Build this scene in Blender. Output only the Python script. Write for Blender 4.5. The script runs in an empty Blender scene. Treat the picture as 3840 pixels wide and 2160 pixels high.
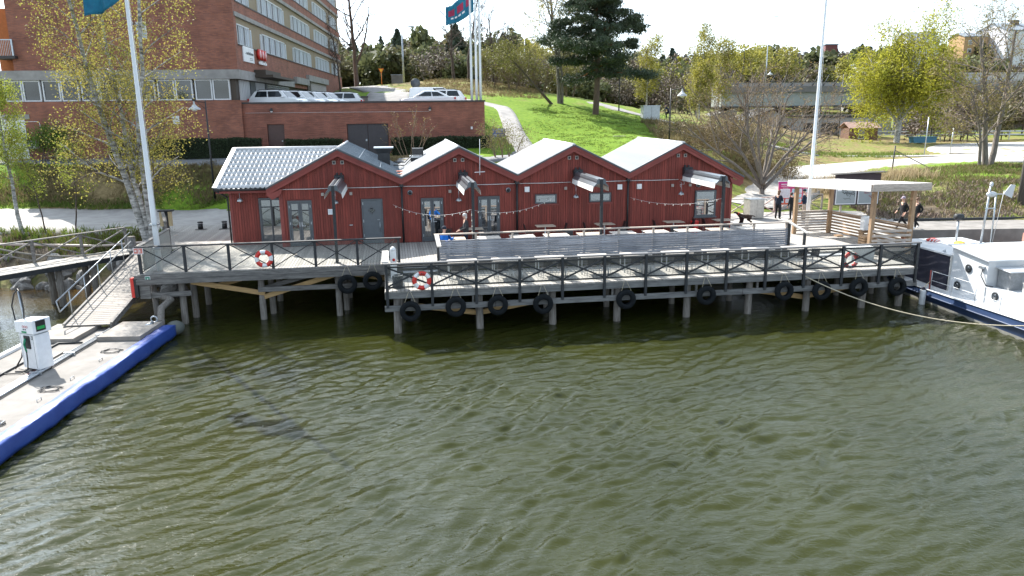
import bpy, bmesh, math, random
import numpy as np
from mathutils import Vector, Matrix, Euler
from math import sin, cos, pi, radians, sqrt, atan2, tan

# ------------------------------------------------------------------ camera
scene = bpy.context.scene
CAM_H, CAM_PITCH, CAM_ROLL, CAM_F = 8.5, 0.23077, -0.0108, 2826.38 / 3840.0
def make_camera():
    cd = bpy.data.cameras.new('camera'); co = bpy.data.objects.new('camera', cd)
    scene.collection.objects.link(co)
    R = Vector((1, 0, 0)); F = Vector((0, cos(CAM_PITCH), -sin(CAM_PITCH))); D = -Vector((0, sin(CAM_PITCH), cos(CAM_PITCH)))
    c, s = cos(CAM_ROLL), sin(CAM_ROLL)
    right = c * R - s * D; up = -(s * R + c * D)
    m = Matrix((right, up, -F)).transposed().to_4x4(); m.translation = (0, 0, CAM_H)
    co.matrix_world = m
    cd.sensor_width = 36; cd.lens = 36 * CAM_F; cd.clip_start = 0.1; cd.clip_end = 6000
    scene.camera = co
make_camera()

# ------------------------------------------------------------------ sky, sun, exposure
SUN_AZ, SUN_EL = radians(-38), radians(44)       # azimuth from +Y towards +X
world = bpy.data.worlds.new('World'); scene.world = world; world.use_nodes = True
wn = world.node_tree.nodes; wl = world.node_tree.links
bg = wn['Background']; sky = wn.new('ShaderNodeTexSky'); sky.sky_type = 'NISHITA'
sky.sun_disc = False; sky.sun_elevation = SUN_EL; sky.sun_rotation = SUN_AZ
sky.air_density = 1.0; sky.dust_density = 1.6; sky.ozone_density = 1.0; sky.altitude = 0
# thin high cloud veil, even over the whole dome
tc = wn.new('ShaderNodeTexCoord'); mp = wn.new('ShaderNodeMapping'); mp.inputs['Scale'].default_value = (1.2, 1.2, 4.0)
nz = wn.new('ShaderNodeTexNoise'); nz.inputs['Scale'].default_value = 2.2; nz.inputs['Detail'].default_value = 7; nz.inputs['Roughness'].default_value = .62
cr = wn.new('ShaderNodeValToRGB'); cr.color_ramp.elements[0].position = .38; cr.color_ramp.elements[0].color = (.28, .28, .28, 1)
cr.color_ramp.elements[1].position = .64; cr.color_ramp.elements[1].color = (.85, .85, .85, 1)
mx = wn.new('ShaderNodeMixRGB'); mx.inputs[2].default_value = (7.6, 8.5, 9.3, 1)
wl.new(tc.outputs['Generated'], mp.inputs[0]); wl.new(mp.outputs[0], nz.inputs[0]); wl.new(nz.outputs[0], cr.inputs[0])
# haze thickens towards the horizon all the way round
sxz = wn.new('ShaderNodeSeparateXYZ'); wl.new(tc.outputs['Generated'], sxz.inputs[0]); hr = wn.new('ShaderNodeMapRange'); hr.interpolation_type = 'SMOOTHSTEP'
hr.inputs['From Min'].default_value = 0.; hr.inputs['From Max'].default_value = .75; hr.inputs['To Min'].default_value = 1.7; hr.inputs['To Max'].default_value = .75; wl.new(sxz.outputs[2], hr.inputs['Value'])
vm_ = wn.new('ShaderNodeVectorMath'); vm_.operation = 'SCALE'; vm_.inputs[0].default_value = (7.2, 8.5, 9.8); 
sdv = (sin(SUN_AZ) * cos(SUN_EL), cos(SUN_AZ) * cos(SUN_EL), sin(SUN_EL))     # thin cloud glows round the sun (forward scattering)
dt = wn.new('ShaderNodeVectorMath'); dt.operation = 'DOT_PRODUCT'; dt.inputs[1].default_value = sdv; nrm = wn.new('ShaderNodeVectorMath'); nrm.operation = 'NORMALIZE'; wl.new(tc.outputs['Generated'], nrm.inputs[0]); wl.new(nrm.outputs[0], dt.inputs[0])
pm = wn.new('ShaderNodeMath'); pm.operation = 'MAXIMUM'; pm.inputs[1].default_value = 0; wl.new(dt.outputs['Value'], pm.inputs[0]); pw = wn.new('ShaderNodeMath'); pw.operation = 'POWER'; pw.inputs[1].default_value = 5; wl.new(pm.outputs[0], pw.inputs[0])
ma = wn.new('ShaderNodeMath'); ma.operation = 'MULTIPLY_ADD'; ma.inputs[1].default_value = 3.2; ma.inputs[2].default_value = .82; wl.new(pw.outputs[0], ma.inputs[0]); mu2 = wn.new('ShaderNodeMath'); mu2.operation = 'MULTIPLY'; wl.new(ma.outputs[0], mu2.inputs[0]); wl.new(hr.outputs[0], mu2.inputs[1]); wl.new(mu2.outputs[0], vm_.inputs['Scale']); wl.new(vm_.outputs[0], mx.inputs[2])
wl.new(cr.outputs[0], mx.inputs[0]); wl.new(sky.outputs[0], mx.inputs[1]); wl.new(mx.outputs[0], bg.inputs[0])
bg.inputs[1].default_value = 0.088

sd = bpy.data.lights.new('sun', 'SUN'); sd.energy = 5.0; sd.angle = radians(.53); sd.color = (1.0, .955, .88)
so = bpy.data.objects.new('sun', sd); scene.collection.objects.link(so)
sun_dir = Vector((sin(SUN_AZ) * cos(SUN_EL), cos(SUN_AZ) * cos(SUN_EL), sin(SUN_EL)))
so.rotation_euler = sun_dir.to_track_quat('Z', 'Y').to_euler(); so.location = sun_dir * 120

vs = scene.view_settings; vs.view_transform = 'Standard'; vs.look = 'None'; vs.gamma = 1; vs.use_curve_mapping = False
vs.exposure = 1.25
scene.render.engine = 'CYCLES'
try:
    scene.cycles.max_bounces = 8; scene.cycles.transparent_max_bounces = 24; scene.cycles.sample_clamp_indirect = 6; scene.cycles.sample_clamp_direct = 5
    scene.cycles.caustics_reflective = False; scene.cycles.caustics_refractive = False
except Exception: pass

# ------------------------------------------------------------------ materials
MATS = {}
def _mat(name):
    m = bpy.data.materials.new(name); m.use_nodes = True
    return m, m.node_tree.nodes, m.node_tree.links, m.node_tree.nodes['Principled BSDF']
def mat(name, col, rough=.7, metal=0., var=.0, scale=6., stretch=(1, 1, 1), bump=0., bscale=None, rnd=0., spec=.5, col2=None, detail=4, transl=0.):
    """plain procedural material: base colour, noise variation (to col2 or by value), random value per object, bump"""
    if name in MATS: return MATS[name]
    m, n, l, b = _mat(name); MATS[name] = m
    b.inputs['Roughness'].default_value = rough; b.inputs['Metallic'].default_value = metal
    b.inputs['Specular IOR Level'].default_value = spec
    c = (*col, 1)
    out = None
    if var or col2 or bump:
        t = n.new('ShaderNodeTexCoord'); mp = n.new('ShaderNodeMapping'); mp.inputs['Scale'].default_value = stretch
        l.new(t.outputs['Object'], mp.inputs[0])
        nz = n.new('ShaderNodeTexNoise'); nz.inputs['Scale'].default_value = scale; nz.inputs['Detail'].default_value = detail; nz.inputs['Roughness'].default_value = .6
        l.new(mp.outputs[0], nz.inputs['Vector'])
        if var or col2:
            r = n.new('ShaderNodeValToRGB'); e = r.color_ramp.elements
            e[0].position = .33; e[1].position = .68
            if col2: e[0].color = c; e[1].color = (*col2, 1)
            else:
                e[0].color = (*[x * (1 - var) for x in col], 1); e[1].color = (*[min(1, x * (1 + var)) for x in col], 1)
            l.new(nz.outputs[0], r.inputs[0]); out = r.outputs[0]
        if bump:
            nb = nz
            if bscale:
                nb = n.new('ShaderNodeTexNoise'); nb.inputs['Scale'].default_value = bscale; nb.inputs['Detail'].default_value = 3
                l.new(mp.outputs[0], nb.inputs['Vector'])
            bp = n.new('ShaderNodeBump'); bp.inputs['Strength'].default_value = bump; bp.inputs['Distance'].default_value = .02
            l.new(nb.outputs[0], bp.inputs['Height']); l.new(bp.outputs[0], b.inputs['Normal'])
    if rnd:
        oi = n.new('ShaderNodeObjectInfo'); hs = n.new('ShaderNodeHueSaturation'); mr = n.new('ShaderNodeMapRange')
        mr.inputs['To Min'].default_value = 1 - rnd; mr.inputs['To Max'].default_value = 1 + rnd
        l.new(oi.outputs['Random'], mr.inputs['Value']); l.new(mr.outputs[0], hs.inputs['Value'])
        if out: l.new(out, hs.inputs['Color'])
        else: hs.inputs['Color'].default_value = c
        out = hs.outputs[0]
    if out: l.new(out, b.inputs['Base Color'])
    else: b.inputs['Base Color'].default_value = c
    if transl:
        tr = n.new('ShaderNodeBsdfTranslucent'); ms = n.new('ShaderNodeMixShader'); ms.inputs[0].default_value = transl
        if out: l.new(out, tr.inputs[0])
        else: tr.inputs[0].default_value = c
        l.new(b.outputs[0], ms.inputs[1]); l.new(tr.outputs[0], ms.inputs[2]); l.new(ms.outputs[0], n['Material Output'].inputs[0])
    return m
def glass_mat(name, tint=(.9, .95, .95), opac=.12, rough=.02, body=(.5, .55, .55)):
    """thin sheet glass: mostly see-through, Fresnel reflection, a little dirt"""
    if name in MATS: return MATS[name]
    m, n, l, b = _mat(name); MATS[name] = m
    b.inputs['Base Color'].default_value = (*body, 1); b.inputs['Roughness'].default_value = rough
    tr = n.new('ShaderNodeBsdfTransparent'); tr.inputs[0].default_value = (*tint, 1)
    fr = n.new('ShaderNodeFresnel'); fr.inputs[0].default_value = 1.5
    ad = n.new('ShaderNodeMath'); ad.operation = 'ADD'; ad.use_clamp = True; ad.inputs[1].default_value = opac
    l.new(fr.outputs[0], ad.inputs[0])
    ms = n.new('ShaderNodeMixShader'); l.new(ad.outputs[0], ms.inputs[0]); l.new(tr.outputs[0], ms.inputs[1]); l.new(b.outputs[0], ms.inputs[2])
    l.new(ms.outputs[0], n['Material Output'].inputs[0])
    return m
def window_mat(name, col=(.02, .025, .03), rough=.03):
    if name in MATS: return MATS[name]
    m, n, l, b = _mat(name); MATS[name] = m
    b.inputs['Base Color'].default_value = (*col, 1); b.inputs['Roughness'].default_value = rough; b.inputs['Specular IOR Level'].default_value = .9
    b.inputs['IOR'].default_value = 1.6
    return m
def brick_mat(name, c1, c2, mortar, scale=1.0):
    if name in MATS: return MATS[name]
    m, n, l, b = _mat(name); MATS[name] = m
    t = n.new('ShaderNodeTexCoord'); sx = n.new('ShaderNodeSeparateXYZ'); l.new(t.outputs['Object'], sx.inputs[0])
    ad = n.new('ShaderNodeMath'); ad.operation = 'ADD'; l.new(sx.outputs[0], ad.inputs[0]); l.new(sx.outputs[1], ad.inputs[1])
    cb = n.new('ShaderNodeCombineXYZ'); l.new(ad.outputs[0], cb.inputs[0]); l.new(sx.outputs[2], cb.inputs[1])
    br = n.new('ShaderNodeTexBrick'); l.new(cb.outputs[0], br.inputs['Vector'])
    br.inputs['Color1'].default_value = (*c1, 1); br.inputs['Color2'].default_value = (*c2, 1); br.inputs['Mortar'].default_value = (*mortar, 1)
    br.inputs['Scale'].default_value = scale; br.inputs['Mortar Size'].default_value = .010; br.inputs['Bias'].default_value = -.15
    br.inputs['Brick Width'].default_value = .26; br.inputs['Row Height'].default_value = .08
    nz = n.new('ShaderNodeTexNoise'); nz.inputs['Scale'].default_value = .9; nz.inputs['Detail'].default_value = 6; l.new(cb.outputs[0], nz.inputs['Vector'])
    hs = n.new('ShaderNodeHueSaturation'); mr = n.new('ShaderNodeMapRange'); mr.inputs['From Min'].default_value = .3; mr.inputs['From Max'].default_value = .7
    mr.inputs['To Min'].default_value = .78; mr.inputs['To Max'].default_value = 1.2
    # row streaks: long dark runs of harder-burnt bricks
    mp = n.new('ShaderNodeMapping'); mp.inputs['Scale'].default_value = (.9, 11, 1); l.new(cb.outputs[0], mp.inputs[0])
    n2 = n.new('ShaderNodeTexNoise'); n2.inputs['Scale'].default_value = 1.1; n2.inputs['Detail'].default_value = 3; l.new(mp.outputs[0], n2.inputs['Vector'])
    mm = n.new('ShaderNodeMath'); mm.operation = 'MULTIPLY_ADD'; mm.inputs[1].default_value = .9; mm.inputs[2].default_value = -.45
    l.new(n2.outputs[0], mm.inputs[0]); a2 = n.new('ShaderNodeMath'); a2.operation = 'ADD'; l.new(nz.outputs[0], a2.inputs[0]); l.new(mm.outputs[0], a2.inputs[1])
    l.new(a2.outputs[0], mr.inputs['Value']); l.new(mr.outputs[0], hs.inputs['Value']); l.new(br.outputs[0], hs.inputs['Color']); l.new(hs.outputs[0], b.inputs['Base Color'])
    b.inputs['Roughness'].default_value = .85
    return m

# ------------------------------------------------------------------ mesh building
COL = scene.collection
class MB:
    """collects faces; build() links them as ONE mesh object"""
    def __init__(s): s.v = []; s.f = []; s.m = []; s.mi = 0; s.smooth = []
    def add(s, vs, fs, smooth=False):
        o = len(s.v); s.v += [tuple(p) for p in vs]
        for f in fs: s.f.append(tuple(i + o for i in f)); s.m.append(s.mi); s.smooth.append(smooth)
        return s
    def box(s, x0, x1, y0, y1, z0, z1):
        v = [(x, y, z) for z in (z0, z1) for y in (y0, y1) for x in (x0, x1)]
        return s.add(v, [(0, 2, 3, 1), (4, 5, 7, 6), (0, 1, 5, 4), (2, 6, 7, 3), (0, 4, 6, 2), (1, 3, 7, 5)])
    def prism(s, pts, d):
        """polygon pts (3-D, planar) extruded by vector d"""
        n = len(pts); d = Vector(d); a = [Vector(p) for p in pts]; v = a + [p + d for p in a]
        return s.add(v, [tuple(range(n))[::-1], tuple(range(n, 2 * n))] + [(i, (i + 1) % n, n + (i + 1) % n, n + i) for i in range(n)])
    def beam(s, p, q, w, h, up=(0, 0, 1)):
        p, q = Vector(p), Vector(q); d = (q - p).normalized(); up = Vector(up)
        if abs(d.dot(up)) > .98: up = Vector((0, 1, 0))
        r = d.cross(up).normalized() * w / 2; u = r.cross(d).normalized() * h / 2
        v = [e + a * r + b * u for e in (p, q) for a, b in ((-1, -1), (1, -1), (1, 1), (-1, 1))]
        return s.add(v, [(0, 1, 2, 3)[::-1], (4, 5, 6, 7), (0, 1, 5, 4), (1, 2, 6, 5), (2, 3, 7, 6), (3, 0, 4, 7)])
    def tube(s, pts, r, n=8, cap=True, smooth=True):
        pts = [Vector(p) for p in pts]; k = len(pts)
        rr = r if isinstance(r, (list, tuple)) else [r] * k
        v = []; ref = None
        for i, p in enumerate(pts):
            d = (pts[min(i + 1, k - 1)] - pts[max(i - 1, 0)]).normalized()
            if ref is None:
                ref = d.orthogonal().normalized()
            ref = (ref - d * ref.dot(d))
            ref = ref.normalized() if ref.length > 1e-6 else d.orthogonal().normalized()
            b = d.cross(ref)
            v += [p + rr[i] * (cos(2 * pi * j / n) * ref + sin(2 * pi * j / n) * b) for j in range(n)]
        f = [(i * n + j, i * n + (j + 1) % n, (i + 1) * n + (j + 1) % n, (i + 1) * n + j) for i in range(k - 1) for j in range(n)]
        s.add(v, f, smooth)
        if cap: o = len(s.v) - len(v); s.f += [tuple(o + j for j in range(n))[::-1], tuple(o + (k - 1) * n + j for j in range(n))]; s.m += [s.mi] * 2; s.smooth += [False] * 2
        return s
    def lathe(s, prof, c=(0, 0, 0), n=16, smooth=True, axis='z', cap=True):
        v = []
        for r, h in prof:
            for j in range(n):
                a = 2 * pi * j / n
                p = (r * cos(a), r * sin(a), h)
                if axis == 'y': p = (r * cos(a), h, r * sin(a))
                if axis == 'x': p = (h, r * cos(a), r * sin(a))
                v.append((p[0] + c[0], p[1] + c[1], p[2] + c[2]))
        k = len(prof)
        f = [(i * n + j, i * n + (j + 1) % n, (i + 1) * n + (j + 1) % n, (i + 1) * n + j) for i in range(k - 1) for j in range(n)]
        if cap: f += [tuple(range(n))[::-1], tuple((k - 1) * n + j for j in range(n))]
        return s.add(v, f, smooth)
    def torus(s, R, r, c=(0, 0, 0), n=24, k=10, axis='y', a0=0., a1=2 * pi, sq=1.):
        full = abs(a1 - a0 - 2 * pi) < 1e-6; nn = n if full else n + 1; v = []
        for i in range(nn):
            a = a0 + (a1 - a0) * i / n
            for j in range(k):
                b = 2 * pi * j / k; q = R + r * cos(b); h = r * sin(b) * sq
                p = (q * cos(a), h, q * sin(a)) if axis == 'y' else ((q * cos(a), q * sin(a), h) if axis == 'z' else (h, q * cos(a), q * sin(a)))
                v.append((p[0] + c[0], p[1] + c[1], p[2] + c[2]))
        f = [(i * k + j, i * k + (j + 1) % k, ((i + 1) % nn) * k + (j + 1) % k, ((i + 1) % nn) * k + j) for i in range(n) for j in range(k)]
        return s.add(v, f, True)
    def ellipsoid(s, c, r, n=10, k=7):
        v = []
        for i in range(k + 1):
            t = pi * i / k
            for j in range(n): v.append((c[0] + r[0] * sin(t) * cos(2 * pi * j / n), c[1] + r[1] * sin(t) * sin(2 * pi * j / n), c[2] + r[2] * cos(t)))
        return s.add(v, [(i * n + j, (i + 1) * n + j, (i + 1) * n + (j + 1) % n, i * n + (j + 1) % n) for i in range(k) for j in range(n)], True)
    def mesh(s, name, mats):
        me = bpy.data.meshes.new(name); me.from_pydata(s.v, [], s.f)
        for m in (mats if isinstance(mats, (list, tuple)) else [mats]): me.materials.append(m)
        me.polygons.foreach_set('material_index', s.m); me.polygons.foreach_set('use_smooth', s.smooth)
        bm = bmesh.new(); bm.from_mesh(me); bmesh.ops.recalc_face_normals(bm, faces=bm.faces); bm.to_mesh(me); bm.free()
        me.update(); return me
    def build(s, name, mats, parent=None, loc=(0, 0, 0), rot=(0, 0, 0)):
        return obj(name, s.mesh(name, mats), parent, loc, rot)
def obj(name, me, parent=None, loc=(0, 0, 0), rot=(0, 0, 0), scale=(1, 1, 1)):
    o = bpy.data.objects.new(name, me); COL.objects.link(o); o.parent = parent
    o.location = loc; o.rotation_euler = rot; o.scale = scale
    return o
def tag(o, label=None, cat=None, group=None, kind=None):
    if label: o['label'] = label
    if cat: o['category'] = cat
    if group: o['group'] = group
    if kind: o['kind'] = kind
    return o
def thing(name, label, cat, loc=(0, 0, 0), rz=0., group=None):
    o = obj(name, None, None, loc, (0, 0, rz)); return tag(o, label, cat, group)
def np_mesh(name, V, F, mats, midx=None, smooth=False):
    """fast mesh from numpy arrays (F: n x 3 or n x 4)"""
    me = bpy.data.meshes.new(name); V = np.asarray(V, np.float32); F = np.asarray(F, np.int32); k = F.shape[1]
    me.vertices.add(len(V)); me.vertices.foreach_set('co', V.ravel())
    me.loops.add(F.size); me.loops.foreach_set('vertex_index', F.ravel())
    me.polygons.add(len(F)); me.polygons.foreach_set('loop_start', np.arange(0, F.size, k, dtype=np.int32))
    try: me.polygons.foreach_set('loop_total', np.full(len(F), k, np.int32))
    except Exception: pass
    for m in (mats if isinstance(mats, (list, tuple)) else [mats]): me.materials.append(m)
    if midx is not None: me.polygons.foreach_set('material_index', np.asarray(midx, np.int32))
    if smooth: me.polygons.foreach_set('use_smooth', np.ones(len(F), bool))
    me.update(calc_edges=True); me.validate(); return me
def ordinal(k):
    if k < 20: return ORD[k]
    tens = {2: 'twenty', 3: 'thirty', 4: 'forty', 5: 'fifty', 6: 'sixty'}; k += 1
    return tens[k // 10] + '-' + ORD[k % 10 - 1] if k % 10 else {3: 'thirtieth', 4: 'fortieth', 5: 'fiftieth', 6: 'sixtieth'}[k // 10]
def copy_tree(o, parent=None):
    c = o.copy(); COL.objects.link(c); c.parent = parent
    for ch in o.children: copy_tree(ch, c)
    return c
ORD = ['first', 'second', 'third', 'fourth', 'fifth', 'sixth', 'seventh', 'eighth', 'ninth', 'tenth', 'eleventh', 'twelfth', 'thirteenth', 'fourteenth', 'fifteenth', 'sixteenth', 'seventeenth', 'eighteenth', 'nineteenth', 'twentieth']

# the pier's own frame: a along its front to the right, b away from the water
TH = 0.1547; OX, OY = -4.8244, 28.3392
def W(a, b, z=0.): return Vector((OX + a * cos(TH) - b * sin(TH), OY + a * sin(TH) + b * cos(TH), z))
def pier_thing(name, label, cat, a=0., b=0., z=0., rz=0., group=None): return thing(name, label, cat, W(a, b, z), TH + rz, group)

# shared materials
m_red = mat('red_paint', (.21, .042, .030), .75, var=.22, scale=3, stretch=(6, 6, .5), rnd=.2, bump=.25, bscale=30)
m_redtrim = mat('red_trim', (.22, .044, .035), .6, var=.15, scale=2)
m_grey = mat('grey_frame_paint', (.085, .095, .105), .5, var=.1)
m_dark = mat('charcoal_paint', (.018, .021, .025), .6, var=.25, scale=8)
m_black = mat('black_paint', (.012, .013, .015), .45)
m_wood = mat('weathered_plank', (.34, .32, .295), .82, var=.28, scale=5, stretch=(9, .8, 9), rnd=.16, bump=.3, bscale=20)
m_wood_x = mat('weathered_board', (.36, .37, .39), .8, var=.3, scale=4, stretch=(.8, 9, 9), rnd=.12, bump=.3, bscale=18)
m_beam = mat('grey_timber', (.175, .165, .155), .85, var=.4, scale=3, stretch=(.7, 5, 5), rnd=.12, bump=.4, bscale=14)
m_newwood = mat('yellow_timber', (.42, .27, .12), .75, var=.25, scale=4, stretch=(.6, 6, 6), rnd=.1)
m_perg = mat('oiled_pine', (.33, .215, .125), .7, var=.25, scale=4, stretch=(6, 6, .7), rnd=.12)
m_perg2 = mat('silvered_pine', (.42, .36, .31), .78, var=.25, scale=4, stretch=(1, 6, 6), rnd=.12)
m_pile = mat('pile_timber', (.13, .11, .09), .9, var=.5, scale=4, stretch=(5, 5, .6), col2=(.25, .23, .21), bump=.5, bscale=16)
m_white = mat('white_paint', (.80, .81, .82), .4, var=.05)
m_steel = mat('galvanised_steel', (.42, .45, .48), .38, metal=.8, var=.15)
m_rubber = mat('tyre_rubber', (.009, .011, .013), .85, spec=.2, var=.4, scale=7, bump=.3, bscale=25)
m_glass = glass_mat('sheet_glass', (.93, .94, .93), .035, .03, (.5, .5, .48))
m_win = window_mat('window_glass')
m_rope = mat('rope', (.46, .40, .29), .85, var=.25, scale=30)
m_conc = mat('concrete', (.155, .143, .13), .9, col2=(.25, .232, .215), detail=9, scale=1.1, bump=.15, bscale=14)
m_blackplastic = mat('black_plastic', (.012, .012, .014), .4)
m_redplastic = mat('red_plastic', (.62, .035, .025), .4)
# ================================================================== SETTING
# ------------------------------------------------------------------ terrain height (thin-plate through surveyed points)
CP = []
for x in (-75, -52, -36, -28, -21):
    CP += [(x, 24, -2.), (x, 32, -1.6), (x, 37.4, -.15), (x, 39.3, 1.1), (x, 41.2, 2.05), (x, 45, 2.2), (x, 50.2, 2.25), (x, 51.2, 2.6), (x, 53, 3.9), (x, 54.9, 5.0), (x, 56.3, 5.2), (x, 60, 5.3), (x, 66, 5.4)]
for x in (-14, -8, 0, 7):
    CP += [(x, 24, -2.), (x, 33, -1.8), (x, 38, -1.0), (x, 42, 1.6), (x, 46, 2.1), (x, 49, 3.0), (x, 52.4, 4.85), (x, 56, 5.2)]
CP += [(13, 38, -1.2), (13, 44, 1.7), (13, 50, 2.6), (14, 55, 4.2), (18, 38, -1.4), (18, 43, 1.6), (18, 47, 2.0), (18, 51, 2.2), (17.5, 56, 3.2)]
for x in (24, 30, 40, 60):
    CP += [(x, 24, -2.2), (x, 36, -2.), (x, 40.5, -.9), (x, 43.2, 1.5)]
CP += [(60, 48, 2.6), (60, 58, 3.6), (60, 70, 3.4), (100, 50, 2.6), (100, 75, 3.6), (100, 110, 3.8)]
CP += [(-18, 60, 5.35), (-10, 60, 5.4), (-2, 59.5, 5.9), (1, 57, 5.2), (1.3, 63, 6.2), (-.3, 63, 6.2), (-.6, 71, 7.45), (.8, 71, 7.6), (-2.3, 80, 9.0), (-.3, 80, 8.9),
       (3.7, 57, 5.1), (7.7, 57, 5.05), (11.6, 62, 5.95), (4.4, 68, 6.55), (9.6, 72, 6.9), (8.3, 80, 8.09), (2.6, 85, 9.35), (5.1, 88, 9.65), (1.3, 82, 8.92), (13.2, 82, 7.92), (16.5, 82, 7.22),
       (14.4, 120, 8.5), (17.9, 80, 6.86), (19.2, 75, 6.1), (-15.8, 100, 11.2), (-21.9, 125, 12.5), (-7.9, 110, 12.8), (-2.1, 100, 11.4), (-11.9, 105, 12.0), (-8.3, 92, 10.7),
       (-16, 74, 9.5), (-6, 74, 9.5), (-14, 66, 6.5), (-6, 66, 6.6), (16.4, 60, 5.3), (23.1, 85, 6.7), (19.2, 62, 4.4), (32.6, 120, 7.2), (24.6, 71, 2.95), (30.9, 74.4, 3.05), (37.9, 78.2, 3.2), (44.3, 80, 3.3),
       (49.4, 102, 3.5), (55.5, 124, 3.4), (54.2, 107, 3.6), (56.1, 90, 3.5), (49.3, 74.6, 3.3), (34.3, 90.6, 3.5), (21.1, 68, 2.9), (26.1, 53.4, 3.2), (31.8, 57, 3.65), (36.1, 57.7, 3.9), (37, 55, 3.9),
       (22.8, 46.5, 2.1), (26, 45, 2.05), (29.2, 45, 2.1), (27, 50, 3.0), (30, 48, 2.9), (40, 50, 3.3), (38.3, 62, 4.0), (24, 60, 2.9), (22.5, 55, 2.6), (30, 66, 3.1), (45, 64, 3.6),
       (-40, 90, 8), (-60, 60, 5.3), (-60, 120, 10), (-35, 130, 12), (0, 150, 12), (30, 160, 9), (60, 160, 5), (100, 170, 5), (-60, 220, 16), (0, 220, 16), (60, 230, 10), (120, 230, 9),
       (-100, 330, 20), (-20, 330, 18), (60, 340, 17), (140, 340, 19), (220, 340, 19), (200, 200, 8), (-160, 150, 10), (-400, 500, 22), (0, 600, 22), (400, 600, 24), (800, 900, 24), (-800, 900, 30), (0, 1500, 30), (400, 200, 20), (-400, 100, 5), (-400, 24, -3), (400, 24, -3)]
CP = np.array(CP, float)
def _tps(r2): return np.where(r2 > 0, .5 * r2 * np.log(r2 + 1e-12), 0)
def _fit(P, val, smooth):
    n = len(P); K = _tps(((P[:, None] - P[None]) ** 2).sum(-1)) + smooth * np.eye(n)
    A = np.zeros((n + 3, n + 3)); A[:n, :n] = K; A[:n, n] = 1; A[:n, n + 1:] = P; A[n, :n] = 1; A[n + 1:, :n] = P.T
    return np.linalg.solve(A, np.concatenate([val, [0, 0, 0]]))
def _warp(X, Y):   # compress far distances so that the plate stays tame
    r = np.hypot(X, Y - 60) + 1e-9; k = np.where(r > 60, (60 + 60 * np.log(np.maximum(r, 60) / 60)) / r, 1)
    return np.stack([X * k, (Y - 60) * k], -1) / 20
_CW = _fit(_warp(CP[:, 0], CP[:, 1]), CP[:, 2], 2e-4)
def hz(X, Y):
    X = np.asarray(X, float); Y = np.asarray(Y, float); sh = X.shape; Q = _warp(X.ravel(), Y.ravel()); P = _warp(CP[:, 0], CP[:, 1]); out = np.empty(len(Q))
    for i in range(0, len(Q), 4000):
        q = Q[i:i + 4000]; K = _tps(((q[:, None] - P[None]) ** 2).sum(-1)); n = len(P)
        out[i:i + 4000] = K @ _CW[:n] + _CW[n] + q @ _CW[n + 1:]
    return out.reshape(sh)
def gz(x, y): return float(hz(np.array([x]), np.array([y]))[0])

def graded(lo, a, b, hi, step, grow=1.18):
    m = list(np.arange(a, b + 1e-6, step)); s = step; v = b
    while v < hi: s *= grow; v += s; m.append(min(v, hi))
    s = step; v = a; pre = []
    while v > lo: s *= grow; v -= s; pre.append(max(v, lo))
    return np.array(pre[::-1] + m)
# ground cover: (x, y, lushness 0 dry straw .. 1 green lawn, soil 0..1)
LU = np.array([(-30, 53, .15, .1), (-18, 53, .1, .15), (-35, 51.2, .9, 0), (-20, 50.8, .8, 0), (-10, 54, .2, .1), (-25, 40, .4, .7), (-34, 40, .4, .6), (3, 60, 1, 0), (8, 60, 1, 0), (5, 68, 1, 0), (10, 72, 1, 0), (6, 78, 1, 0), (13, 66, .85, 0), (1.5, 68, 1, 0), (3, 86, .75, 0),
    (14, 78, .8, 0), (17, 80, .5, .1), (14, 62, .7, 0), (18, 66, .25, .3), (22, 75, .2, .2), (18, 57, .3, .3), (14, 110, .45, 0), (-6, 95, .35, .1), (-12, 100, .4, .1), (-8, 110, .3, 0), (25, 82, .35, .2), (30, 80, .3, .15), (35, 85, .3, .15), (40, 90, .3, .15), (50, 104, .4, .1), (55, 108, .35, .15), (45, 115, .2, .3), (55, 120, .2, .3),
    (27, 50, .55, .3), (30, 48, .35, .5), (33, 54, .6, .15), (37, 57, .7, .1), (36, 51, .6, .4), (25, 47, .3, .5), (30, 60, .7, .1), (21, 49, .5, .4), (24, 55, .3, .4), (45, 55, .6, .2), (0, 150, .4, 0), (80, 150, .5, 0), (0, 300, .4, 0), (-22, 92, .9, 0), (-20, 86, .9, 0)])
def cover(X, Y):
    d = (X[..., None] - LU[:, 0]) ** 2 + (Y[..., None] - LU[:, 1]) ** 2
    w = 1 / (d + 1.5) ** 1.7; s = w.sum(-1)
    return (w * LU[:, 2]).sum(-1) / s, (w * LU[:, 3]).sum(-1) / s

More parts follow.
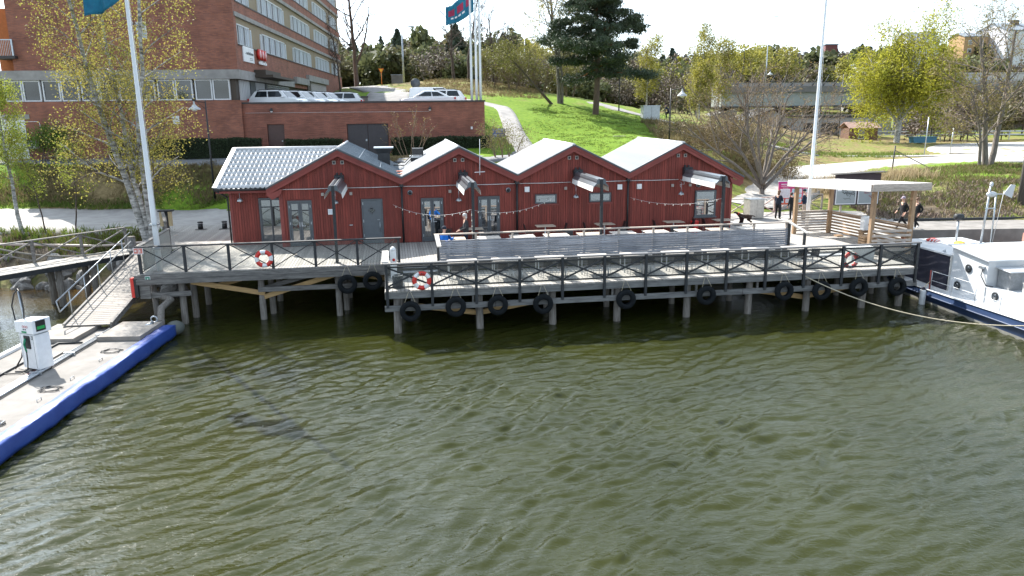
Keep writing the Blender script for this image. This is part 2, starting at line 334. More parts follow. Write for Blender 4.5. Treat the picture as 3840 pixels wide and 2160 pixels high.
def ground_material():
    m, n, l, b = _mat('grassy_ground')
    t = n.new('ShaderNodeTexCoord'); at = n.new('ShaderNodeAttribute'); at.attribute_name = 'cover'
    sp = n.new('ShaderNodeSeparateColor'); l.new(at.outputs['Color'], sp.inputs[0])
    def noise(s, d=5, r=.62):
        x = n.new('ShaderNodeTexNoise'); x.inputs['Scale'].default_value = s; x.inputs['Detail'].default_value = d; x.inputs['Roughness'].default_value = r
        l.new(t.outputs['Object'], x.inputs['Vector']); return x.outputs[0]
    def ramp(i, c0, c1, p0, p1):
        r = n.new('ShaderNodeValToRGB'); e = r.color_ramp.elements; e[0].position = p0; e[1].position = p1; e[0].color = (*c0, 1); e[1].color = (*c1, 1); l.new(i, r.inputs[0]); return r.outputs[0]
    n1 = noise(.55); n2 = noise(3.1, 6); n3 = noise(.23, 3)
    green = ramp(n2, (.075, .145, .014), (.17, .255, .028), .32, .70)
    dry = ramp(n2, (.125, .095, .045), (.27, .205, .105), .30, .72)
    soil = ramp(n2, (.055, .042, .030), (.16, .13, .10), .32, .7)
    def math(op, a, bb):
        x = n.new('ShaderNodeMath'); x.operation = op; x.use_clamp = True
        for i, q in enumerate((a, bb)):
            if isinstance(q, (int, float)): x.inputs[i].default_value = q
            else: l.new(q, x.inputs[i])
        return x.outputs[0]
    def mix(f, a, bb):
        x = n.new('ShaderNodeMixRGB'); l.new(f, x.inputs[0]); l.new(a, x.inputs[1]); l.new(bb, x.inputs[2]); return x.outputs[0]
    # break the cover map up with noise
    f = n.new('ShaderNodeMapRange'); s1 = n.new('ShaderNodeMath'); s1.operation = 'MULTIPLY_ADD'; s1.inputs[1].default_value = 1.3; s1.inputs[2].default_value = -.65; l.new(n1, s1.inputs[0])
    s2 = n.new('ShaderNodeMath'); s2.operation = 'ADD'; l.new(s1.outputs[0], s2.inputs[0]); l.new(sp.outputs[0], s2.inputs[1])
    l.new(s2.outputs[0], f.inputs['Value']); f.inputs['From Min'].default_value = .25; f.inputs['From Max'].default_value = .7
    g = n.new('ShaderNodeMapRange'); s3 = n.new('ShaderNodeMath'); s3.operation = 'MULTIPLY_ADD'; s3.inputs[1].default_value = 1.6; s3.inputs[2].default_value = -.8; l.new(n3, s3.inputs[0])
    s4 = n.new('ShaderNodeMath'); s4.operation = 'ADD'; l.new(s3.outputs[0], s4.inputs[0]); l.new(sp.outputs[1], s4.inputs[1])
    l.new(s4.outputs[0], g.inputs['Value']); g.inputs['From Min'].default_value = .35; g.inputs['From Max'].default_value = .75
    c = mix(f.outputs[0], dry, green); c = mix(g.outputs[0], c, soil); l.new(c, b.inputs['Base Color'])
    b.inputs['Roughness'].default_value = .95; b.inputs['Specular IOR Level'].default_value = .1
    bp = n.new('ShaderNodeBump'); bp.inputs['Strength'].default_value = .45; bp.inputs['Distance'].default_value = .08; n4 = noise(7, 5); l.new(n4, bp.inputs['Height']); l.new(bp.outputs[0], b.inputs['Normal'])
    return m
def make_ground():
    xs = graded(-1500, -48, 66, 1500, .75); ys = graded(20, 34, 112, 1600, .75)
    X, Y = np.meshgrid(xs, ys); Z = hz(X, Y)
    rng = np.random.default_rng(3)
    rough = np.where((Y > 36) & (Y < 140), .05, 0) * rng.normal(size=Z.shape); Z = Z + rough * np.clip(Z - 2.4, 0, 1)
    V = np.stack([X, Y, Z], -1).reshape(-1, 3); nx = len(xs); i, j = np.meshgrid(np.arange(len(ys) - 1), np.arange(nx - 1), indexing='ij'); a = (i * nx + j).ravel()
    F = np.stack([a, a + 1, a + nx + 1, a + nx], 1)
    me = np_mesh('ground', V, F, ground_material(), smooth=True)
    lu, so_ = cover(X.ravel(), Y.ravel()); ca = me.color_attributes.new('cover', 'FLOAT_COLOR', 'POINT')
    ca.data.foreach_set('color', np.stack([lu, so_, 0 * lu, 1 + 0 * lu], 1).astype(np.float32).ravel())
    tag(obj('ground', me), kind='structure')
make_ground()

# ------------------------------------------------------------------ roads and paths, draped 5 cm proud of the ground
def strip(name, m, pts, widths, lift=.07, step=.6, across=5, kerb=0):
    """ribbon along a smooth centre line that follows the ground"""
    P = [Vector((p[0], p[1], 0)) for p in pts]; S = []; Wd = []
    for i in range(len(P) - 1):
        p0, p1, p2, p3 = P[max(i - 1, 0)], P[i], P[i + 1], P[min(i + 2, len(P) - 1)]; n = max(2, int((p2 - p1).length / step))
        for k in range(n + (i == len(P) - 2)):
            t = k / n; S.append(.5 * ((2 * p1) + (-p0 + p2) * t + (2 * p0 - 5 * p1 + 4 * p2 - p3) * t * t + (-p0 + 3 * p1 - 3 * p2 + p3) * t ** 3)); Wd.append(widths[i] * (1 - t) + widths[i + 1] * t)
    V = []; k = across + 1
    for i, p in enumerate(S):
        d = (S[min(i + 1, len(S) - 1)] - S[max(i - 1, 0)]).normalized(); r = Vector((d.y, -d.x, 0))
        for j in range(k): q = p + r * Wd[i] * (j / across - .5); V.append((q.x, q.y))
    V = np.array(V); Z = hz(V[:, 0], V[:, 1]).reshape(-1, k)
    Z = .35 * Z.mean(1, keepdims=True) + .65 * Z
    top = np.column_stack([V, Z.ravel() + lift]); n = len(S)
    F = [(i * k + j, i * k + j + 1, (i + 1) * k + j + 1, (i + 1) * k + j) for i in range(n - 1) for j in range(across)]
    lo = []
    for j in (0, across):
        o = len(top) + len(lo); lo += [(*V[i * k + j], Z[i, j] - .3) for i in range(n)]
        F += [(i * k + j, (i + 1) * k + j, o + i + 1, o + i) if j == 0 else (o + i, o + i + 1, (i + 1) * k + j, i * k + j) for i in range(n - 1)]
    me = np_mesh(name, np.vstack([top, lo]), F, m, smooth=False)
    return tag(obj(name, me), kind='structure')
m_gravel = mat('pale_gravel', (.28, .265, .25), .95, col2=(.40, .38, .355), scale=1.1, detail=9, bump=.35, bscale=22)
m_asph = mat('worn_asphalt', (.17, .175, .185), .9, col2=(.23, .23, .235), scale=1.3, detail=8, bump=.15, bscale=30)
m_path = mat('pale_footpath', (.19, .183, .18), .9, col2=(.28, .268, .258), scale=1.2, detail=8)
strip('gravel_path', m_gravel, [(-80, 46.4), (-45, 46.3), (-30, 46.1), (-20, 45.7), (-12, 45.6), (-4, 45.8), (4, 46.8), (12, 47.5)], [9.4, 9.3, 9.1, 8.9, 6, 3.2, 2, 2])
strip('upper_road', m_asph, [(-80, 57.6), (-50, 57.4), (-30, 56.9), (-20, 56.0), (-8, 54.4), (-1, 54.8), (1.2, 57.5)], [2.6, 2.6, 2.6, 2.5, 2.4, 2.2, 1.8])
strip('footpath', m_path, [(1.1, 57), (.9, 60), (.6, 63), (.35, 67), (0., 71), (-.6, 76), (-1.4, 80), (-3.2, 82.5), (-6, 83.5)], [2., 1.9, 1.8, 1.7, 1.6, 1.6, 1.7, 1.7, 1.7], lift=.09)
strip('hill_path', m_path, [(9.5, 90), (12.5, 84.5), (15.5, 82.2), (18.5, 80.6), (24, 79.5), (32, 80.5)], [1.8, 1.8, 1.8, 1.8, 1.8, 2.0])
strip('shore_road', m_gravel, [(15.5, 49.5), (18.5, 54), (21.5, 60.5), (26, 66.5), (34, 71), (44, 74.5), (56, 78), (70, 80), (110, 82)], [4, 6, 8.5, 8.5, 8.5, 9, 12, 16, 18])
strip('side_road', m_gravel, [(31.5, 88.5), (36, 86.5), (42, 84.5), (48, 82), (54, 81)], [2.2, 2.4, 2.6, 3.2, 5], lift=.075)
strip('gravel_yard', m_gravel, [(54, 82), (60, 90), (72, 96), (100, 100)], [12, 20, 26, 30], lift=.06)
strip('entrance_road', m_path, [(-11.3, 70.5), (-11.8, 80), (-13.5, 92), (-16.5, 101), (-20, 112), (-24, 124)], [4.6, 4.8, 5.0, 5.2, 5.6, 6])

# ------------------------------------------------------------------ water
def water_material():
    m, n, l, b = _mat('green_water')
    t = n.new('ShaderNodeTexCoord'); sx = n.new('ShaderNodeSeparateXYZ'); l.new(t.outputs['Object'], sx.inputs[0])
    # silty water turns brown over the shallow stones by the left bank
    a = n.new('ShaderNodeMapRange'); a.inputs['From Min'].default_value = 30.; a.inputs['From Max'].default_value = 36.5; l.new(sx.outputs[1], a.inputs['Value'])
    c = n.new('ShaderNodeMapRange'); c.inputs['From Min'].default_value = -13.; c.inputs['From Max'].default_value = -18.; l.new(sx.outputs[0], c.inputs['Value'])
    mu = n.new('ShaderNodeMath'); mu.operation = 'MULTIPLY'; l.new(a.outputs[0], mu.inputs[0]); l.new(c.outputs[0], mu.inputs[1])
    nz = n.new('ShaderNodeTexNoise'); nz.inputs['Scale'].default_value = .22; nz.inputs['Detail'].default_value = 3; l.new(t.outputs['Object'], nz.inputs['Vector'])
    r = n.new('ShaderNodeValToRGB'); e = r.color_ramp.elements; e[0].position = .35; e[1].position = .7; e[0].color = (.0185, .0215, .0042, 1); e[1].color = (.0255, .0285, .0052, 1); l.new(nz.outputs[0], r.inputs[0])
    mx = n.new('ShaderNodeMixRGB'); mx.inputs[2].default_value = (.050, .029, .007, 1); l.new(mu.outputs[0], mx.inputs[0]); l.new(r.outputs[0], mx.inputs[1]); pass
    mp = n.new('ShaderNodeMapping'); mp.inputs['Scale'].default_value = (.75, 1.5, 1); mp.inputs['Rotation'].default_value = (0, 0, radians(-14)); l.new(t.outputs['Object'], mp.inputs[0])
    n1 = n.new('ShaderNodeTexNoise'); n1.inputs['Scale'].default_value = 7.0; n1.inputs['Detail'].default_value = 4; n1.inputs['Roughness'].default_value = .55; n1.inputs['Distortion'].default_value = .7; l.new(mp.outputs[0], n1.inputs['Vector'])
    bp = n.new('ShaderNodeBump'); bp.inputs['Strength'].default_value = 1.; bp.inputs['Distance'].default_value = .02; l.new(n1.outputs[0], bp.inputs['Height'])
    # light scattered back from the silt does not depend on the ripple's tilt, the mirror image of the sky does
    df = n.new('ShaderNodeBsdfDiffuse'); l.new(mx.outputs[0], df.inputs[0]); up = n.new('ShaderNodeCombineXYZ'); up.inputs[2].default_value = 1; l.new(up.outputs[0], df.inputs['Normal'])
    gl = n.new('ShaderNodeBsdfGlossy'); gl.inputs['Roughness'].default_value = .015; gl.inputs[0].default_value = (1, 1, 1, 1); l.new(bp.outputs[0], gl.inputs['Normal'])
    fr = n.new('ShaderNodeFresnel'); fr.inputs[0].default_value = 1.37; l.new(bp.outputs[0], fr.inputs['Normal'])
    ms = n.new('ShaderNodeMixShader'); l.new(fr.outputs[0], ms.inputs[0]); l.new(df.outputs[0], ms.inputs[1]); l.new(gl.outputs[0], ms.inputs[2]); l.new(ms.outputs[0], n['Material Output'].inputs[0]); n.remove(b)
    return m
def make_water():
    xs = graded(-900, -17, 21, 900, .055, 1.15); ys = graded(-400, 11.5, 30, 44, .05, 1.15)
    X, Y = np.meshgrid(xs, ys); X = X.astype(np.float32); Y = Y.astype(np.float32); Z = np.zeros_like(X); rng = np.random.default_rng(11)
    near = np.clip((Y - 4) / 6, 0, 1) * np.clip((36 - np.abs(X)) / 16, 0, 1)
    patch = .85 + .35 * np.sin(X * .23 + Y * .31 + 1.3) * np.sin(X * .11 - Y * .27 + .4)
    calm = .30 + .70 * np.clip((29.5 + .155 * (X + 4.8) - Y) / 6, 0, 1)   # the water lies calmer in the lee of the pier
    wx = X + .22 * np.sin(.9 * Y + .5 * X) + .10 * np.sin(2.1 * X - 1.3 * Y); wy = Y + .20 * np.sin(.8 * X - .4 * Y + 1)
    for k in range(64):
        lam = float(np.exp(np.clip(rng.normal(np.log(.52), .55), np.log(.20), np.log(2.4)))); th = radians(126) + rng.normal() * .36
        kk = 2 * pi / lam; amp = SLOPE * lam / (2 * pi) * rng.uniform(.5, 1.3); ph = rng.uniform(0, 2 * pi)
        s = np.sin(kk * (wx * cos(th) + wy * sin(th)) + ph); Z += amp * (s + .22 * s * np.abs(s))
    Z *= near * patch * calm
    V = np.stack([X, Y, Z], -1).reshape(-1, 3); nx = len(xs); i, j = np.meshgrid(np.arange(len(ys) - 1), np.arange(nx - 1), indexing='ij'); a = (i * nx + j).ravel()
    me = np_mesh('water', V, np.stack([a, a + 1, a + nx + 1, a + nx], 1), water_material(), smooth=True)
    tag(obj('water', me), kind='structure')
SLOPE = .045
make_water()
# ================================================================== BRICK OFFICE BLOCK, PARKING WALL
TPH = .078; TC = (-20.2, 58.3)
m_brick = brick_mat('red_brick', (.33, .118, .068), (.22, .082, .056), (.18, .11, .09))
m_brick2 = brick_mat('red_brick_wall', (.30, .105, .066), (.23, .084, .056), (.15, .085, .07))
m_band = mat('concrete_band', (.30, .285, .27), .85, var=.2, scale=1.1)
m_beige = mat('beige_panel', (.27, .21, .13), .7, var=.08, scale=.8)
m_brownfr = mat('brown_frame', (.055, .040, .028), .6)
m_wframe = mat('white_window_frame', (.66, .67, .68), .5)
m_blind = mat('window_blind', (.42, .47, .52), .6, rnd=.2)
m_cap = mat('dark_coping', (.045, .038, .038), .6)
m_orange = mat('orange_wall', (.45, .14, .04), .8, var=.1)  # wall piece by the balcony, stronger orange than the brick
def T(x, y, z=0.): return Vector((TC[0] + x * cos(TPH) - y * sin(TPH), TC[1] + x * sin(TPH) + y * cos(TPH), z))
def make_tower():
    t = thing('office_building', 'tall red brick office block with rows of white framed windows above the car park', 'building', T(0, 0, 0), TPH)
    L, TOP, FH = 56.5, 26.0, 3.09
    # brick shell: plinth, front wall, ribbons between window strips on the side
    MB().box(-17.3, 0, 0, L, 4.2, 9.50).build('wall', m_brick, t)
    MB().box(-15.9, -.03, .05, .75, 11.72, TOP).box(-15.9, -.5, .75, L, 11.72, TOP - .1).build('wall', m_brick, t)
    MB().box(-17.65, -15.92, 1.6, 20, 11.73, 16.2).build('wall', m_orange, t)
    MB().box(-17.3, -.35, .3, L, 9.52, 11.05).build('window_recess', m_brownfr, t)
    MB().box(-17.4, .06, -.06, 20.8, 11.05, 11.72).build('concrete_band', m_band, t)
    # side wall above the ground floor
    MB().box(-.5, -.04, .75, L, 11.72, 13.60).build('wall', m_brick, t)
    for k in range(4):
        z0 = 13.60 + k * FH
        MB().box(-.5, -.16, .75, L, z0, z0 + 1.95).build('panel_strip', m_beige, t)
        MB().box(-.5, .05, .25, L, z0 + 1.95, z0 + 2.26).build('concrete_band', m_band, t)
        MB().box(-.5, .03, .75, L, z0 - .09, z0 + .0).build('sill', m_cap, t)
        if k < 3: MB().box(-.5, -.02, .75, L, z0 + 2.26, z0 + FH - .09).build('wall', m_brick, t)
        for (y0, y1, nb) in ((1.0, 4.5, 6), (9.0, 17.7, 12), (22.6, 31.4, 12), (36.0, 44.6, 12), (48.6, 53.4, 7)):
            w = MB()
            for yy in np.linspace(y0, y1, nb + 1): w.box(-.17, -.06, yy - .035, yy + .035, z0 + .04, z0 + 1.40)
            w.box(-.17, -.05, y0 - .05, y1 + .05, z0 + 1.40, z0 + 1.48).box(-.17, -.05, y0 - .05, y1 + .05, z0 - .0, z0 + .05)
            fr = w.build('window', m_wframe, t)
            for i in range(nb):
                ya, yb = y0 + (y1 - y0) * i / nb, y0 + (y1 - y0) * (i + 1) / nb
                MB().box(-.16, -.13, ya + .03, yb - .03, z0 + .05, z0 + 1.40).build('pane', m_blind if (i * 7 + k * 3) % 3 else m_win, fr)
            for yy in (y0 - .75, y1 + .35):   # the narrow vent lights either side
                s = MB().box(-.17, -.06, yy, yy + .38, z0 + .0, z0 + 1.38).build('window', m_wframe, t)
                MB().box(-.10, -.045, yy + .07, yy + .31, z0 + .08, z0 + 1.3).build('pane', m_blind, s)
    # ground floor row on the front: paired casements between brown piers
    xs = [-4.70 - i * 2.72 for i in range(-2, 5)]
    k = 0
    for x0 in (-1.98, -3.28, -4.70, -6.0, -7.42, -8.72, -10.14, -11.44, -12.86, -14.16, -15.55, -16.85):
        w = MB(); x1 = x0 + 1.24; z0, z1 = 9.53, 11.03
        w.box(x0, x0 + .09, .12, .30, z0, z1).box(x1 - .09, x1, .12, .30, z0, z1).box(x0 + .09, x1 - .09, .12, .30, z0, z0 + .09).box(x0 + .09, x1 - .09, .12, .30, z1 - .09, z1)
        fr = w.build('window', m_wframe, t); MB().box(x0 + .09, x1 - .09, .2, .24, z0 + .09, z1 - .09).build('pane', m_win, fr); k += 1
    w = MB().box(-6.95, -6.25, -.01, .15, 13.9, 15.1).build('window', m_wframe, t); MB().box(-6.88, -6.32, -.03, .0, 13.97, 15.03).build('pane', m_blind, w)
    # ground floor of the side: slatted windows, entrance, canopies
    MB().box(-.34, -.05, 20.9, L, 11.05, 11.72).build('wall', m_brick, t)
    for i, (ya, yb) in enumerate(((1.2, 4.2), (6.3, 9.2))):
        w = MB()
        for yy in np.arange(ya, yb, .5): w.box(-.34, -.2, yy, yy + .12, 9.52, 11.0)
        w.build('window', m_wframe, t)
    MB().box(-.34, -.28, 4.5, 6.1, 9.5, 11.0).build('entrance_door', m_grey, t)
    lv = MB()
    for zz in np.arange(9.6, 11.0, .16): lv.box(-.34, -.2, 9.8, 19.5, zz, zz + .07)
    for yy in np.arange(9.8, 19.6, 1.1): lv.box(-.34, -.16, yy, yy + .1, 9.52, 11.0)
    lv.build('louvre', m_steel, t)
    MB().box(-.05, .3, 20.9, 28, 11.45, 12.1).build('concrete_band', m_band, t); MB().box(-.05, .3, 28.0, 41.8, 11.95, 12.6).build('concrete_band', m_band, t)
    w = MB()
    for yy in np.arange(30.5, 41, .7): w.box(-.34, .02, yy, yy + .15, 10.9, 11.9)
    w.build('window', m_wframe, t); MB().box(-.3, .05, 28.2, 30.2, 9.4, 11.9).build('entrance_door', m_brownfr, t)
    MB().box(-.02, 1.5, 4.7, 13.5, 11.35, 11.55).box(-.02, .9, 4.9, 10.5, 11.56, 11.95).build('canopy', m_brownfr, t)
    # roof edge, balcony on the left return
    MB().box(-16.1, .15, -.1, L + .2, TOP, TOP + .3).build('roof', m_cap, t)
    MB().box(-17.2, -15.5, -.35, 1.5, 12.55, 12.75).build('balcony', m_cap, t)
    b = MB().beam((-17.2, -.3, 13.85), (-15.55, -.3, 13.85), .07, .07).beam((-15.6, -.3, 12.75), (-15.6, -.3, 13.85), .12, .12)
    for x in np.arange(-17.1, -15.7, .12): b.beam((x, -.3, 12.75), (x, -.3, 13.85), .025, .025)
    b.build('balcony_railing', m_steel, t)
    # plinth details on the left: concrete lintel over a pale shutter, cooling unit, plaque, cable run
    MB().box(-17.3, -15.3, -.05, .0, 8.28, 8.62).build('lintel', m_band, t); MB().box(-17.3, -15.7, -.02, .0, 5.4, 8.26).build('shutter', m_wframe, t)
    ac = MB().box(-15.7, -14.9, -.4, -.02, 6.15, 6.72).build('cooling_unit', mat('unit_grey', (.5, .5, .48), .5), t); MB().torus(.2, .02, (-15.38, -.41, 6.43), 16, 6).build('fan_grille', m_black, ac)
    MB().box(-5.08, -4.6, -.03, .0, 7.8, 8.4).build('plaque', m_wframe, t)
    MB().tube([(-15.7, -.03, 8.1), (-14.75, -.03, 8.1), (-14.65, -.03, 8.0), (-14.6, -.03, 6.7)], .02, 5).build('pipe', m_wframe, t)
    # signs on the side wall by the corner
    s = MB().box(-.02, .06, 1.8, 5.0, 12.42, 13.55).build('sign_board', m_white, t)
    g = MB(); rr = random.Random(4); y = 2.7
    while y < 4.6: d = rr.uniform(.12, .22); g.box(.062, .07, y, y + d, 12.98, 12.98 + rr.choice((.17, .17, .24))); y += d + .05
    for zz in (12.72, 12.6): g.box(.062, .068, 3.6, 4.6, zz, zz + .04)
    g.box(.062, .068, 2.25, 2.95, 13.02, 13.05).build('lettering', m_grey, s)
    s2 = None
    for i in range(3):
        o = MB().lathe([(.42, 0), (.42, .22)], (.0, 6.55 + i * .92, 13.24), 20, axis='x').build('sign_disc', m_redplastic, t); o.scale = (1, 1, 1)
        MB().lathe([(.30, .225), (.30, .24)], (.0, 6.55 + i * .92, 13.24), 20, axis='x').build('disc_face', mat('pale_red', (.75, .42, .42), .5), o)
    g = MB(); y = 6.2
    while y < 8.6: d = rr.uniform(.16, .26); g.box(.1, .16, y, y + d, 12.46, 12.46 + rr.choice((.2, .2, .3))); y += d + .06
    g.build('sign_letters', m_white, t)
    return t
make_tower()

def make_parking_wall():
    t = thing('parking_wall', 'long red brick retaining wall with dark doors below the parked cars', 'wall', T(.0, .25, 0), TPH)
    w = MB(); X0, X1, Z0, Z1 = .02, 18.3, 4.4, 9.22
    ops = [(1.72, 2.98, 7.70), (7.70, 10.85, 7.66)]; x = X0
    for a, b, zt in ops: w.box(x, a, 0, .5, Z0, Z1); w.box(a, b, 0, .5, zt, Z1); w.box(a, b, .3, .5, Z0, zt); x = b
    w.box(x, X1, 0, .5, Z0, Z1); w.box(X1 - .5, X1 - .001, .5, 11, Z0, Z1 - .002); w.build('wall', m_brick2, t)
    MB().box(X0, X1 + .08, -.06, .56, Z1, Z1 + .12).box(X1 - .56, X1 + .06, .56, 11, Z1, Z1 + .115).build('coping', m_cap, t)
    d1 = MB().box(1.75, 2.95, .12, .2, 5.0, 7.67).build('door', mat('brown_steel_door', (.075, .040, .035), .5, var=.1), t); MB().box(2.72, 2.86, .08, .12, 6.4, 6.46).build('handle', m_steel, d1)
    dm = mat('grey_steel_door', (.050, .045, .050), .55, var=.1)
    for a, b in ((7.74, 9.26), (9.29, 10.81)):
        d = MB().box(a, b, .12, .2, 5.0, 7.63).build('door', dm, t)
        if a < 8: MB().box(9.08, 9.2, .07, .12, 6.35, 6.5).build('handle', m_steel, d)
    for x in (2.2, 14.1): l = MB().box(x - .03, x + .03, -.3, 0, 8.85, 8.9).lathe([(.05, 8.86), (.16, 8.72), (.15, 8.68)], (x, -.3, 0), 10).build('wall_lamp', m_black, t); MB().ellipsoid((x, -.3, 8.66), (.1, .1, .09)).build('globe', m_white, l)
    MB().tube([(0.2, -.015, 8.55), (14, -.015, 8.53)], .012, 4).build('cable', m_wframe, t)
    MB().box(17.2, 17.35, -.03, 0, 7.15, 7.35).build('junction_box', m_wframe, t)
    return t
make_parking_wall()
# the car park deck behind it and the low walls at its back
MB().box(.0, 18.2, .7, 12.5, 8.48, 8.68).build('parking_lot', m_asph, None, T(0, .3, 0), (0, 0, TPH))['kind'] = 'structure'
def low_wall(x0, x1, y, z0, z1, label):
    t = thing('low_wall', label, 'wall', T((x0 + x1) / 2, y, z0), TPH); h = (x1 - x0) / 2
    MB().box(-h, h, -.12, .12, -.8, z1 - z0).build('panel', mat('wall_panel', (.17, .15, .135), .85, var=.12), t); MB().box(-h - .04, h + .04, -.17, .17, z1 - z0, z1 - z0 + .12).build('coping', m_cap, t)
    for i in range(1, int(h * 2 / 2.2)): MB().box(-h + i * 2.2 - .02, -h + i * 2.2 + .02, -.135, -.12, -.7, z1 - z0 - .02).build('joint', m_cap, t)
low_wall(1.5, 8.1, 13, 8.25, 9.85, 'low brown panel wall at the back of the car park behind the left cars')
low_wall(11.9, 16.4, 12.6, 8.25, 9.75, 'low brown panel wall at the back of the car park behind the right cars')

def leaf_quads(P, size, rng, up=.0, aspect=.6, sizes=None):
    """one quad per point, random orientation"""
    n = len(P); a = rng.normal(size=(n, 3)); a[:, 2] += up; a /= np.linalg.norm(a, axis=1, keepdims=True)
    b = rng.normal(size=(n, 3)); b -= (b * a).sum(1, keepdims=True) * a; b /= np.linalg.norm(b, axis=1, keepdims=True)
    s = (sizes if sizes is not None else size * rng.uniform(.6, 1.3, n))[:, None]
    a = a * s / 2; b = b * s * aspect / 2
    V = np.stack([P - a, P + b, P + a, P - b], 1).reshape(-1, 3); F = np.arange(4 * n).reshape(n, 4)
    return V, F
m_hedge = mat('hedge_leaf', (.022, .040, .012), .7, var=.35, scale=5, transl=.15, rnd=.0)
def hedge(x0, x1, y, h, d, label, seed):
    t = thing('hedge', label, 'hedge', T((x0 + x1) / 2, y, 5.3), TPH); L = (x1 - x0) / 2; rng = np.random.default_rng(seed)
    n = int(L * 2 * 1500); P = np.column_stack([rng.uniform(-L, L, n), rng.uniform(-d / 2, d / 2, n), rng.uniform(0, 1, n) ** .8 * h])
    k = rng.integers(0, 3, n); e = rng.normal(size=n) * .05   # push most leaves to the clipped faces
    P[k == 0, 1] = -d / 2 + e[k == 0]; P[k == 1, 2] = h + e[k == 1] + .04 * np.sin(P[k == 1, 0] * 2.1)
    V, F = leaf_quads(P, .11, rng); o = obj('foliage', np_mesh('foliage', V, F, m_hedge), t)
    MB().box(-L + .08, L - .08, -d / 2 + .1, d / 2 - .1, 0, h - .1).build('inner_branches', mat('hedge_core', (.012, .018, .006), .9), t)
hedge(-9.5, 1.45, -.75, 1.35, 1.0, 'clipped dark hedge left of the brown door in the brick wall', 1)
hedge(3.15, 7.45, -.65, 1.2, .9, 'clipped dark hedge between the two doors in the brick wall', 2)
hedge(11.1, 18.8, -.55, 1.25, 1.1, 'clipped dark hedge right of the big double door', 3)

# ------------------------------------------------------------------ parked cars (only their upper halves rise above the wall)
m_carwhite = mat('car_white', (.78, .79, .80), .25, spec=.6); m_carglass = window_mat('car_glass', (.012, .018, .022), .1); m_carglass.node_tree.nodes['Principled BSDF'].inputs['IOR'].default_value = 1.4; m_tail = mat('tail_lamp', (.45, .02, .02), .3)
def car_mesh(kind):
    # profile (x along length, z) lower body and cabin, half width w; nose to +x
    b = MB(); hw = .9
    if kind == 'suv': low = [(-2.15, .45), (-2.2, .75), (-2.12, 1.02), (-.95, 1.06), (1.05, 1.02), (1.75, .93), (2.1, .78), (2.17, .5), (2.1, .3), (-2.05, .3)]; cab = [(-2.08, 1.02), (-1.72, 1.50), (-1.1, 1.585), (.0, 1.60), (.55, 1.53), (1.12, 1.02)]
    elif kind == 'van': low = [(-2.3, .4), (-2.32, 1.1), (1.3, 1.1), (2.1, .95), (2.25, .5), (2.2, .3), (-2.3, .3)]; cab = [(-2.3, 1.1), (-2.2, 1.85), (-1.8, 1.92), (.6, 1.90), (1.0, 1.75), (1.6, 1.1)]
    else: low = [(-2.2, .45), (-2.28, .7), (-2.2, .98), (-1.3, 1.0), (1.0, .95), (1.8, .85), (2.2, .7), (2.25, .45), (2.15, .28), (-2.1, .28)]; cab = [(-1.75, .98), (-.95, 1.38), (-.3, 1.45), (.3, 1.43), (1.15, .95)]
    def loft(prof, ws):
        n = len(prof); v = [(x, s * w, z) for s in (-1, 1) for (x, z), w in zip(prof, ws)]
        b.add(v, [tuple(range(n)), tuple(range(n, 2 * n))[::-1]] + [(i, (i + 1) % n, n + (i + 1) % n, n + i) for i in range(n)])
    loft(low, [hw - .03 if z < .4 or z > .9 else hw for x, z in low])
    cw = [hw - .06 if z < 1.2 else hw - .24 for x, z in cab]; loft(cab, cw)
    g = MB()     # side windows, windscreen, rear window, sitting just proud of the cabin
    zs = [z for x, z in cab]; lo = zs[0] + .05; hi = max(zs) - .1
    cx0 = cab[0][0]; cx1 = cab[-1][0]; tx0 = cab[1][0]; tx1 = cab[-2][0]
    for s in (-1, 1):
        wl, wh = hw - .055, hw - .22
        def P(x, z): t = (z - zs[0]) / (hi + .1 - zs[0]); return (x, s * (wl + (wh - wl) * t + .012), z)
        segs = [(.10, .46), (.50, .92)] if kind != 'van' else [(.62, .93)]
        for a0, a1 in segs:
            xl = lambda a: cx0 + .15 + (cx1 - cx0 - .3) * a
            xh = lambda a: tx0 + .05 + (tx1 - tx0 - .05) * a
            g.add([P(xl(a0), lo), P(xl(a1), lo), P(xh(a1), hi), P(xh(a0), hi)], [(0, 1, 2, 3)])
    def cross(p, q, w0, w1, e): # p lower, q upper
        (x0, z0), (x1, z1) = p, q; d = Vector((z1 - z0, 0, -(x1 - x0))).normalized() * e
        a = Vector((x0 + (x1 - x0) * .1, 0, z0 + (z1 - z0) * .1)) + d; c = Vector((x0 + (x1 - x0) * .9, 0, z0 + (z1 - z0) * .9)) + d
        g.add([(a.x, -w0, a.z), (a.x, w0, a.z), (c.x, w1, c.z), (c.x, -w1, c.z)], [(0, 1, 2, 3)])
    cross(cab[-1], cab[-2], hw - .14, hw - .3, .015); cross(cab[0], cab[1], hw - .14, hw - .3, -.015)
    return b, g
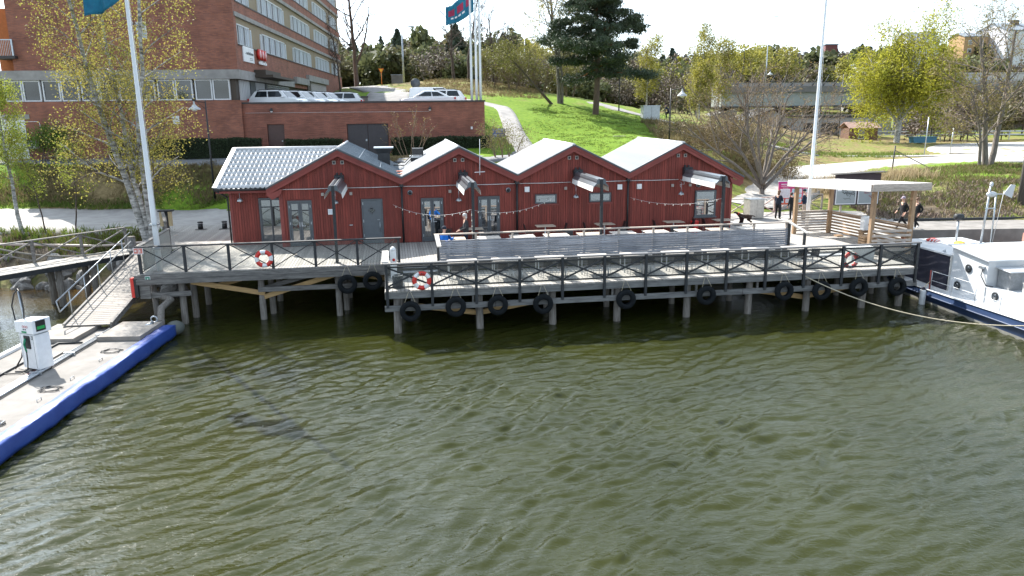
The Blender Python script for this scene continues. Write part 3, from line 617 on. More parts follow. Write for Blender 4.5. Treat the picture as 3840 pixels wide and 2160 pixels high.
def make_car(kind, label, pos, rz, group):
    t = thing('parked_car', label, 'car', pos, rz, group); b, g = car_mesh(kind); bo = b.build('body', m_carwhite, t); bv = bo.modifiers.new('bevel', 'BEVEL'); bv.width = .05; bv.segments = 2; bv.limit_method = 'ANGLE'
    g.build('windows', m_carglass, t)
    top = 1.6 if kind == 'suv' else (1.92 if kind == 'van' else 1.45)
    for s in (-1, 1):
        for x in (-1.32, 1.32):
            w = MB().torus(.24, .095, (x, s * .80, .33), 18, 8, 'y').build('wheel', m_rubber, t); MB().lathe([(.2, -.02), (.2, .06)], (x, s * .82 - .02, .33), 14, axis='y').build('rim', m_steel, w)
        MB().ellipsoid((.78, s * 1.02, 1.08), (.09, .13, .08), 8, 6).build('mirror', m_carwhite, t)
        MB().box(-2.23, -2.1, s * .84 - .1, s * .84 + .1, .78, .95).build('tail_lamp', m_tail, t)
        MB().box(2.08, 2.2, s * .74 - .16, s * .74 + .16, .66, .8).build('headlight', m_wframe, t)
        if kind == 'suv': MB().tube([(-1.5, s * .62, top - .05), (-1.3, s * .62, top + .03), (.2, s * .62, top + .035), (.4, s * .62, top - .05)], .022, 6).build('roof_rail', m_black, t)
    return t
cars = [('suv', 2.3, 2.6, -.28, 'white car with roof rails nearest the office corner, tail towards the building'), ('suv', 3.3, 4.9, -.28, 'second white car from the office corner in the left row'), ('suv', 4.0, 7.2, -.28, 'third white car from the office corner in the left row'), ('suv', 4.7, 9.5, -.28, 'fourth white car from the office corner in the left row'), ('suv', 5.6, 11.5, pi, 'rearmost white car of the left row, turned the other way')]
for k, x, y, r, lab in cars: make_car(k, lab, T(x, y, 8.68), TPH + r, 'cars parked behind the brick wall')
make_car('sedan', 'low white saloon nearest the wall beside the white flagpoles', T(13.9, 2.6, 8.68), TPH + pi, 'cars parked behind the brick wall')
make_car('suv', 'white car between the saloon and the van beside the flagpoles', T(14.8, 5.6, 8.68), TPH + pi, 'cars parked behind the brick wall')
make_car('van', 'white van at the back of the car park beside the flagpoles', T(14.4, 9.4, 8.68), TPH, 'cars parked behind the brick wall')
# ================================================================== RED BOATHOUSE RESTAURANT
class Loc:
    """a thing whose parts are given in the pier's (a, b, height) coordinates"""
    def __init__(s, name, label, cat, a, b, z, group=None):
        s.o = pier_thing(name, label, cat, a, b, z, 0, group); s.off = (-a, -b, -z)
    def part(s, mb, name, m, parent=None): return mb.build(name, m, parent or s.o, (0, 0, 0) if parent else s.off)
    def at(s, me, name, a, b, z, rot=(0, 0, 0), parent=None, scale=(1, 1, 1)):
        return obj(name, me, parent or s.o, (a, b, z) if parent else (a + s.off[0], b + s.off[1], z + s.off[2]), rot, scale)
DECK, PIER = 2.23, 1.75
WB, BB = 8.35, 8.08           # wall plane, bargeboard plane
APEX = [-2.12, 3.62, 9.32, 14.99]; VAL = [-5.48, .81, 6.47, 12.18, 18.30]; ZR, ZV = 6.80, 5.40
BACK = [17.4, 17.0, 15.6, 15.4]
def roofz(a):
    for i in range(4):
        if a <= VAL[i + 1] or i == 3:
            l, r = VAL[i], VAL[i + 1]; zl = ZV - .36 if i == 0 else ZV; zr = ZV - .36 if i == 3 else ZV; p = APEX[i]
            return zl + (ZR - zl) * (a - l) / (p - l) if a <= p else ZR + (zr - ZR) * (a - p) / (r - p)
m_doorglass = window_mat('door_glass', (.018, .022, .026), .02); m_doorglass.node_tree.nodes['Principled BSDF'].inputs['IOR'].default_value = 2.3
m_tile = mat('roof_tile_grey', (.54, .545, .555), .34, var=.12, scale=4, rnd=.07)
m_sheet = mat('silvery_sheet_roof', (.36, .365, .375), .45, metal=.2, col2=(.64, .645, .65), scale=1.2, stretch=(.35, 3.5, 1), detail=6)
m_sheetdk = mat('shaded_sheet_roof', (.20, .235, .27), .3, metal=.5, var=.15, scale=1.5)  # first gable's right slope: shade and sky reflection put into the colour
m_roofedge = mat('dark_roof_edge', (.07, .075, .085), .5)
m_lampglass = mat('bulb_glass', (.80, .74, .62), .3)
def make_boathouse():
    H = Loc('boathouse', 'dark red timber boathouse with four gables and silvery roofs on the pier', 'building', 6.4, 8.35, DECK)
    P = H.part
    # ---- carcass behind the boards
    for i in range(4):
        l, r, p = VAL[i], VAL[i + 1], APEX[i]; l2 = max(l, -4.95); r2 = min(r, 17.78)
        pts = [(l2, WB + .03, DECK - .3), (r2, WB + .03, DECK - .3), (r2, WB + .03, roofz(r2) - .22), (p, WB + .03, ZR - .2), (l2, WB + .03, roofz(l2) - .22)]
        P(MB().prism(pts, (0, BACK[i] - WB - .6, 0)), 'wall', m_redtrim)
    wing = P(MB().prism([(-7.42, 9.42, DECK - .3), (-4.9, 9.42, DECK - .3), (-4.9, 9.42, 4.95), (-7.42, 9.42, 4.95)], (0, 5.5, 0)), 'wall', m_redtrim)
    # ---- vertical boards, cut round the openings
    ops = [(-4.60, -3.46, 0, 4.46), (-1.15, -.12, 0, 4.44), (1.71, 2.81, 0, 4.40), (4.52, 5.62, 0, 4.40), (7.38, 8.50, 3.96, 4.43), (10.18, 11.32, 3.96, 4.43), (15.80, 16.97, 3.03, 4.41)]
    w = .1195; a = -4.78; k = 0
    while a < 17.70:
        c = a + w / 2; zt = roofz(c) - .24; segs = [(DECK + .03, zt)]
        for o0, o1, z0, z1 in ops:
            if o0 - .05 < c < o1 + .05:
                segs = ([(DECK + .03, z0 - .05)] if z0 > 0 else []) + [(z1 + .05, zt)]
        for z0, z1 in segs:
            d = .025 + .010 * ((k * 7) % 3)
            s0, s1 = roofz(a) - .24 - zt, roofz(a + w - .012) - .24 - zt
            if z1 < zt: s0 = s1 = 0
            m = MB().add([(a, WB - d, z0), (a + w - .012, WB - d, z0), (a + w - .012, WB - d, z1 + s1), (a, WB - d, z1 + s0), (a, WB + .02, z0), (a + w - .012, WB + .02, z0), (a + w - .012, WB + .02, z1 + s1), (a, WB + .02, z1 + s0)],
                         [(0, 1, 2, 3), (4, 7, 6, 5), (0, 3, 7, 4), (1, 5, 6, 2), (3, 2, 6, 7), (0, 4, 5, 1)])
            P(m, 'wall_board', m_red)
        a += w; k += 1
    a = -7.30
    while a < -6.12: P(MB().box(a, a + w - .012, 9.38, 9.425, DECK + .03, 4.94), 'wall_board', m_red, None); a += w
    while a < -5.0: P(MB().box(a, a + w - .012, 9.38, 9.425, 4.52, 4.94), 'wall_board', m_red, None); a += w
    for c0, c1, bb in ((-4.96, -4.79, WB), (17.70, 17.82, WB), (-7.44, -7.31, 9.42)): P(MB().box(c0, c1, bb - .055, bb + .06, DECK, roofz(c0) - .3 if bb == WB else 4.94), 'corner_board', m_redtrim)
    # ---- bargeboards (double), roof sheets
    for i in range(4):
        l, r, p = VAL[i], VAL[i + 1], APEX[i]; zl = ZV - .36 if i == 0 else ZV; zr = ZV - .36 if i == 3 else ZV
        for (a0, z0, a1, z1) in ((l, zl, p, ZR), (p, ZR, r, zr)):
            pts = [(a0, BB, z0 - .02), (a1, BB, z1 - .02), (a1, BB, z1 - .30), (a0, BB, z0 - .30)]
            P(MB().prism(pts, (0, .045, 0)), 'bargeboard', m_redtrim)
            pts = [(a0, BB - .035, z0 + .0), (a1, BB - .035, z1 + .0), (a1, BB - .035, z1 - .13), (a0, BB - .035, z0 - .13)]
            P(MB().prism(pts, (0, .033, 0)), 'bargeboard', m_redtrim)
            nx, nz = -(z1 - z0), (a1 - a0); L = sqrt(nx * nx + nz * nz); nx /= L; nz /= L
            e = .055
            sh = MB().prism([(a0, BB - .06, z0 + .01), (a1, BB - .06, z1 + .01), (a1 + nx * e, BB - .06, z1 + nz * e), (a0 + nx * e, BB - .06, z0 + nz * e)], (0, BACK[i] - BB + .06, 0))
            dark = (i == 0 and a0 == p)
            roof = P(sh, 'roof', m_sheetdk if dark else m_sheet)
            # standing seams / corrugation run down the slope
            step = .62 if dark else .26; seam = MB(); n = 0
            bb = BB + .1
            seam.prism([(0, 0, .0), (L, 0, .0), (L, 0, .035), (0, 0, .035)], (0, .04 if dark else .07, 0)); me = seam.mesh('seam', m_sheetdk if dark else m_sheet)
            ang = atan2(z1 - z0, a1 - a0)
            while bb < BACK[i] - .1:
                o = obj('seam', me, roof, (a0 + nx * (e + .001), bb, z0 + .01 + nz * (e + .001) - .01), (0, -ang, 0)); bb += step
            if dark:
                for q in (.33, .66): P(MB().beam((a0 + (a1 - a0) * q + nx * (e + .01), BB, z0 + (z1 - z0) * q + nz * (e + .01)), (a0 + (a1 - a0) * q + nx * (e + .01), BACK[i], z0 + (z1 - z0) * q + nz * (e + .01)), .04, .03), 'cross_seam', m_sheetdk)
            P(MB().beam((a0 + nx * .03, BB - .075, z0 + nz * .03), (a1 + nx * .03, BB - .075, z1 + nz * .03), .03, .075, (0, -1, 0) if False else (nx, 0, nz)), 'roof_edge', m_roofedge)
        P(MB().tube([(p, BB - .05, ZR + .05), (p, BACK[i], ZR + .05)], .07, 8), 'ridge_cap', m_sheet)
    # bracket-shaped foot of the outer bargeboards
    P(MB().prism([(VAL[0], BB - .02, ZV - .64), (VAL[0] + .75, BB - .02, ZV - .34), (VAL[0] + .62, BB - .02, ZV - .66), (VAL[0] + .25, BB - .02, ZV - .86)], (0, .05, 0)), 'bargeboard', m_redtrim)
    P(MB().prism([(VAL[4], BB - .02, ZV - .64), (VAL[4] - .75, BB - .02, ZV - .34), (VAL[4] - .62, BB - .02, ZV - .66), (VAL[4] - .2, BB - .02, ZV - .80)], (0, .05, 0)), 'bargeboard', m_redtrim)
    # ---- tiled wing roof
    e0, r0 = (9.0, 5.04), (12.25, 6.70)
    deck = P(MB().prism([(-7.95, e0[0], e0[1] - .05), (-2.0, e0[0], e0[1] - .05), (-2.0, r0[0], r0[1] - .05), (-7.5, r0[0], r0[1] - .05)], (0, 0, -.08)).prism([(-7.5, r0[0], r0[1] - .05), (-2, r0[0], r0[1] - .05), (-2, 15.6, 5.0), (-7.6, 15.6, 5.0)], (0, 0, -.08)), 'roof', m_roofedge)
    sl = atan2(r0[1] - e0[1], r0[0] - e0[0]); SL = sqrt((r0[1] - e0[1]) ** 2 + (r0[0] - e0[0]) ** 2); rows, tw = 9, .222; rl = SL / rows
    v = []; N = 8
    for y, lift in ((-.05, .045), (rl + .02, .012)):
        for j in range(N + 1):
            x = tw * j / N; h = .035 * sin(2 * pi * j / N) + lift; v.append((x, y, h))
    o = len(v); v += [(x, y, z - .02) for x, y, z in v]
    f = [(j, j + 1, N + 2 + j, N + 1 + j) for j in range(N)] + [(o + j, j, j + 1, o + j + 1)[::-1] for j in range(N)]
    tile = MB().add(v, f, True).mesh('roof_tile', m_tile)
    for rI in range(rows):
        q = (rI) * rl; yb, zb = e0[0] + q * cos(sl), e0[1] + q * sin(sl); a = -7.93 + .45 * rI / rows
        while a < -2.55 and a < -5.3 + (rI + 1.8) * .40:
            obj('roof_tile', tile, deck, (a, yb, zb), (sl, 0, 0)); a += tw
    P(MB().beam((-7.97, e0[0] - .08, e0[1] + .05), (-7.52, r0[0], r0[1] + .09), .2, .05), 'verge_board', m_tile)
    P(MB().tube([(-7.55, r0[0], r0[1] + .03), (-2.3, r0[0], r0[1] + .03)], .1, 8), 'ridge_cap', m_tile)
    P(MB().box(-7.95, -5.3, 9.02, 9.07, 4.80, 5.0), 'fascia', m_redtrim)
    P(MB().tube([(-8.0, 8.95, 4.98), (-5.35, 8.95, 4.97)], .065, 8), 'gutter', m_black)
    P(MB().tube([(-7.9, 8.97, 4.93), (-7.75, 9.1, 4.8), (-7.52, 9.33, 4.6), (-7.5, 9.35, 4.4), (-7.5, 9.35, DECK + .02)], .045, 8), 'downpipe', m_black)
    for vv in VAL[1:4]: P(MB().tube([(vv, WB - .12, ZV - .34), (vv, WB - .1, DECK + .02)], .05, 8).box(vv - .09, vv + .09, WB - .18, WB - .04, ZV - .42, ZV - .26), 'downpipe', m_black)
    P(MB().tube([(17.95, WB + .1, ZV - .72), (18.1, WB + .1, ZV - .66), (18.22, WB + .1, ZV - .5), (18.25, WB + .1, ZV - .42)], .045, 8), 'downpipe', m_black)
    # ---- doors and windows
    def dbl(a0, a1, zt, b=WB, fixed=False):
        c = (a0 + a1) / 2; z0 = DECK + .02; f = MB(); t = .075
        f.box(a0, a0 + t, b - .06, b + .05, z0, zt).box(a1 - t, a1, b - .06, b + .05, z0, zt).box(a0 + t, a1 - t, b - .06, b + .05, zt - t, zt)
        fr = P(f, 'door_frame', m_grey)
        for l, r in ((a0 + t + .005, c - .006), (c + .006, a1 - t - .005)):
            q = MB(); s = .085 if not fixed else .03; kz = .22 if not fixed else .05
            q.box(l, l + s, b - .045, b + .02, z0 + .01, zt - t - .005).box(r - s, r, b - .045, b + .02, z0 + .01, zt - t - .005).box(l + s, r - s, b - .045, b + .02, zt - t - s, zt - t - .005).box(l + s, r - s, b - .045, b + .02, z0 + .01, z0 + kz)
            d = P(q, 'door_leaf' if not fixed else 'window_frame', m_grey); MB().box(l + s, r - s, b - .015, b + .0, z0 + kz, zt - t - s).build('pane', m_doorglass, d)
            if not fixed:
                hx = r - .045 if r < c else l + .045
                MB().box(hx - .02, hx + .02, b - .055, b - .045, 3.2, 3.42).beam((hx, b - .07, 3.24), (hx + (.16 if hx > c else 0.0), b - .07, 3.23), .025, .025).build('handle', m_steel, d)
                for hz_ in (2.5, 3.3, 4.1): MB().box((l - .02) if r < c else (r - .01), (l + .01) if r < c else (r + .02), b - .07, b - .045, hz_, hz_ + .12).build('hinge', m_steel, d)
    dbl(-4.59, -3.47, 4.45); dbl(1.72, 2.80, 4.39); dbl(4.53, 5.61, 4.40); dbl(-6.08, -4.93, 4.50, 9.39, True)
    f = MB(); f.box(-1.14, -1.07, WB - .06, WB + .03, DECK + .02, 4.43).box(-.20, -.13, WB - .06, WB + .03, DECK + .02, 4.43).box(-1.07, -.20, WB - .06, WB + .03, 4.36, 4.43); P(f, 'door_frame', m_grey)
    d = P(MB().box(-1.065, -.205, WB - .045, WB, DECK + .03, 4.355), 'door', mat('grey_door_paint', (.10, .115, .13), .45, var=.06))
    MB().prism([(-.66, WB - .062, 4.10), (-.46, WB - .062, 3.88), (-.66, WB - .062, 3.66), (-.86, WB - .062, 3.88)], (0, .015, 0)).build('door_window', m_grey, d)
    MB().prism([(-.66, WB - .066, 4.04), (-.52, WB - .066, 3.88), (-.66, WB - .066, 3.72), (-.80, WB - .066, 3.88)], (0, .003, 0)).build('pane', m_win, d)
    MB().tube([(-.3, WB - .05, 2.85), (-.3, WB - .1, 2.87), (-.3, WB - .1, 3.28), (-.3, WB - .05, 3.3)], .014, 6).beam((-.3, WB - .08, 3.42), (-.42, WB - .08, 3.42), .02, .02).build('handle', m_steel, d)
    for zz in (2.6, 3.3, 4.15): MB().box(-1.085, -1.055, WB - .07, WB - .045, zz, zz + .13).build('hinge', m_steel, d)
    def window(a0, a1, z0, z1, t=.06):
        fr = P(MB().box(a0, a0 + t, WB - .07, WB + .03, z0, z1).box(a1 - t, a1, WB - .07, WB + .03, z0, z1).box(a0 + t, a1 - t, WB - .07, WB + .03, z1 - t, z1).box(a0 + t, a1 - t, WB - .07, WB + .03, z0, z0 + t), 'window_frame', m_grey)
        MB().box(a0 + t, a1 - t, WB - .03, WB - .01, z0 + t, z1 - t).build('pane', m_doorglass, fr); return fr
    window(7.40, 8.49, 3.97, 4.42); window(10.19, 11.31, 3.97, 4.42)
    wf = window(15.82, 16.95, 3.05, 4.40, .075); MB().box(15.76, 17.0, WB - .12, WB - .0, 2.98, 3.05).build('sill', m_grey, wf)
    for a0, a1, z in ((7.3, 8.6, 3.93), (10.1, 11.4, 3.93)): P(MB().box(a0, a1, WB - .055, WB - .02, z - .07, z), 'window_trim', m_redtrim)
    # ---- vents, speakers, small fittings on the wall
    vm = mat('vent_grey', (.36, .33, .30), .6)
    for p in APEX:
        for d_ in (-.19, .19): g = P(MB().box(p + d_ - .08, p + d_ + .08, WB - .08, WB - .03, 6.12, 6.29), 'vent', vm); MB().box(p + d_ - .05, p + d_ + .05, WB - .085, WB - .08, 6.15, 6.26).build('grille', m_dark, g)
    for c, z in ((-2.93, 4.72), (-1.60, 4.72), (3.15, 4.70), (8.95, 4.70), (10.0, 4.70), (14.55, 4.70), (15.5, 4.70)): P(MB().box(c - .065, c + .065, WB - .12, WB - .02, z - .07, z + .07), 'outdoor_speaker', vm)
    for c in (6.98, 11.75, 12.78): P(MB().box(c - .12, c + .12, WB - .12, WB - .02, 4.57, 4.82), 'wall_box', m_white)
    for c in (1.21, 6.04, 15.95): q = P(MB().lathe([(.12, -.05), (.12, .02)], (c, WB - .05, 4.69), 18, axis='y'), 'round_vent', m_steel); MB().lathe([(.085, -.055), (.085, -.05)], (c, WB - .05, 4.69), 16, axis='y').build('grille', m_dark, q)
    q = P(MB().box(-2.73, -2.46, WB - .06, WB - .04, 3.74, 4.0), 'notice', m_white); MB().box(-2.69, -2.5, WB - .063, WB - .06, 3.78, 3.96).build('print', mat('notice_print', (.45, .5, .58), .7, col2=(.75, .76, .78), scale=40), q)
    P(MB().box(-1.75, -1.6, WB - .1, WB - .03, 3.18, 3.22), 'tap', m_steel)
    # cable of the fairy lights along the eaves, white line over all four gables
    cb = MB()
    for a0, a1 in ((-4.9, -2.2), (-2.0, .72), (.9, 3.5), (3.75, 6.38), (6.56, 9.2), (9.45, 12.1), (12.26, 14.85)): cb.tube([(a0, WB - .09, 5.0), ((a0 + a1) / 2, WB - .09, 4.985), (a1, WB - .09, 5.0)], .018, 5)
    P(cb, 'cable', m_wframe)
    P(MB().tube([(14.97, WB - .1, 4.98), (15.15, WB - .1, 4.9), (15.17, WB - .1, 4.76), (14.95, WB - .1, 4.74), (14.97, WB - .1, 4.6)], .014, 5), 'cable', m_wframe)
    # pendant lamps
    for c, b, z in ((-6.9, 9.15, 4.5), (-2.32, 7.9, 4.42), (3.55, 7.95, 4.36), (9.40, 7.95, 4.36), (14.90, 7.95, 4.36)):
        l = P(MB().tube([(c, b, z + .5), (c, b, z + .05)], .012, 5).lathe([(.015, z + .06), (.06, z + .04), (.12, z - .02), (.155, z - .1), (.15, z - .105)], (c, b, 0), 14), 'pendant_lamp', m_steel); MB().ellipsoid((c, b, z - .09), (.05, .05, .06)).build('bulb', m_lampglass, l)
        P(MB().beam((c, b, z + .5), (c, b + .45, z + .52), .02, .02), 'lamp_arm', m_steel)
    # antenna
    P(MB().tube([(4.6, BB - .12, 5.48), (4.63, BB - .12, 7.2)], [.02, .012], 6).beam((4.35, BB - .12, 5.62), (4.85, BB - .12, 5.64), .03, .03), 'antenna', m_white)
    # chimneys and ventilation boxes in the first valley
    c = P(MB().box(-.32, .32, 13.0, 13.6, 5.1, 6.35).prism([(-.32, 13.0, 6.35), (.32, 13.0, 6.35), (.48, 12.85, 6.62), (-.48, 12.85, 6.62)], (0, .75, 0)), 'chimney', m_dark); MB().box(-.52, .52, 12.8, 13.75, 6.62, 6.68).build('cap', m_steel, c)
    c = P(MB().box(1.45, 2.3, 13.6, 14.4, 5.2, 6.05), 'ventilation_unit', m_dark); MB().box(1.4, 2.35, 13.55, 14.45, 6.05, 6.14).build('cap', m_steel, c); MB().box(1.55, 2.15, 13.7, 14.3, 6.18, 6.55).build('fan_box', m_black, c)
    P(MB().tube([(.5, 12.7, 5.9), (1.1, 13.0, 5.85), (1.5, 13.4, 6.2)], .03, 5).tube([(.5, 13.2, 5.7), (1.1, 13.5, 5.65), (1.5, 13.9, 6.0)], .03, 5), 'roof_ladder', m_dark)
    P(MB().beam((.55, 9.3, 5.52), (.95, 9.3, 5.52), .3, .05).beam((.6, 10.6, 5.55), (.95, 10.6, 5.56), .3, .05), 'valley_tile', mat('terracotta', (.42, .14, .09), .7))
    return H
make_boathouse()

# ------------------------------------------------------------------ folded awnings on posts in front of each gable
m_awn = mat('awning_box', (.10, .115, .13), .3, metal=.4, var=.1); m_awncloth = mat('awning_cloth', (.62, .61, .58), .8)
def make_awning(i, p, label):
    A = Loc('awning', label, 'awning', p, 3.75, DECK, 'folded awnings on posts in front of the gables')
    z = 5.34; prof = lambda s: [(p + s * x, 0, z + h) for x, h in ((.02, .16), (.10, .20), (.17, .17), (.21, .08), (.21, -.0), (.34, -.14), (.33, -.18), (.18, -.06), (.02, -.02))]
    for s, nm in ((-1, 'awning_box'), (1, 'awning_box')):
        v = [(x, 3.85, zz) for x, _, zz in prof(s)]
        A.part(MB().prism(v, (0, WB - .35 - 3.85, 0)), nm, m_awn)
    A.part(MB().box(p - .06, p + .06, 3.78, 3.86, 5.12, 5.52), 'end_plate', m_dark)
    A.part(MB().box(p - .22, p + .22, WB - .34, WB - .05, 5.15, 5.62).box(p - .14, p - .06, WB - .1, WB - .04, 5.62, 5.72).box(p + .06, p + .14, WB - .1, WB - .04, 5.62, 5.72), 'wall_bracket', m_dark)
    for s in (-1, 1):
        A.part(MB().add([(p + s * .33, 3.95, 5.19), (p + s * .33, WB - .45, 5.19), (p + s * .37, WB - .45, 4.98), (p + s * .37, 3.95, 4.96)] + [(p + s * .34, 3.95, 5.19), (p + s * .34, WB - .45, 5.19), (p + s * .38, WB - .45, 4.98), (p + s * .38, 3.95, 4.96)], [(0, 1, 2, 3), (7, 6, 5, 4), (0, 4, 5, 1), (2, 6, 7, 3), (1, 5, 6, 2), (0, 3, 7, 4)]), 'awning_cloth', m_awncloth)
    A.part(MB().box(p - .06, p + .06, 3.72, 3.84, DECK, 5.16), 'post', m_dark); A.part(MB().box(p - .13, p + .13, 3.66, 3.90, DECK, DECK + .02), 'foot_plate', m_dark)
for i, p in enumerate((-2.10, 3.80, 9.55, 15.28)): make_awning(i, p, ['folded grey awning on a post before the leftmost gable', 'folded grey awning on a post before the second gable from the left', 'folded grey awning on a post before the third gable from the left', 'folded grey awning on a post before the rightmost gable'][i])
# ------------------------------------------------------------------ fairy lights strung between the wall and the posts
def string_lights(label, p, q, sag, n):
    p, q = W(*p), W(*q); t = thing('string_lights', label, 'lights', p, 0); pts = [(p.lerp(q, k / 24) - Vector((0, 0, sag * 4 * (k / 24) * (1 - k / 24)))) - p for k in range(25)]
    MB().tube(pts, .006, 4).build('cable', m_wframe, t); me = MB().lathe([(.010, 0), (.011, -.025), (.022, -.05), (.019, -.075), (.006, -.085)], n=8).mesh('bulb', m_lampglass)
    for k in range(n):
        u = (k + .5) / n; c = (p.lerp(q, u) - Vector((0, 0, sag * 4 * u * (1 - u)))) - p; obj('bulb', me, t, c)
string_lights('string of bulbs across the first doors to the second awning post', (.35, 8.2, 4.15), (3.74, 3.82, 4.35), .38, 11)
string_lights('string of bulbs from the second awning post towards the small windows', (3.86, 3.82, 4.30), (8.3, 8.2, 4.25), .35, 12)
string_lights('string of bulbs across the rightmost gable to its awning post', (12.3, 8.2, 4.15), (15.22, 3.82, 4.5), .3, 11)
string_lights('short string of bulbs wound down the second awning post', (3.72, 3.70, 4.3), (3.73, 3.70, 3.3), .0, 4)
# ================================================================== PIER, DECKS, RAILINGS
def plank_mesh(L, w=.113, t=.032, m=None):
    return MB().box(-w / 2, w / 2, 0, L, -t, 0).mesh('plank', m or m_wood)
def pile(Lc, a, b, top, r=.135, bot=-1.6):
    rr = random.Random(int(a * 100) + int(b * 10)); lean = rr.uniform(-.05, .05)
    Lc.part(MB().tube([(a + lean, b, bot), (a + lean * .5, b, 0), (a, b, top)], [r * 1.06, r, r * .94], 12), 'pile', m_pile)
m_planedge = mat('deck_beam_light', (.165, .163, .16), .8, var=.35, scale=2.4, stretch=(.7, 5, 5), bump=.3, bscale=14)
def make_terrace():
    D = Loc('terrace_deck', 'upper wooden terrace deck around the red boathouse', 'deck', 0, 5.7, DECK)
    A0, A1, B0, B1 = -9.98, 18.55, 3.02, 8.40; w = .1255; rr = random.Random(2)
    meshes = {}
    def pl(L):
        k = round(L, 2)
        if k not in meshes: meshes[k] = plank_mesh(k)
        return meshes[k]
    a = A0 + w / 2
    while a < A1:
        b1 = 9.45 if a < -4.9 else B1
        D.at(pl(b1 - B0), 'plank', a, B0, DECK + rr.uniform(-.003, .003)); a += w
    a = -12.2
    while a < -7.55: D.at(pl(16.9 - 9.5 if a > -9.98 else 16.9 - 9.0 - max(0, (-9.98 - a)) * 0), 'plank', a, 9.5 if a > -9.98 else 9.0, DECK + rr.uniform(-.003, .003)); a += w
    # edge beams, joists, piles, braces
    P = D.part
    P(MB().box(A0 - .1, .42, 2.93, 3.0, DECK - .20, DECK - .035), 'edge_beam', m_beam); P(MB().box(A0 - .02, .42, 2.90, 2.98, DECK - .42, DECK - .21), 'edge_beam', m_beam)
    P(MB().box(.42, 18.5, 3.40, 3.48, DECK - .44, DECK - .04), 'edge_beam', m_beam)
    P(MB().box(A0 - .06, A0, 3.0, 9.3, DECK - .35, DECK - .04), 'edge_beam', m_beam)
    for b in (4.4, 6.0, 7.6): P(MB().box(A0 + .1, 18.4, b, b + .1, DECK - .25, DECK - .04), 'joist', m_beam)
    for a in (-8.41, -5.25, -2.09): pile(D, a, 3.40, DECK - .44)
    for a in (-8.2, -5.0, -1.85, 1.2): pile(D, a, 4.35, DECK - .26)
    for a in (-8.2, -5.0, -1.85): pile(D, a, 6.6, DECK - .26)
    for a in (-9.6, ): pile(D, a, 3.7, DECK - .4, .12)
    P(MB().beam((-9.9, 3.2, 1.28), (-8.0, 3.2, 1.33), .08, .2), 'cross_beam', m_beam); P(MB().beam((-5.35, 3.2, 1.34), (.3, 3.2, 1.34), .08, .2), 'cross_beam', m_beam)
    P(MB().beam((-8.0, 3.28, 1.78), (-5.1, 3.28, 1.16), .07, .2), 'brace', m_newwood); P(MB().beam((-5.3, 3.36, .95), (-2.1, 3.36, 1.85), .07, .2), 'brace', m_newwood)
    P(MB().beam((-5.2, 3.9, 1.25), (-2.6, 3.9, 1.9), .07, .18), 'brace', m_beam); P(MB().beam((-7.4, 4.6, 1.25), (-5.3, 4.6, 1.8), .07, .2), 'brace', m_newwood); P(MB().beam((-2.0, 3.5, 1.9), (.3, 3.5, 1.45), .07, .2), 'brace', m_newwood)
    P(MB().box(-9.95, -9.55, 3.05, 3.1, 1.2, 1.9), 'board', m_beam)
    # two treads down to the lower pier
    for i, (b, z) in enumerate(((3.16, DECK - .16), (2.90, DECK - .32))):
        P(MB().box(.66, 2.12, b - .14, b + .14, z - .04, z), 'step', m_wood_x)
    return D
make_terrace()
def make_pier():
    D = Loc('lower_pier', 'lower wooden jetty with plank ends showing above the grey beam', 'pier', 11, 1.7, PIER)
    P = D.part; w = .1555; me = plank_mesh(3.36, .139, .045); rr = random.Random(5); a = -.02
    while a < 22.62: D.at(me, 'plank', a, -.05 + rr.uniform(-.015, .015), PIER + rr.uniform(-.004, .004)); a += w
    P(MB().box(.0, 22.6, -.02, .06, PIER - .30, PIER - .05), 'edge_beam', m_planedge)
    for a0, a1 in ((-.12, 4.2), (4.22, 9.2), (9.22, 14.6), (14.62, 22.62)): P(MB().box(a0, a1, -.05, .04, PIER - .80, PIER - .58), 'lower_beam', m_planedge)
    for b in (1.1, 2.2, 3.2): P(MB().box(-.05, 22.6, b, b + .1, PIER - .26, PIER - .05), 'joist', m_beam)
    P(MB().box(-.10, -.02, -.02, 3.3, PIER - .32, PIER - .05), 'edge_beam', m_beam)
    for a in (.36, 3.60, 6.58, 9.31, 12.33, 15.08, 17.72, 20.35, 22.1): pile(D, a, .32, PIER - .3, .15); pile(D, a + .2, 2.6, PIER - .28, .13)
    for a0, a1, z0, z1 in ((1.2, 3.6, .98, .58), (3.6, 6.4, .58, 1.02), (15.2, 17.7, .98, .55), (17.7, 20.3, .55, 1.0)): P(MB().beam((a0, .55, z0), (a1, .55, z1), .07, .2), 'brace', m_newwood)
    for a in (.9, 3.3, 6.3, 9.0, 12.6, 15.3, 17.4, 20.1): P(MB().box(a, a + .08, .1, .18, PIER - .62, PIER - .3), 'hanger', m_beam)
    return D
make_pier()
def make_right_deck():
    D = Loc('pergola_deck', 'pale wooden deck under the roofed pergola at the right end', 'deck', 22, 6, 1.93)
    me = plank_mesh(6.9, .145, .04); a = 18.66; rr = random.Random(7)
    while a < 26.3: D.at(me, 'plank', a, 3.40, 1.93 + rr.uniform(-.003, .003)); a += .154
    D.part(MB().box(18.55, 26.3, 3.36, 3.42, 1.60, 1.89), 'edge_beam', m_beam); D.part(MB().box(18.6, 26.2, 5.5, 5.6, 1.6, 1.88).box(18.6, 26.2, 8.5, 8.6, 1.6, 1.88), 'joist', m_beam)
    for a in (20.5, 23.5, 26.0): pile(D, a, 3.9, 1.6); pile(D, a, 7.0, 1.6)
    # shallow ramp from the jetty
    D.part(MB().prism([(18.7, 3.36, 1.78), (22.6, 3.36, 1.78), (22.6, 3.0, 1.77), (18.7, 3.0, 1.77)], (0, 0, .05)), 'threshold', m_wood_x)
make_right_deck()

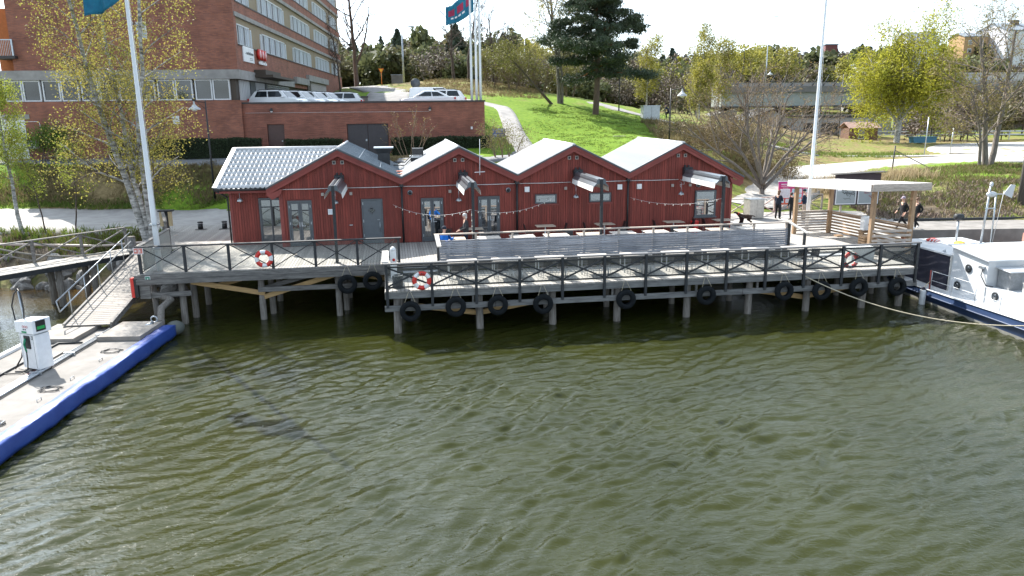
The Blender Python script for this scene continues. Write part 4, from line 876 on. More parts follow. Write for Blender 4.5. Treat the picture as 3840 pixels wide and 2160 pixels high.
# ------------------------------------------------------------------ crossed railings
def railing(name, label, cat, a0, b, n, sp, zt, zd, post_bot, thin):
    R = Loc(name, label, cat, a0 + n * sp / 2, b, zd); P = R.part; pw = .105
    me = MB().box(-pw / 2, pw / 2, -.05, .05, post_bot, zt - .05).mesh('post', m_dark)
    for i in range(n + 1): R.at(me, 'post', a0 + i * sp, b - (.06 if not thin else 0), 0)
    P(MB().box(a0 - .12, a0 + n * sp + .12, b - .12, b + .06, zt - .05, zt), 'top_rail', m_dark if thin else mat('rail_cap', (.10, .10, .105), .6, var=.3, scale=3, stretch=(.5, 6, 6)))
    bw = .035 if thin else .06
    for i in range(n):
        x0, x1 = a0 + i * sp + pw / 2, a0 + (i + 1) * sp - pw / 2; zl, zh = zd + (.07 if thin else .20), zt - (.07 if thin else .19)
        P(MB().beam((x0, b - .02, zl), (x1, b - .02, zh), bw, bw), 'brace', m_dark); P(MB().beam((x0, b + .02, zh), (x1, b + .02, zl), bw, bw), 'brace', m_dark)
        if not thin:
            P(MB().box(x0, x1, b - .035, b + .035, zt - .19, zt - .13), 'upper_rail', m_dark); P(MB().box(x0, x1, b - .035, b + .035, zd + .12, zd + .17), 'lower_rail', m_dark)
        P(MB().box(x0 + .01, x1 - .01, b + .055, b + .063, zd + .06, zt - .10), 'pane', m_glass)
    return R
railing('pier_railing', 'dark crossed railing with glass panes along the front of the lower jetty', 'railing', 0., .02, 13, 1.7301, 2.8576, PIER, 1.10, False)
railing('terrace_railing', 'dark crossed railing with glass panes along the left terrace front', 'railing', -9.83, 3.13, 6, 1.7261, 3.3565, DECK, DECK - .02, True)
def side_railing():
    R = Loc('side_railing', 'short dark railing with glass panes along the left end of the terrace', 'railing', -9.9, 5.6, DECK); P = R.part
    pts = [(-9.83, 3.25), (-9.9, 5.6), (-9.98, 8.0)]
    for i, (a, b) in enumerate(pts[1:]): P(MB().box(a - .05, a + .05, b - .05, b + .05, DECK, 3.30), 'post', m_dark)
    P(MB().beam((-9.83, 3.2, 3.335), (-9.99, 8.1, 3.335), .16, .05), 'top_rail', m_beam)
    for (a0, b0), (a1, b1) in zip(pts, pts[1:]):
        P(MB().beam((a0, b0, DECK + .08), (a1, b1, 3.27), .035, .035), 'brace', m_dark); P(MB().beam((a0, b0, 3.27), (a1, b1, DECK + .08), .035, .035), 'brace', m_dark)
        P(MB().beam((a0 + .06, b0 + .08, DECK + .58), (a1 + .06, b1 - .08, DECK + .58), .008, 1.0), 'pane', m_glass)
    R2 = Loc('entrance_railing', 'grey railing with two lit box lamps at the far left corner of the terrace', 'railing', -11.4, 13, DECK); P = R2.part
    for a, b in ((-10.9, 10.9), (-11.55, 13.2), (-12.1, 14.75)): P(MB().box(a - .06, a + .06, b - .06, b + .06, DECK, 3.3), 'post', m_beam)
    P(MB().beam((-10.85, 10.7, 3.33), (-12.1, 14.8, 3.33), .16, .05), 'top_rail', m_beam)
    for p, q in (((-10.9, 10.9), (-11.55, 13.2)), ((-11.55, 13.2), (-12.1, 14.75))):
        P(MB().beam((*p, DECK + .1), (*q, 3.25), .05, .05), 'brace', m_beam); P(MB().beam((*p, 3.25), (*q, DECK + .1), .05, .05), 'brace', m_beam)
    P(MB().box(-12.3, -11.55, 14.6, 15.1, 3.35, 3.42), 'lamp_cap', m_dark); P(MB().box(-12.05, -11.85, 14.75, 14.95, DECK, 3.35), 'pillar', m_dark)
    for a in (-12.25, -11.8): P(MB().box(a, a + .17, 14.66, 14.86, 2.55, 3.34), 'lamp_box', mat('lamp_panel', (.62, .50, .30), .5))
side_railing()
def end_rail():
    R = Loc('jetty_end_railing', 'short pale railing piece at the left end of the lower jetty', 'railing', -.02, 1.3, PIER); P = R.part
    P(MB().box(-.16, .10, .10, 2.5, 2.86, 2.91), 'top_rail', mat('bleached_board', (.52, .50, .47), .8, var=.15, scale=3)); P(MB().box(-.1, 0, 2.4, 2.5, PIER, 2.86), 'post', m_dark)
    P(MB().beam((-.05, .2, PIER + .1), (-.05, 2.4, 2.75), .05, .05), 'brace', m_dark)
end_rail()

# ------------------------------------------------------------------ slatted fence between terrace and jetty
m_slat = mat('slat_grey', (.25, .26, .29), .8, var=.28, scale=2.5, stretch=(.6, 6, 6), rnd=.16, bump=.2, bscale=14)
def slat_fence():
    F = Loc('slat_fence', 'long grey fence of horizontal slats with a wooden handrail before the terrace tables', 'fence', 10.3, 3.6, PIER); P = F.part
    A0, A1, b = 2.16, 18.50, 3.60; nrow, z0, z1 = 12, 1.78, 3.03; ph = (z1 - z0) / nrow; rr = random.Random(8); cache = {}
    for r in range(nrow):
        a = A0
        while a < A1 - .05:
            L = rr.choice((2.7, 3.6, 4.05, 5.4)); e = min(A1, a + L); k = round(e - a, 2)
            if k not in cache: cache[k] = MB().box(0, k - .006, -.014, .014, 0, ph - .019).mesh('slat', m_slat)
            F.at(cache[k], 'slat', a, b - .05 + rr.uniform(-.004, .004), z0 + r * ph + rr.uniform(-.003, .003)); a = e
    # uneven gaps in the third course from the top: short blocks let light through
    n = 11
    for i in range(n):
        a = A0 + .1 + i * (A1 - A0 - .2) / (n - 1)
        P(MB().box(a - .045, a + .045, b - .03, b + .06, PIER, 3.31), 'post', m_perg2)
    P(MB().box(A0 - .10, A1 + .12, b - .075, b + .085, 3.31, 3.36), 'handrail', m_perg2)
    P(MB().box(A0, A1, b - .06, b + .02, 3.035, 3.06), 'cap', m_slat)
    # return pieces: left end runs out over the steps, right end stub
    for a, nm in ((2.16, 0), (18.50, 1)):
        P(MB().beam((a, b - .1, 3.335), (a + (.05 if nm == 0 else .35), b - 1.05, 2.98), .17, .05), 'handrail', mat('bleached_board', (.52, .50, .47), .8)); P(MB().box(a - .05 + (.0 if nm == 0 else .28), a + .05 + (.0 if nm == 0 else .28), b - 1.0, b - .9, PIER, 2.99), 'post', m_dark)
    P(MB().box(18.45, 18.56, 3.5, 3.72, PIER, 3.3), 'post', m_dark)
slat_fence()

# ------------------------------------------------------------------ furniture
m_top = mat('table_top', (.50, .42, .33), .5, var=.12, scale=3, stretch=(1, 6, 1), rnd=.1); m_topw = mat('pale_table_top', (.62, .56, .49), .5, var=.08, rnd=.06)
def make_table(name, label, a, b, z, sx, sy, style, m, group, rz=0.):
    t = pier_thing(name, label, 'table', a, b, z, rz, group)
    o = MB().box(-sx / 2, sx / 2, -sy / 2, sy / 2, .715, .745).build('table_top', m, t); bv = o.modifiers.new('bevel', 'BEVEL'); bv.width = .012; bv.segments = 2
    if style == 'ped':
        MB().tube([(0, 0, .02), (0, 0, .715)], .035, 10).build('leg', m_white, t); MB().box(-.25, .25, -.04, .04, 0, .03).box(-.04, .04, -.25, .25, .001, .031).build('base', m_white, t)
    else:
        me = MB().box(-.02, .02, -.02, .02, 0, .715).mesh('leg', m_steel)
        for x in (-1, 1):
            for y in (-1, 1): obj('leg', me, t, (x * (sx / 2 - .05), y * (sy / 2 - .05), 0))
    return t
_chair = None
def make_chair(label, a, b, z, rz, group, m=None):
    global _chair
    if _chair is None:
        _chair = {}
        _chair['seat'] = lambda m: MB().box(-.21, .21, -.21, .20, .43, .455).mesh('seat', m)
        _chair['back'] = lambda m: MB().prism([(-.20, .20, .50), (.20, .20, .50), (.19, .28, .84), (-.19, .28, .84)], (0, .022, 0)).mesh('backrest', m)
        _chair['legs'] = [MB().tube([(x * .17, y * .17, .43), (x * .2, y * .21, 0)], .011, 6).mesh('leg', m_steel) for x in (-1, 1) for y in (-1, 1)]
        _chair['cache'] = {}
    m = m or m_blackplastic
    if m.name not in _chair['cache']: _chair['cache'][m.name] = (_chair['seat'](m), _chair['back'](m))
    s, k = _chair['cache'][m.name]
    t = pier_thing('chair', label, 'chair', a, b, z, rz, group); obj('seat', s, t); obj('backrest', k, t)
    for l in _chair['legs']: obj('leg', l, t)
    return t
near = ['nearest the open door by the waiting woman', 'under the first small window', 'by the third awning post', 'left of the red bin', 'under the big window at the right end']
wall_tabs = [(4.15, 7.35), (7.75, 7.5), (10.75, 7.45), (14.35, 7.4), (17.0, 7.45)]
for i, (a, b) in enumerate(wall_tabs):
    make_table('cafe_table', 'small square cafe table against the red wall, ' + near[i], a, b, DECK, .95, .68, 'ped', m_top, 'cafe tables against the red wall')
    for s, w in ((-1, 'left'), (1, 'right')): make_chair('black chair %s of the wall table %s' % (w, near[i]), a + s * .78, b, DECK, -s * pi / 2, 'black chairs at the wall tables')
for i in range(10):
    a = 2.95 + i * 1.575
    make_table('terrace_table', '%s bright table from the left behind the slatted fence' % ORD[i], a, 4.62, DECK, 1.12, .75, 'four', m_topw if i % 4 else m_top, 'terrace tables behind the slatted fence')
for i in range(5): make_chair('%s black chair from the left on the far side of the fence tables' % ORD[i], 5.9 + i * 2.6, 5.35, DECK, 0, 'black chairs at the fence tables')
for i in range(9):
    a = 3.1 + i * 1.86
    make_table('jetty_table', '%s pale table from the left on the lower jetty' % ORD[i], a, 1.80, PIER, 1.25, .72, 'four', m_topw, 'tables on the lower jetty')
    for s in (0, 1): make_chair('%s black chair from the left along the jetty tables' % (ORD[2 * i + s]), a - .30 + .62 * s, 1.12, PIER, pi, 'black chairs on the lower jetty')
t = pier_thing('red_bin', 'red plastic bin on the deck against the red wall', 'bin', 15.55, 7.6, DECK); MB().lathe([(.17, 0), (.21, .62), (.2, .64)], n=14).build('bucket', m_redplastic, t); MB().lathe([(.215, .64), (.22, .70), (.1, .74)], n=14).build('lid', m_redplastic, t)
t = pier_thing('waste_bin', 'black bin with bin bag beside the open doors', 'bin', 2.72, 6.55, DECK)
MB().lathe([(.24, 0), (.28, .78), (.29, .82)], n=16).build('bucket', m_blackplastic, t); MB().lathe([(.295, .70), (.31, .80), (.30, .86), (.24, .84)], n=11, smooth=False).build('bin_bag', m_black, t)
for i, (a, b, w) in enumerate(((-10.3, 15.2, 'left'), (-9.0, 15.15, 'right'))):
    t = pier_thing('bollard_lamp', 'low black bollard lamp on the deck, %s of the pair' % w, 'lamp', a, b, DECK, 0, 'bollard lamps by the gravel path')
    MB().box(-.28, .28, -.18, .18, 0, .03).build('base', m_beam, t); MB().lathe([(.14, .03), (.14, .34)], n=16).build('body', m_black, t); MB().lathe([(.145, .34), (.145, .37)], n=16).build('ring', m_wframe, t); MB().lathe([(.15, .37), (.15, .43), (.1, .45)], n=16).build('cap', m_black, t)
# white power post with a red dot, grey drum, cable heap on the jetty corner
t = pier_thing('power_post', 'slim white power post with a red socket at the stairs', 'post', .28, 2.65, PIER); MB().box(-.13, .13, -.1, .1, 0, 1.12).build('housing', m_white, t); MB().lathe([(.06, -.02), (.06, .0)], (.02, -.1, .75), 12, axis='y').build('socket', m_redplastic, t); MB().lathe([(.12, 1.12), (.14, 1.16), (.08, 1.26), (.02, 1.3)], n=12).build('lamp_cap', m_wframe, t)
t = pier_thing('drum', 'dark open drum standing in the jetty corner behind glass', 'drum', .42, .55, PIER); MB().lathe([(.2, 0), (.21, .5), (.2, .52), (.185, .5), (.18, .1)], n=18, cap=False).build('body', m_dark, t); MB().torus(.2, .012, (0, 0, .52), 20, 6, 'z').build('rim', m_wframe, t)

# ------------------------------------------------------------------ tyre fenders and lifebuoys
def tyre(a, b, z, label, front):
    t = pier_thing('tyre_fender', label, 'tyre', a, b, z, 0, 'tyre fenders hung along the pier')
    prof = [(.205, -.085), (.225, -.105), (.30, -.115), (.375, -.10), (.402, -.06), (.41, 0), (.402, .06), (.375, .10), (.30, .115), (.225, .105), (.205, .085)]
    MB().lathe(prof, n=32, axis='y', cap=False).lathe([(.205, .085), (.235, .04), (.24, 0), (.235, -.04), (.205, -.085)], n=32, axis='y', cap=False).build('tyre', m_rubber, t)
    g = MB()
    for rr_ in (.26, .33): g.torus(rr_, .006, (0, -.114, 0), 32, 5)
    g.build('sidewall_ring', m_rubber, t)
    for s in (-1, 1): MB().tube([(s * .20, -.02, .36), (s * .04, front, .36 + .38)], .010, 5).build('rope', m_rope, t)
TY = [(.85, .97), (2.62, 1.06), (4.28, 1.04), (6.10, 1.0), (9.52, 1.02), (12.95, 1.02), (16.38, 1.04), (18.08, .98), (19.78, 1.04), (21.58, .99)]
for i, (a, z) in enumerate(TY): tyre(a, -.20, z, '%s tyre fender from the left on the lower jetty front' % ORD[i], .14)
for i, (a, z) in enumerate(((-1.67, 1.50), (-.62, 1.60))): tyre(a, 2.76, z, ('left' if i == 0 else 'right') + ' tyre of the pair under the terrace edge beside the jetty', .1)
def lifebuoy(a, b, z, label, rot=.5, txt=True):
    t = pier_thing('lifebuoy', label, 'lifebuoy', a, b, z, 0, 'lifebuoys on the railings')
    for k in range(4):
        a0 = rot + k * pi / 2
        MB().torus(.285, .085, (0, 0, 0), 8, 12, 'y', a0 + .45, a0 + pi / 2 - .45, .8).build('white_section', m_white, t); MB().torus(.285, .088, (0, 0, 0), 6, 12, 'y', a0 - .45, a0 + .45, .8).build('red_band', m_redplastic, t)
    pts = [(.40 * cos(u) , -.02, .40 * sin(u) ) for u in np.linspace(.4, 2.6, 14)]; MB().tube(pts, .009, 5).build('grab_line', m_rope, t)
    if txt:
        g = MB(); rr = random.Random(3)
        for k in range(15):
            u = pi / 2 + .48 - k * .064
            if k in (5, 9): continue
            g.beam((.262 * cos(u), -.072, .262 * sin(u)), (.307 * cos(u), -.072, .307 * sin(u)), .014, .004)
        g.build('lettering', m_dark, t)
lifebuoy(-4.98, 2.98, 2.68, 'red and white lifebuoy on the left terrace railing', .85, False); lifebuoy(1.34, -.10, 2.15, 'red and white lifebuoy at the left end of the jetty railing', -.1); lifebuoy(19.52, .16, 2.15, 'red and white lifebuoy at the right end behind the jetty railing', .7, False)
MB_b = lambda: MB()
# first aid / fire signs on the terrace corner, red rubber corner fender
t = pier_thing('rescue_sign', 'small green rescue sign on the terrace edge beam', 'sign', -9.55, 2.925, 2.05); MB().box(-.1, .1, -.012, 0, -.1, .1).build('plate', m_white, t); MB().box(-.085, .085, -.016, -.012, -.085, .085).build('field', mat('sign_green', (.02, .19, .12), .5), t); MB().lathe([(.03, -.02), (.03, -.016)], n=10, axis='y').build('symbol', m_white, t)
t = pier_thing('fire_sign', 'small red and white sign on the first terrace rail post', 'sign', -9.82, 3.05, 3.18); MB().box(-.19, .19, -.012, 0, -.13, .13).build('plate', m_white, t)
MB().box(-.165, .0, -.016, -.012, -.105, .105).build('field', mat('pale_red_print', (.62, .22, .18), .6), t); MB().box(.02, .165, -.016, -.012, -.105, .105).build('field', mat('pale_red_print', (.62, .22, .18), .6), t); MB().box(-.13, -.06, -.019, -.016, -.02, .03).box(.05, .08, -.019, -.016, -.06, .05).build('symbol', m_white, t)
t = pier_thing('corner_fender', 'red rubber corner fender at the left end of the terrace', 'fender', -10.08, 2.95, 1.75); MB().box(-.14, -.02, -.06, .2, -.45, .35).build('rubber', m_redplastic, t); MB().box(-.03, .12, -.04, .22, -.44, .30).build('backing', m_black, t)
for i, (x, z) in enumerate(((-.16, .35), (-.16, -.45))): pass
# low ventilating grille in the window etc. : flagpole on the terrace
m_pole = mat('flagpole_white', (.76, .79, .82), .35)
m_flag = mat('teal_flag', (.02, .24, .36), .7, col2=(.02, .16, .27), scale=3, transl=.3)
def flagpole(name, label, base, h, r0, r1, group=None, lean=(0, 0)):
    t = thing(name, label, 'flagpole', base, 0, group); MB().tube([(lean[0] * k / 6 * h, lean[1] * k / 6 * h, h * k / 6) for k in range(7)], [r0 + (r1 - r0) * k / 6 for k in range(7)], 12).build('pole', m_pole, t)
    MB().tube([(lean[0] * .2 * h + r0 + .03, -.02, .2), (lean[0] * h * .5 + r0 + .03, -.02, h * .5), (lean[0] * h + r1, 0, h - .1)], .006, 4).build('halyard', m_white, t); return t
b0 = W(-9.25, 3.62, DECK); f = flagpole('flagpole', 'tall white flagpole rising through the left terrace corner', b0, 14.5, .115, .05, None, (-.004, .0))
MB().box(-.16, .16, -.16, .16, .9, .98).box(-.16, .16, -.16, .16, 1.9, 1.96).build('bracket', m_steel, f)
b1 = W(22.75, 9.3, 1.95); f = flagpole('flagpole', 'tall white flagpole behind the pergola', b1, 15., .105, .045, None, (.006, 0)); MB().box(-.2, .2, -.2, .2, 0, .04).build('foot', m_conc, f)
def flag(name, label, pos, L, Hh, seed, emb):
    t = thing(name, label, 'flag', pos, 0); N, K = 22, 12; V = []
    for i in range(N + 1):
        for j in range(K + 1):
            u, w = i / N, j / K
            x = -u * L * .86; z = -w * Hh - u * L * .42 + .10 * sin(u * 6 + w * 2) ; y = .22 * sin(u * 9 + w * 1.5) * u ** .6 + .08 * sin(u * 17 - w * 3) * u
            V.append((x, y, z))
    F = [(i * (K + 1) + j, i * (K + 1) + j + 1, (i + 1) * (K + 1) + j + 1, (i + 1) * (K + 1) + j) for i in range(N) for j in range(K)]
    mid = np.zeros(len(F), int)
    if emb:
        for n_, (i, j) in enumerate([(i, j) for i in range(N) for j in range(K)]):
            if 3 <= j <= 6 and i % 7 not in (0, 6) and 2 < i < 21: mid[n_] = 1
            if j == 8 and 5 < i < 18 and i % 3: mid[n_] = 2
    me = np_mesh('cloth', V, F, [m_flag, mat('flag_red', (.42, .05, .12), .7, transl=.3), m_white], mid, True); o = obj('cloth', me, t); sm = o.modifiers.new('thick', 'SOLIDIFY'); sm.thickness = .006
FP = [T(17.35, .9, 9.2), T(17.75, 1.3, 9.2), T(18.05, 1.0, 9.2)]
for i, p in enumerate(FP): flagpole('flagpole', ['leftmost of the three white flagpoles on the brick wall', 'middle of the three white flagpoles on the brick wall', 'rightmost of the three white flagpoles on the brick wall'][i], p, 10.5 if i == 1 else 11.5, .10, .05, 'flagpoles on the parking wall')
flag('flag', 'teal flag with red discs blowing from the flagpoles over the brick wall', FP[1] + Vector((-.1, 0, 8.15)), 2.5, 1.5, 1, True)
flag('flag', 'teal flag hanging beside the top of the left flagpole', b0 + Vector((-.12, .0, 12.2)), 1.8, 1.6, 2, False)
# ================================================================== FUEL PONTOON, GANGWAY, BOARDWALK
m_blue = mat('blue_tarp', (.014, .045, .24), .45, col2=(.035, .085, .33), scale=1.7, stretch=(1, .6, 1), detail=6, bump=.9, bscale=3.2)
PT = Vector((-15.3, 22.2, 0)); PYAW = radians(2.0)     # pontoon axis: local -y runs towards the camera
def make_pontoon():
    t = thing('fuel_pontoon', 'floating concrete fuel pontoon with a blue tarpaulin skirt', 'pontoon', (-15.15, 22., 0), PYAW)
    X0, X1, Y0, Y1, Z = -2.25, 2.05, -12, 6.2, .50
    MB().box(X0, X1, Y0, Y1, -.4, Z).build('float', m_conc, t)
    # skirt: a drooping tarpaulin rolled over the right edge
    V = []; ys = np.linspace(Y0, Y1 + .55, 90); rng = np.random.default_rng(5)
    prof = [(-.34, .012), (-.32, .035), (-.12, .045), (.06, .040), (.085, .025), (.095, -.01), (.10, -.12), (.11, -.24), (.10, -.36), (.07, -.46)]
    for k, y in enumerate(ys):
        wv = .015 * sin(y * 2.1) + .012 * sin(y * 5.3 + 1) + .008 * rng.normal(); tp = 1 - max(0, (y - Y1) / .6) * .55
        for i, (x, z) in enumerate(prof): V.append((X1 + .05 + x * tp + wv * (i / 9), y, Z + z * tp + .012 * sin(y * 1.3 + i) + .007 * rng.normal() - max(0, (y - Y1)) * .25))
    n = len(prof); F = [(k * n + i, k * n + i + 1, (k + 1) * n + i + 1, (k + 1) * n + i) for k in range(len(ys) - 1) for i in range(n - 1)]
    o = obj('tarpaulin', np_mesh('tarpaulin', V, F, m_blue, smooth=False), t); sm = o.modifiers.new('thick', 'SOLIDIFY'); sm.thickness = .012
    MB().ellipsoid((X1 - .02, Y1 + .45, .28), (.36, .42, .28)).build('skirt_end', mat('tarp_end', (.10, .11, .10), .8), t)
    MB().box(X0 - .04, X0 + .12, Y0, Y1 - .4, Z, Z + .10).build('edge_trim', m_white, t); MB().box(X0 - .1, X0 - .042, Y0, Y1, .05, Z + .05).build('edge_trim', m_beam, t)
    # raised slabs at the far end
    for (x0, x1, y0, y1) in ((.20, 1.75, 4.25, 6.3), (-2.2, -.55, 4.1, 6.15)): MB().box(x0, x1, y0, y1, Z + .01, Z + .17).build('slab', mat('slab_concrete', (.20, .18, .16), .9, col2=(.29, .265, .24), scale=1.6, detail=8), t)
    MB().box(-.8, -.3, 1.0, 3.0, Z + .01, Z + .05).build('slab', mat('slab_concrete', (.36, .33, .30), .85), t)
    # pipes in a tray
    for dx, m, r in ((-.06, m_steel, .035), (.03, m_steel, .03), (.115, m_steel, .035)):
        MB().tube([(.05 + dx, Y0, Z + .07), (.05 + dx, 1.0, Z + .07), (.05 + dx, 6.4, Z + .07)], r, 8).build('pipe', m, t)
    MB().box(-.24, -.08, Y0, 1.3, Z + .0, Z + .05).build('hose_duct', mat('duct_red', (.10, .02, .022), .5), t)
    for y in (-7, -4.6, -2.2, .6, 2.6, 4.8): MB().box(-.12, .24, y, y + .08, Z, Z + .12).build('pipe_clip', m_steel, t)
    MB().tube([(-1.05, Y0, Z + .04), (-1.05, -.1, Z + .04), (-1.05, 4.0, Z + .04), (-.2, 4.02, Z + .04)], .035, 6).build('pipe', m_dark, t)
    for y in (-7.6, -5.2, -3.4, -1.7, .1, 1.9): MB().tube([(1.42, y, Z), (1.42, y, Z + .07), (1.42, y + .22, Z + .07), (1.42, y + .22, Z)], .012, 5).build('cleat', m_steel, t)
    MB().tube([(-2.0, .9, Z), (-2.0, .9, Z + .07), (-2.0, 1.12, Z + .07), (-2.0, 1.12, Z)], .012, 5).build('cleat', m_steel, t)
    # a fat mooring hose from the far corner up under the terrace
    MB().tube([(1.7, 6.2, .6), (1.4, 6.9, .55), (1.25, 7.4, .9), (1.5, 7.8, 1.15), (1.0, 8.2, 1.2), (.4, 8.6, 1.3)], .14, 10).build('mooring_hose', m_pile, t)
    MB().torus(.12, .03, (1.55, 6.0, .82), 14, 6, 'y').tube([(1.3, 5.7, .6), (1.5, 5.95, .7)], .07, 8).build('mooring_ring', m_steel, t)
    rr = random.Random(6)
    for i, (cx, cy) in enumerate(((1.15, -3.3), (1.25, -.7), (1.3, 3.0))):
        pts = [(cx + (.24 + .1 * rr.random()) * cos(u) + .07 * rr.uniform(-1, 1), cy + .20 * sin(u) + .06 * rr.uniform(-1, 1), Z + .02 + .03 * rr.random()) for u in np.linspace(0, 6 * pi, 40)]
        c = pts[0]; q = thing('rope_coil', ['loose dark rope heap nearest the camera on the pontoon', 'loose dark rope heap in the middle of the pontoon', 'loose dark rope heap at the far end of the pontoon'][i], 'rope', t.matrix_basis @ Vector((cx, cy, Z)), PYAW, 'rope heaps on the pontoon')
        MB().tube([(p[0] - cx, p[1] - cy, p[2] - Z) for p in pts], .012, 5).build('rope', m_dark, q)
    return t
make_pontoon()
def make_dispenser():
    t = thing('fuel_pump', 'white fuel pump with green nozzle and number 3 standing on the pontoon', 'fuel pump', (-15.35, 23.25, .50), radians(-22))
    hx, hy = .36, .25
    MB().box(-hx + .05, hx - .05, -hy + .05, hy - .05, 0, .10).build('plinth', m_black, t)
    o = MB().box(-hx, hx, -hy, hy, .10, 1.24).build('cabinet', m_white, t); bv = o.modifiers.new('bevel', 'BEVEL'); bv.width = .012; bv.segments = 2
    for x in (-hx + .06, hx - .10): MB().box(x - .004, x + .004, -hy - .003, -hy, .14, 1.22).build('panel_gap', m_dark, o)
    MB().box(-hx + .02, hx - .02, -hy + .02, hy - .02, 1.24, 1.29).build('neck', m_steel, t)
    hd = MB().prism([(-hx - .05, -hy - .06, 1.29), (hx + .05, -hy - .06, 1.29), (hx + .05, -hy - .06, 1.74), (-hx - .05, -hy - .06, 1.66)], (0, hy * 2 + .12, 0)).build('head', m_white, t); bv = hd.modifiers.new('bevel', 'BEVEL'); bv.width = .015; bv.segments = 2
    d = MB().box(hx + .05, hx + .062, -.2, .12, 1.36, 1.70).build('display', m_black, t); MB().box(hx + .062, hx + .066, -.17, .09, 1.42, 1.52).build('screen', mat('green_screen', (.02, .35, .08), .4), d)
    MB().box(-.12, .10, -hy - .066, -hy - .06, 1.31, 1.37).build('label', mat('green_label', (.015, .25, .10), .4), t)
    st = MB()
    for i in range(3): st.torus(.035, .008, (-.02 + i * .085, -hy - .063, 1.52), 12, 5)
    st.build('warning_symbols', mat('symbol_red', (.6, .25, .25), .5), t)
    s2 = MB()
    for i in range(2): s2.lathe([(.028, -.004), (.028, 0)], (-.02 + i * .085, -hy - .061, 1.43), 12, axis='y')
    s2.build('warning_symbols', m_dark, t)
    # numeral 3
    n3 = MB(); x, z, y = .205, 1.15, -hy - .006
    for zz in (.055, 0, -.055): n3.box(x - .03, x + .03, y, y + .004, z + zz - .009, z + zz + .009)
    n3.box(x + .018, x + .036, y, y + .004, z - .055, z + .055).build('numeral', m_black, t)
    MB().box(-.13, .12, -hy - .03, -hy, .78, 1.20).build('nozzle_holder', m_black, t)
    gm = mat('green_nozzle', (.01, .22, .11), .4); MB().tube([(-.02, -hy - .06, 1.12), (-.01, -hy - .10, 1.02), (-.03, -hy - .11, .92)], .035, 8).tube([(-.03, -hy - .11, .92), (.0, -hy - .09, .70)], .028, 8).build('nozzle', gm, t)
    MB().box(-.22, -.10, -hy - .005, -hy, .88, 1.02).build('warning_label', mat('pale_sticker', (.7, .55, .55), .5), t)
    hm = mat('black_hose', (.012, .012, .013), .5)
    MB().tube([(.0, -hy - .09, .70), (.03, -hy - .12, .4), (.02, -hy - .15, .12), (-.12, -hy - .3, .04), (-.5, -hy - .5, .03), (-1.1, -hy - .55, .03), (-1.8, -hy - .3, .03)], .02, 6).build('hose', hm, t)
    MB().tube([(-.45, .05, 1.1), (-.45, .05, 1.75), (-.50, .05, 2.55)], [.03, .028, .035], 8).build('hose_mast', m_steel, t)
    MB().tube([(-.36, .0, 1.2), (-.38, 0, 1.5), (-.35, .02, 2.0), (-.42, .04, 2.5), (-.52, .05, 2.62), (-.70, .03, 2.45), (-.85, 0, 2.05), (-.72, -.05, 1.6), (-.45, -.1, 1.3), (-.42, -.1, .9), (-.55, -.15, .4), (-.72, -.3, .03)], .024, 6).build('hose', hm, t)
    MB().tube([(.1, -hy, .1), (.12, -hy - .12, .05), (-.05, -hy - .3, .03)], .012, 5).build('cable', hm, t)
make_dispenser()

def make_gangway():
    t = thing('gangway', 'sloping wooden gangway with a steel tube handrail down to the pontoon', 'gangway', (-16.2, 27.7, .72))
    B = Vector((0, 0, 0)); TP = Vector((-.95, 7.9, 1.36)); n = 44; d = TP - B; ax = d.normalized(); side = Vector((ax.y, -ax.x, 0)).normalized()
    me = MB().box(-.86, .86, 0, .158, -.03, .012).mesh('plank', mat('gangway_plank', (.26, .235, .21), .8, var=.25, scale=4, stretch=(.8, 8, 8), rnd=.14))
    yaw = atan2(-ax.x, ax.y); pit = math.asin(ax.z)
    for i in range(n): obj('plank', me, t, B + d * (i / n), (pit, 0, yaw))
    for s in (-1, 1): MB().beam(B + side * s * .84 - Vector((0, 0, .10)), TP + side * s * .84 - Vector((0, 0, .10)), .09, .14).build('side_beam', m_beam, t); MB().beam(B + side * s * .86 + Vector((0, 0, .045)) + d * (.0 if s < 0 else .0), B + side * s * .86 + Vector((0, 0, .045)) + d * (1. if s < 0 else .62), .09, .06).build('kerb', m_beam, t)
    L = -.92; up = Vector((0, 0, 1.05)); mid = Vector((0, 0, .62))
    o = side * L
    MB().tube([B + o + d * .0 + mid * .9, B + o + up * .98 - d * .02, B + o + d * .8 + up, B + o + d * .98 + up], .026, 8).build('handrail', m_steel, t); MB().tube([B + o + mid * .9, B + o + d * .98 + mid], .024, 8).build('mid_rail', m_steel, t)
    for q in (.12, .30, .48, .66, .84): MB().tube([B + o + d * q - Vector((0, 0, .1)), B + o + d * q + up], .02, 6).build('stanchion', m_steel, t)
make_gangway()

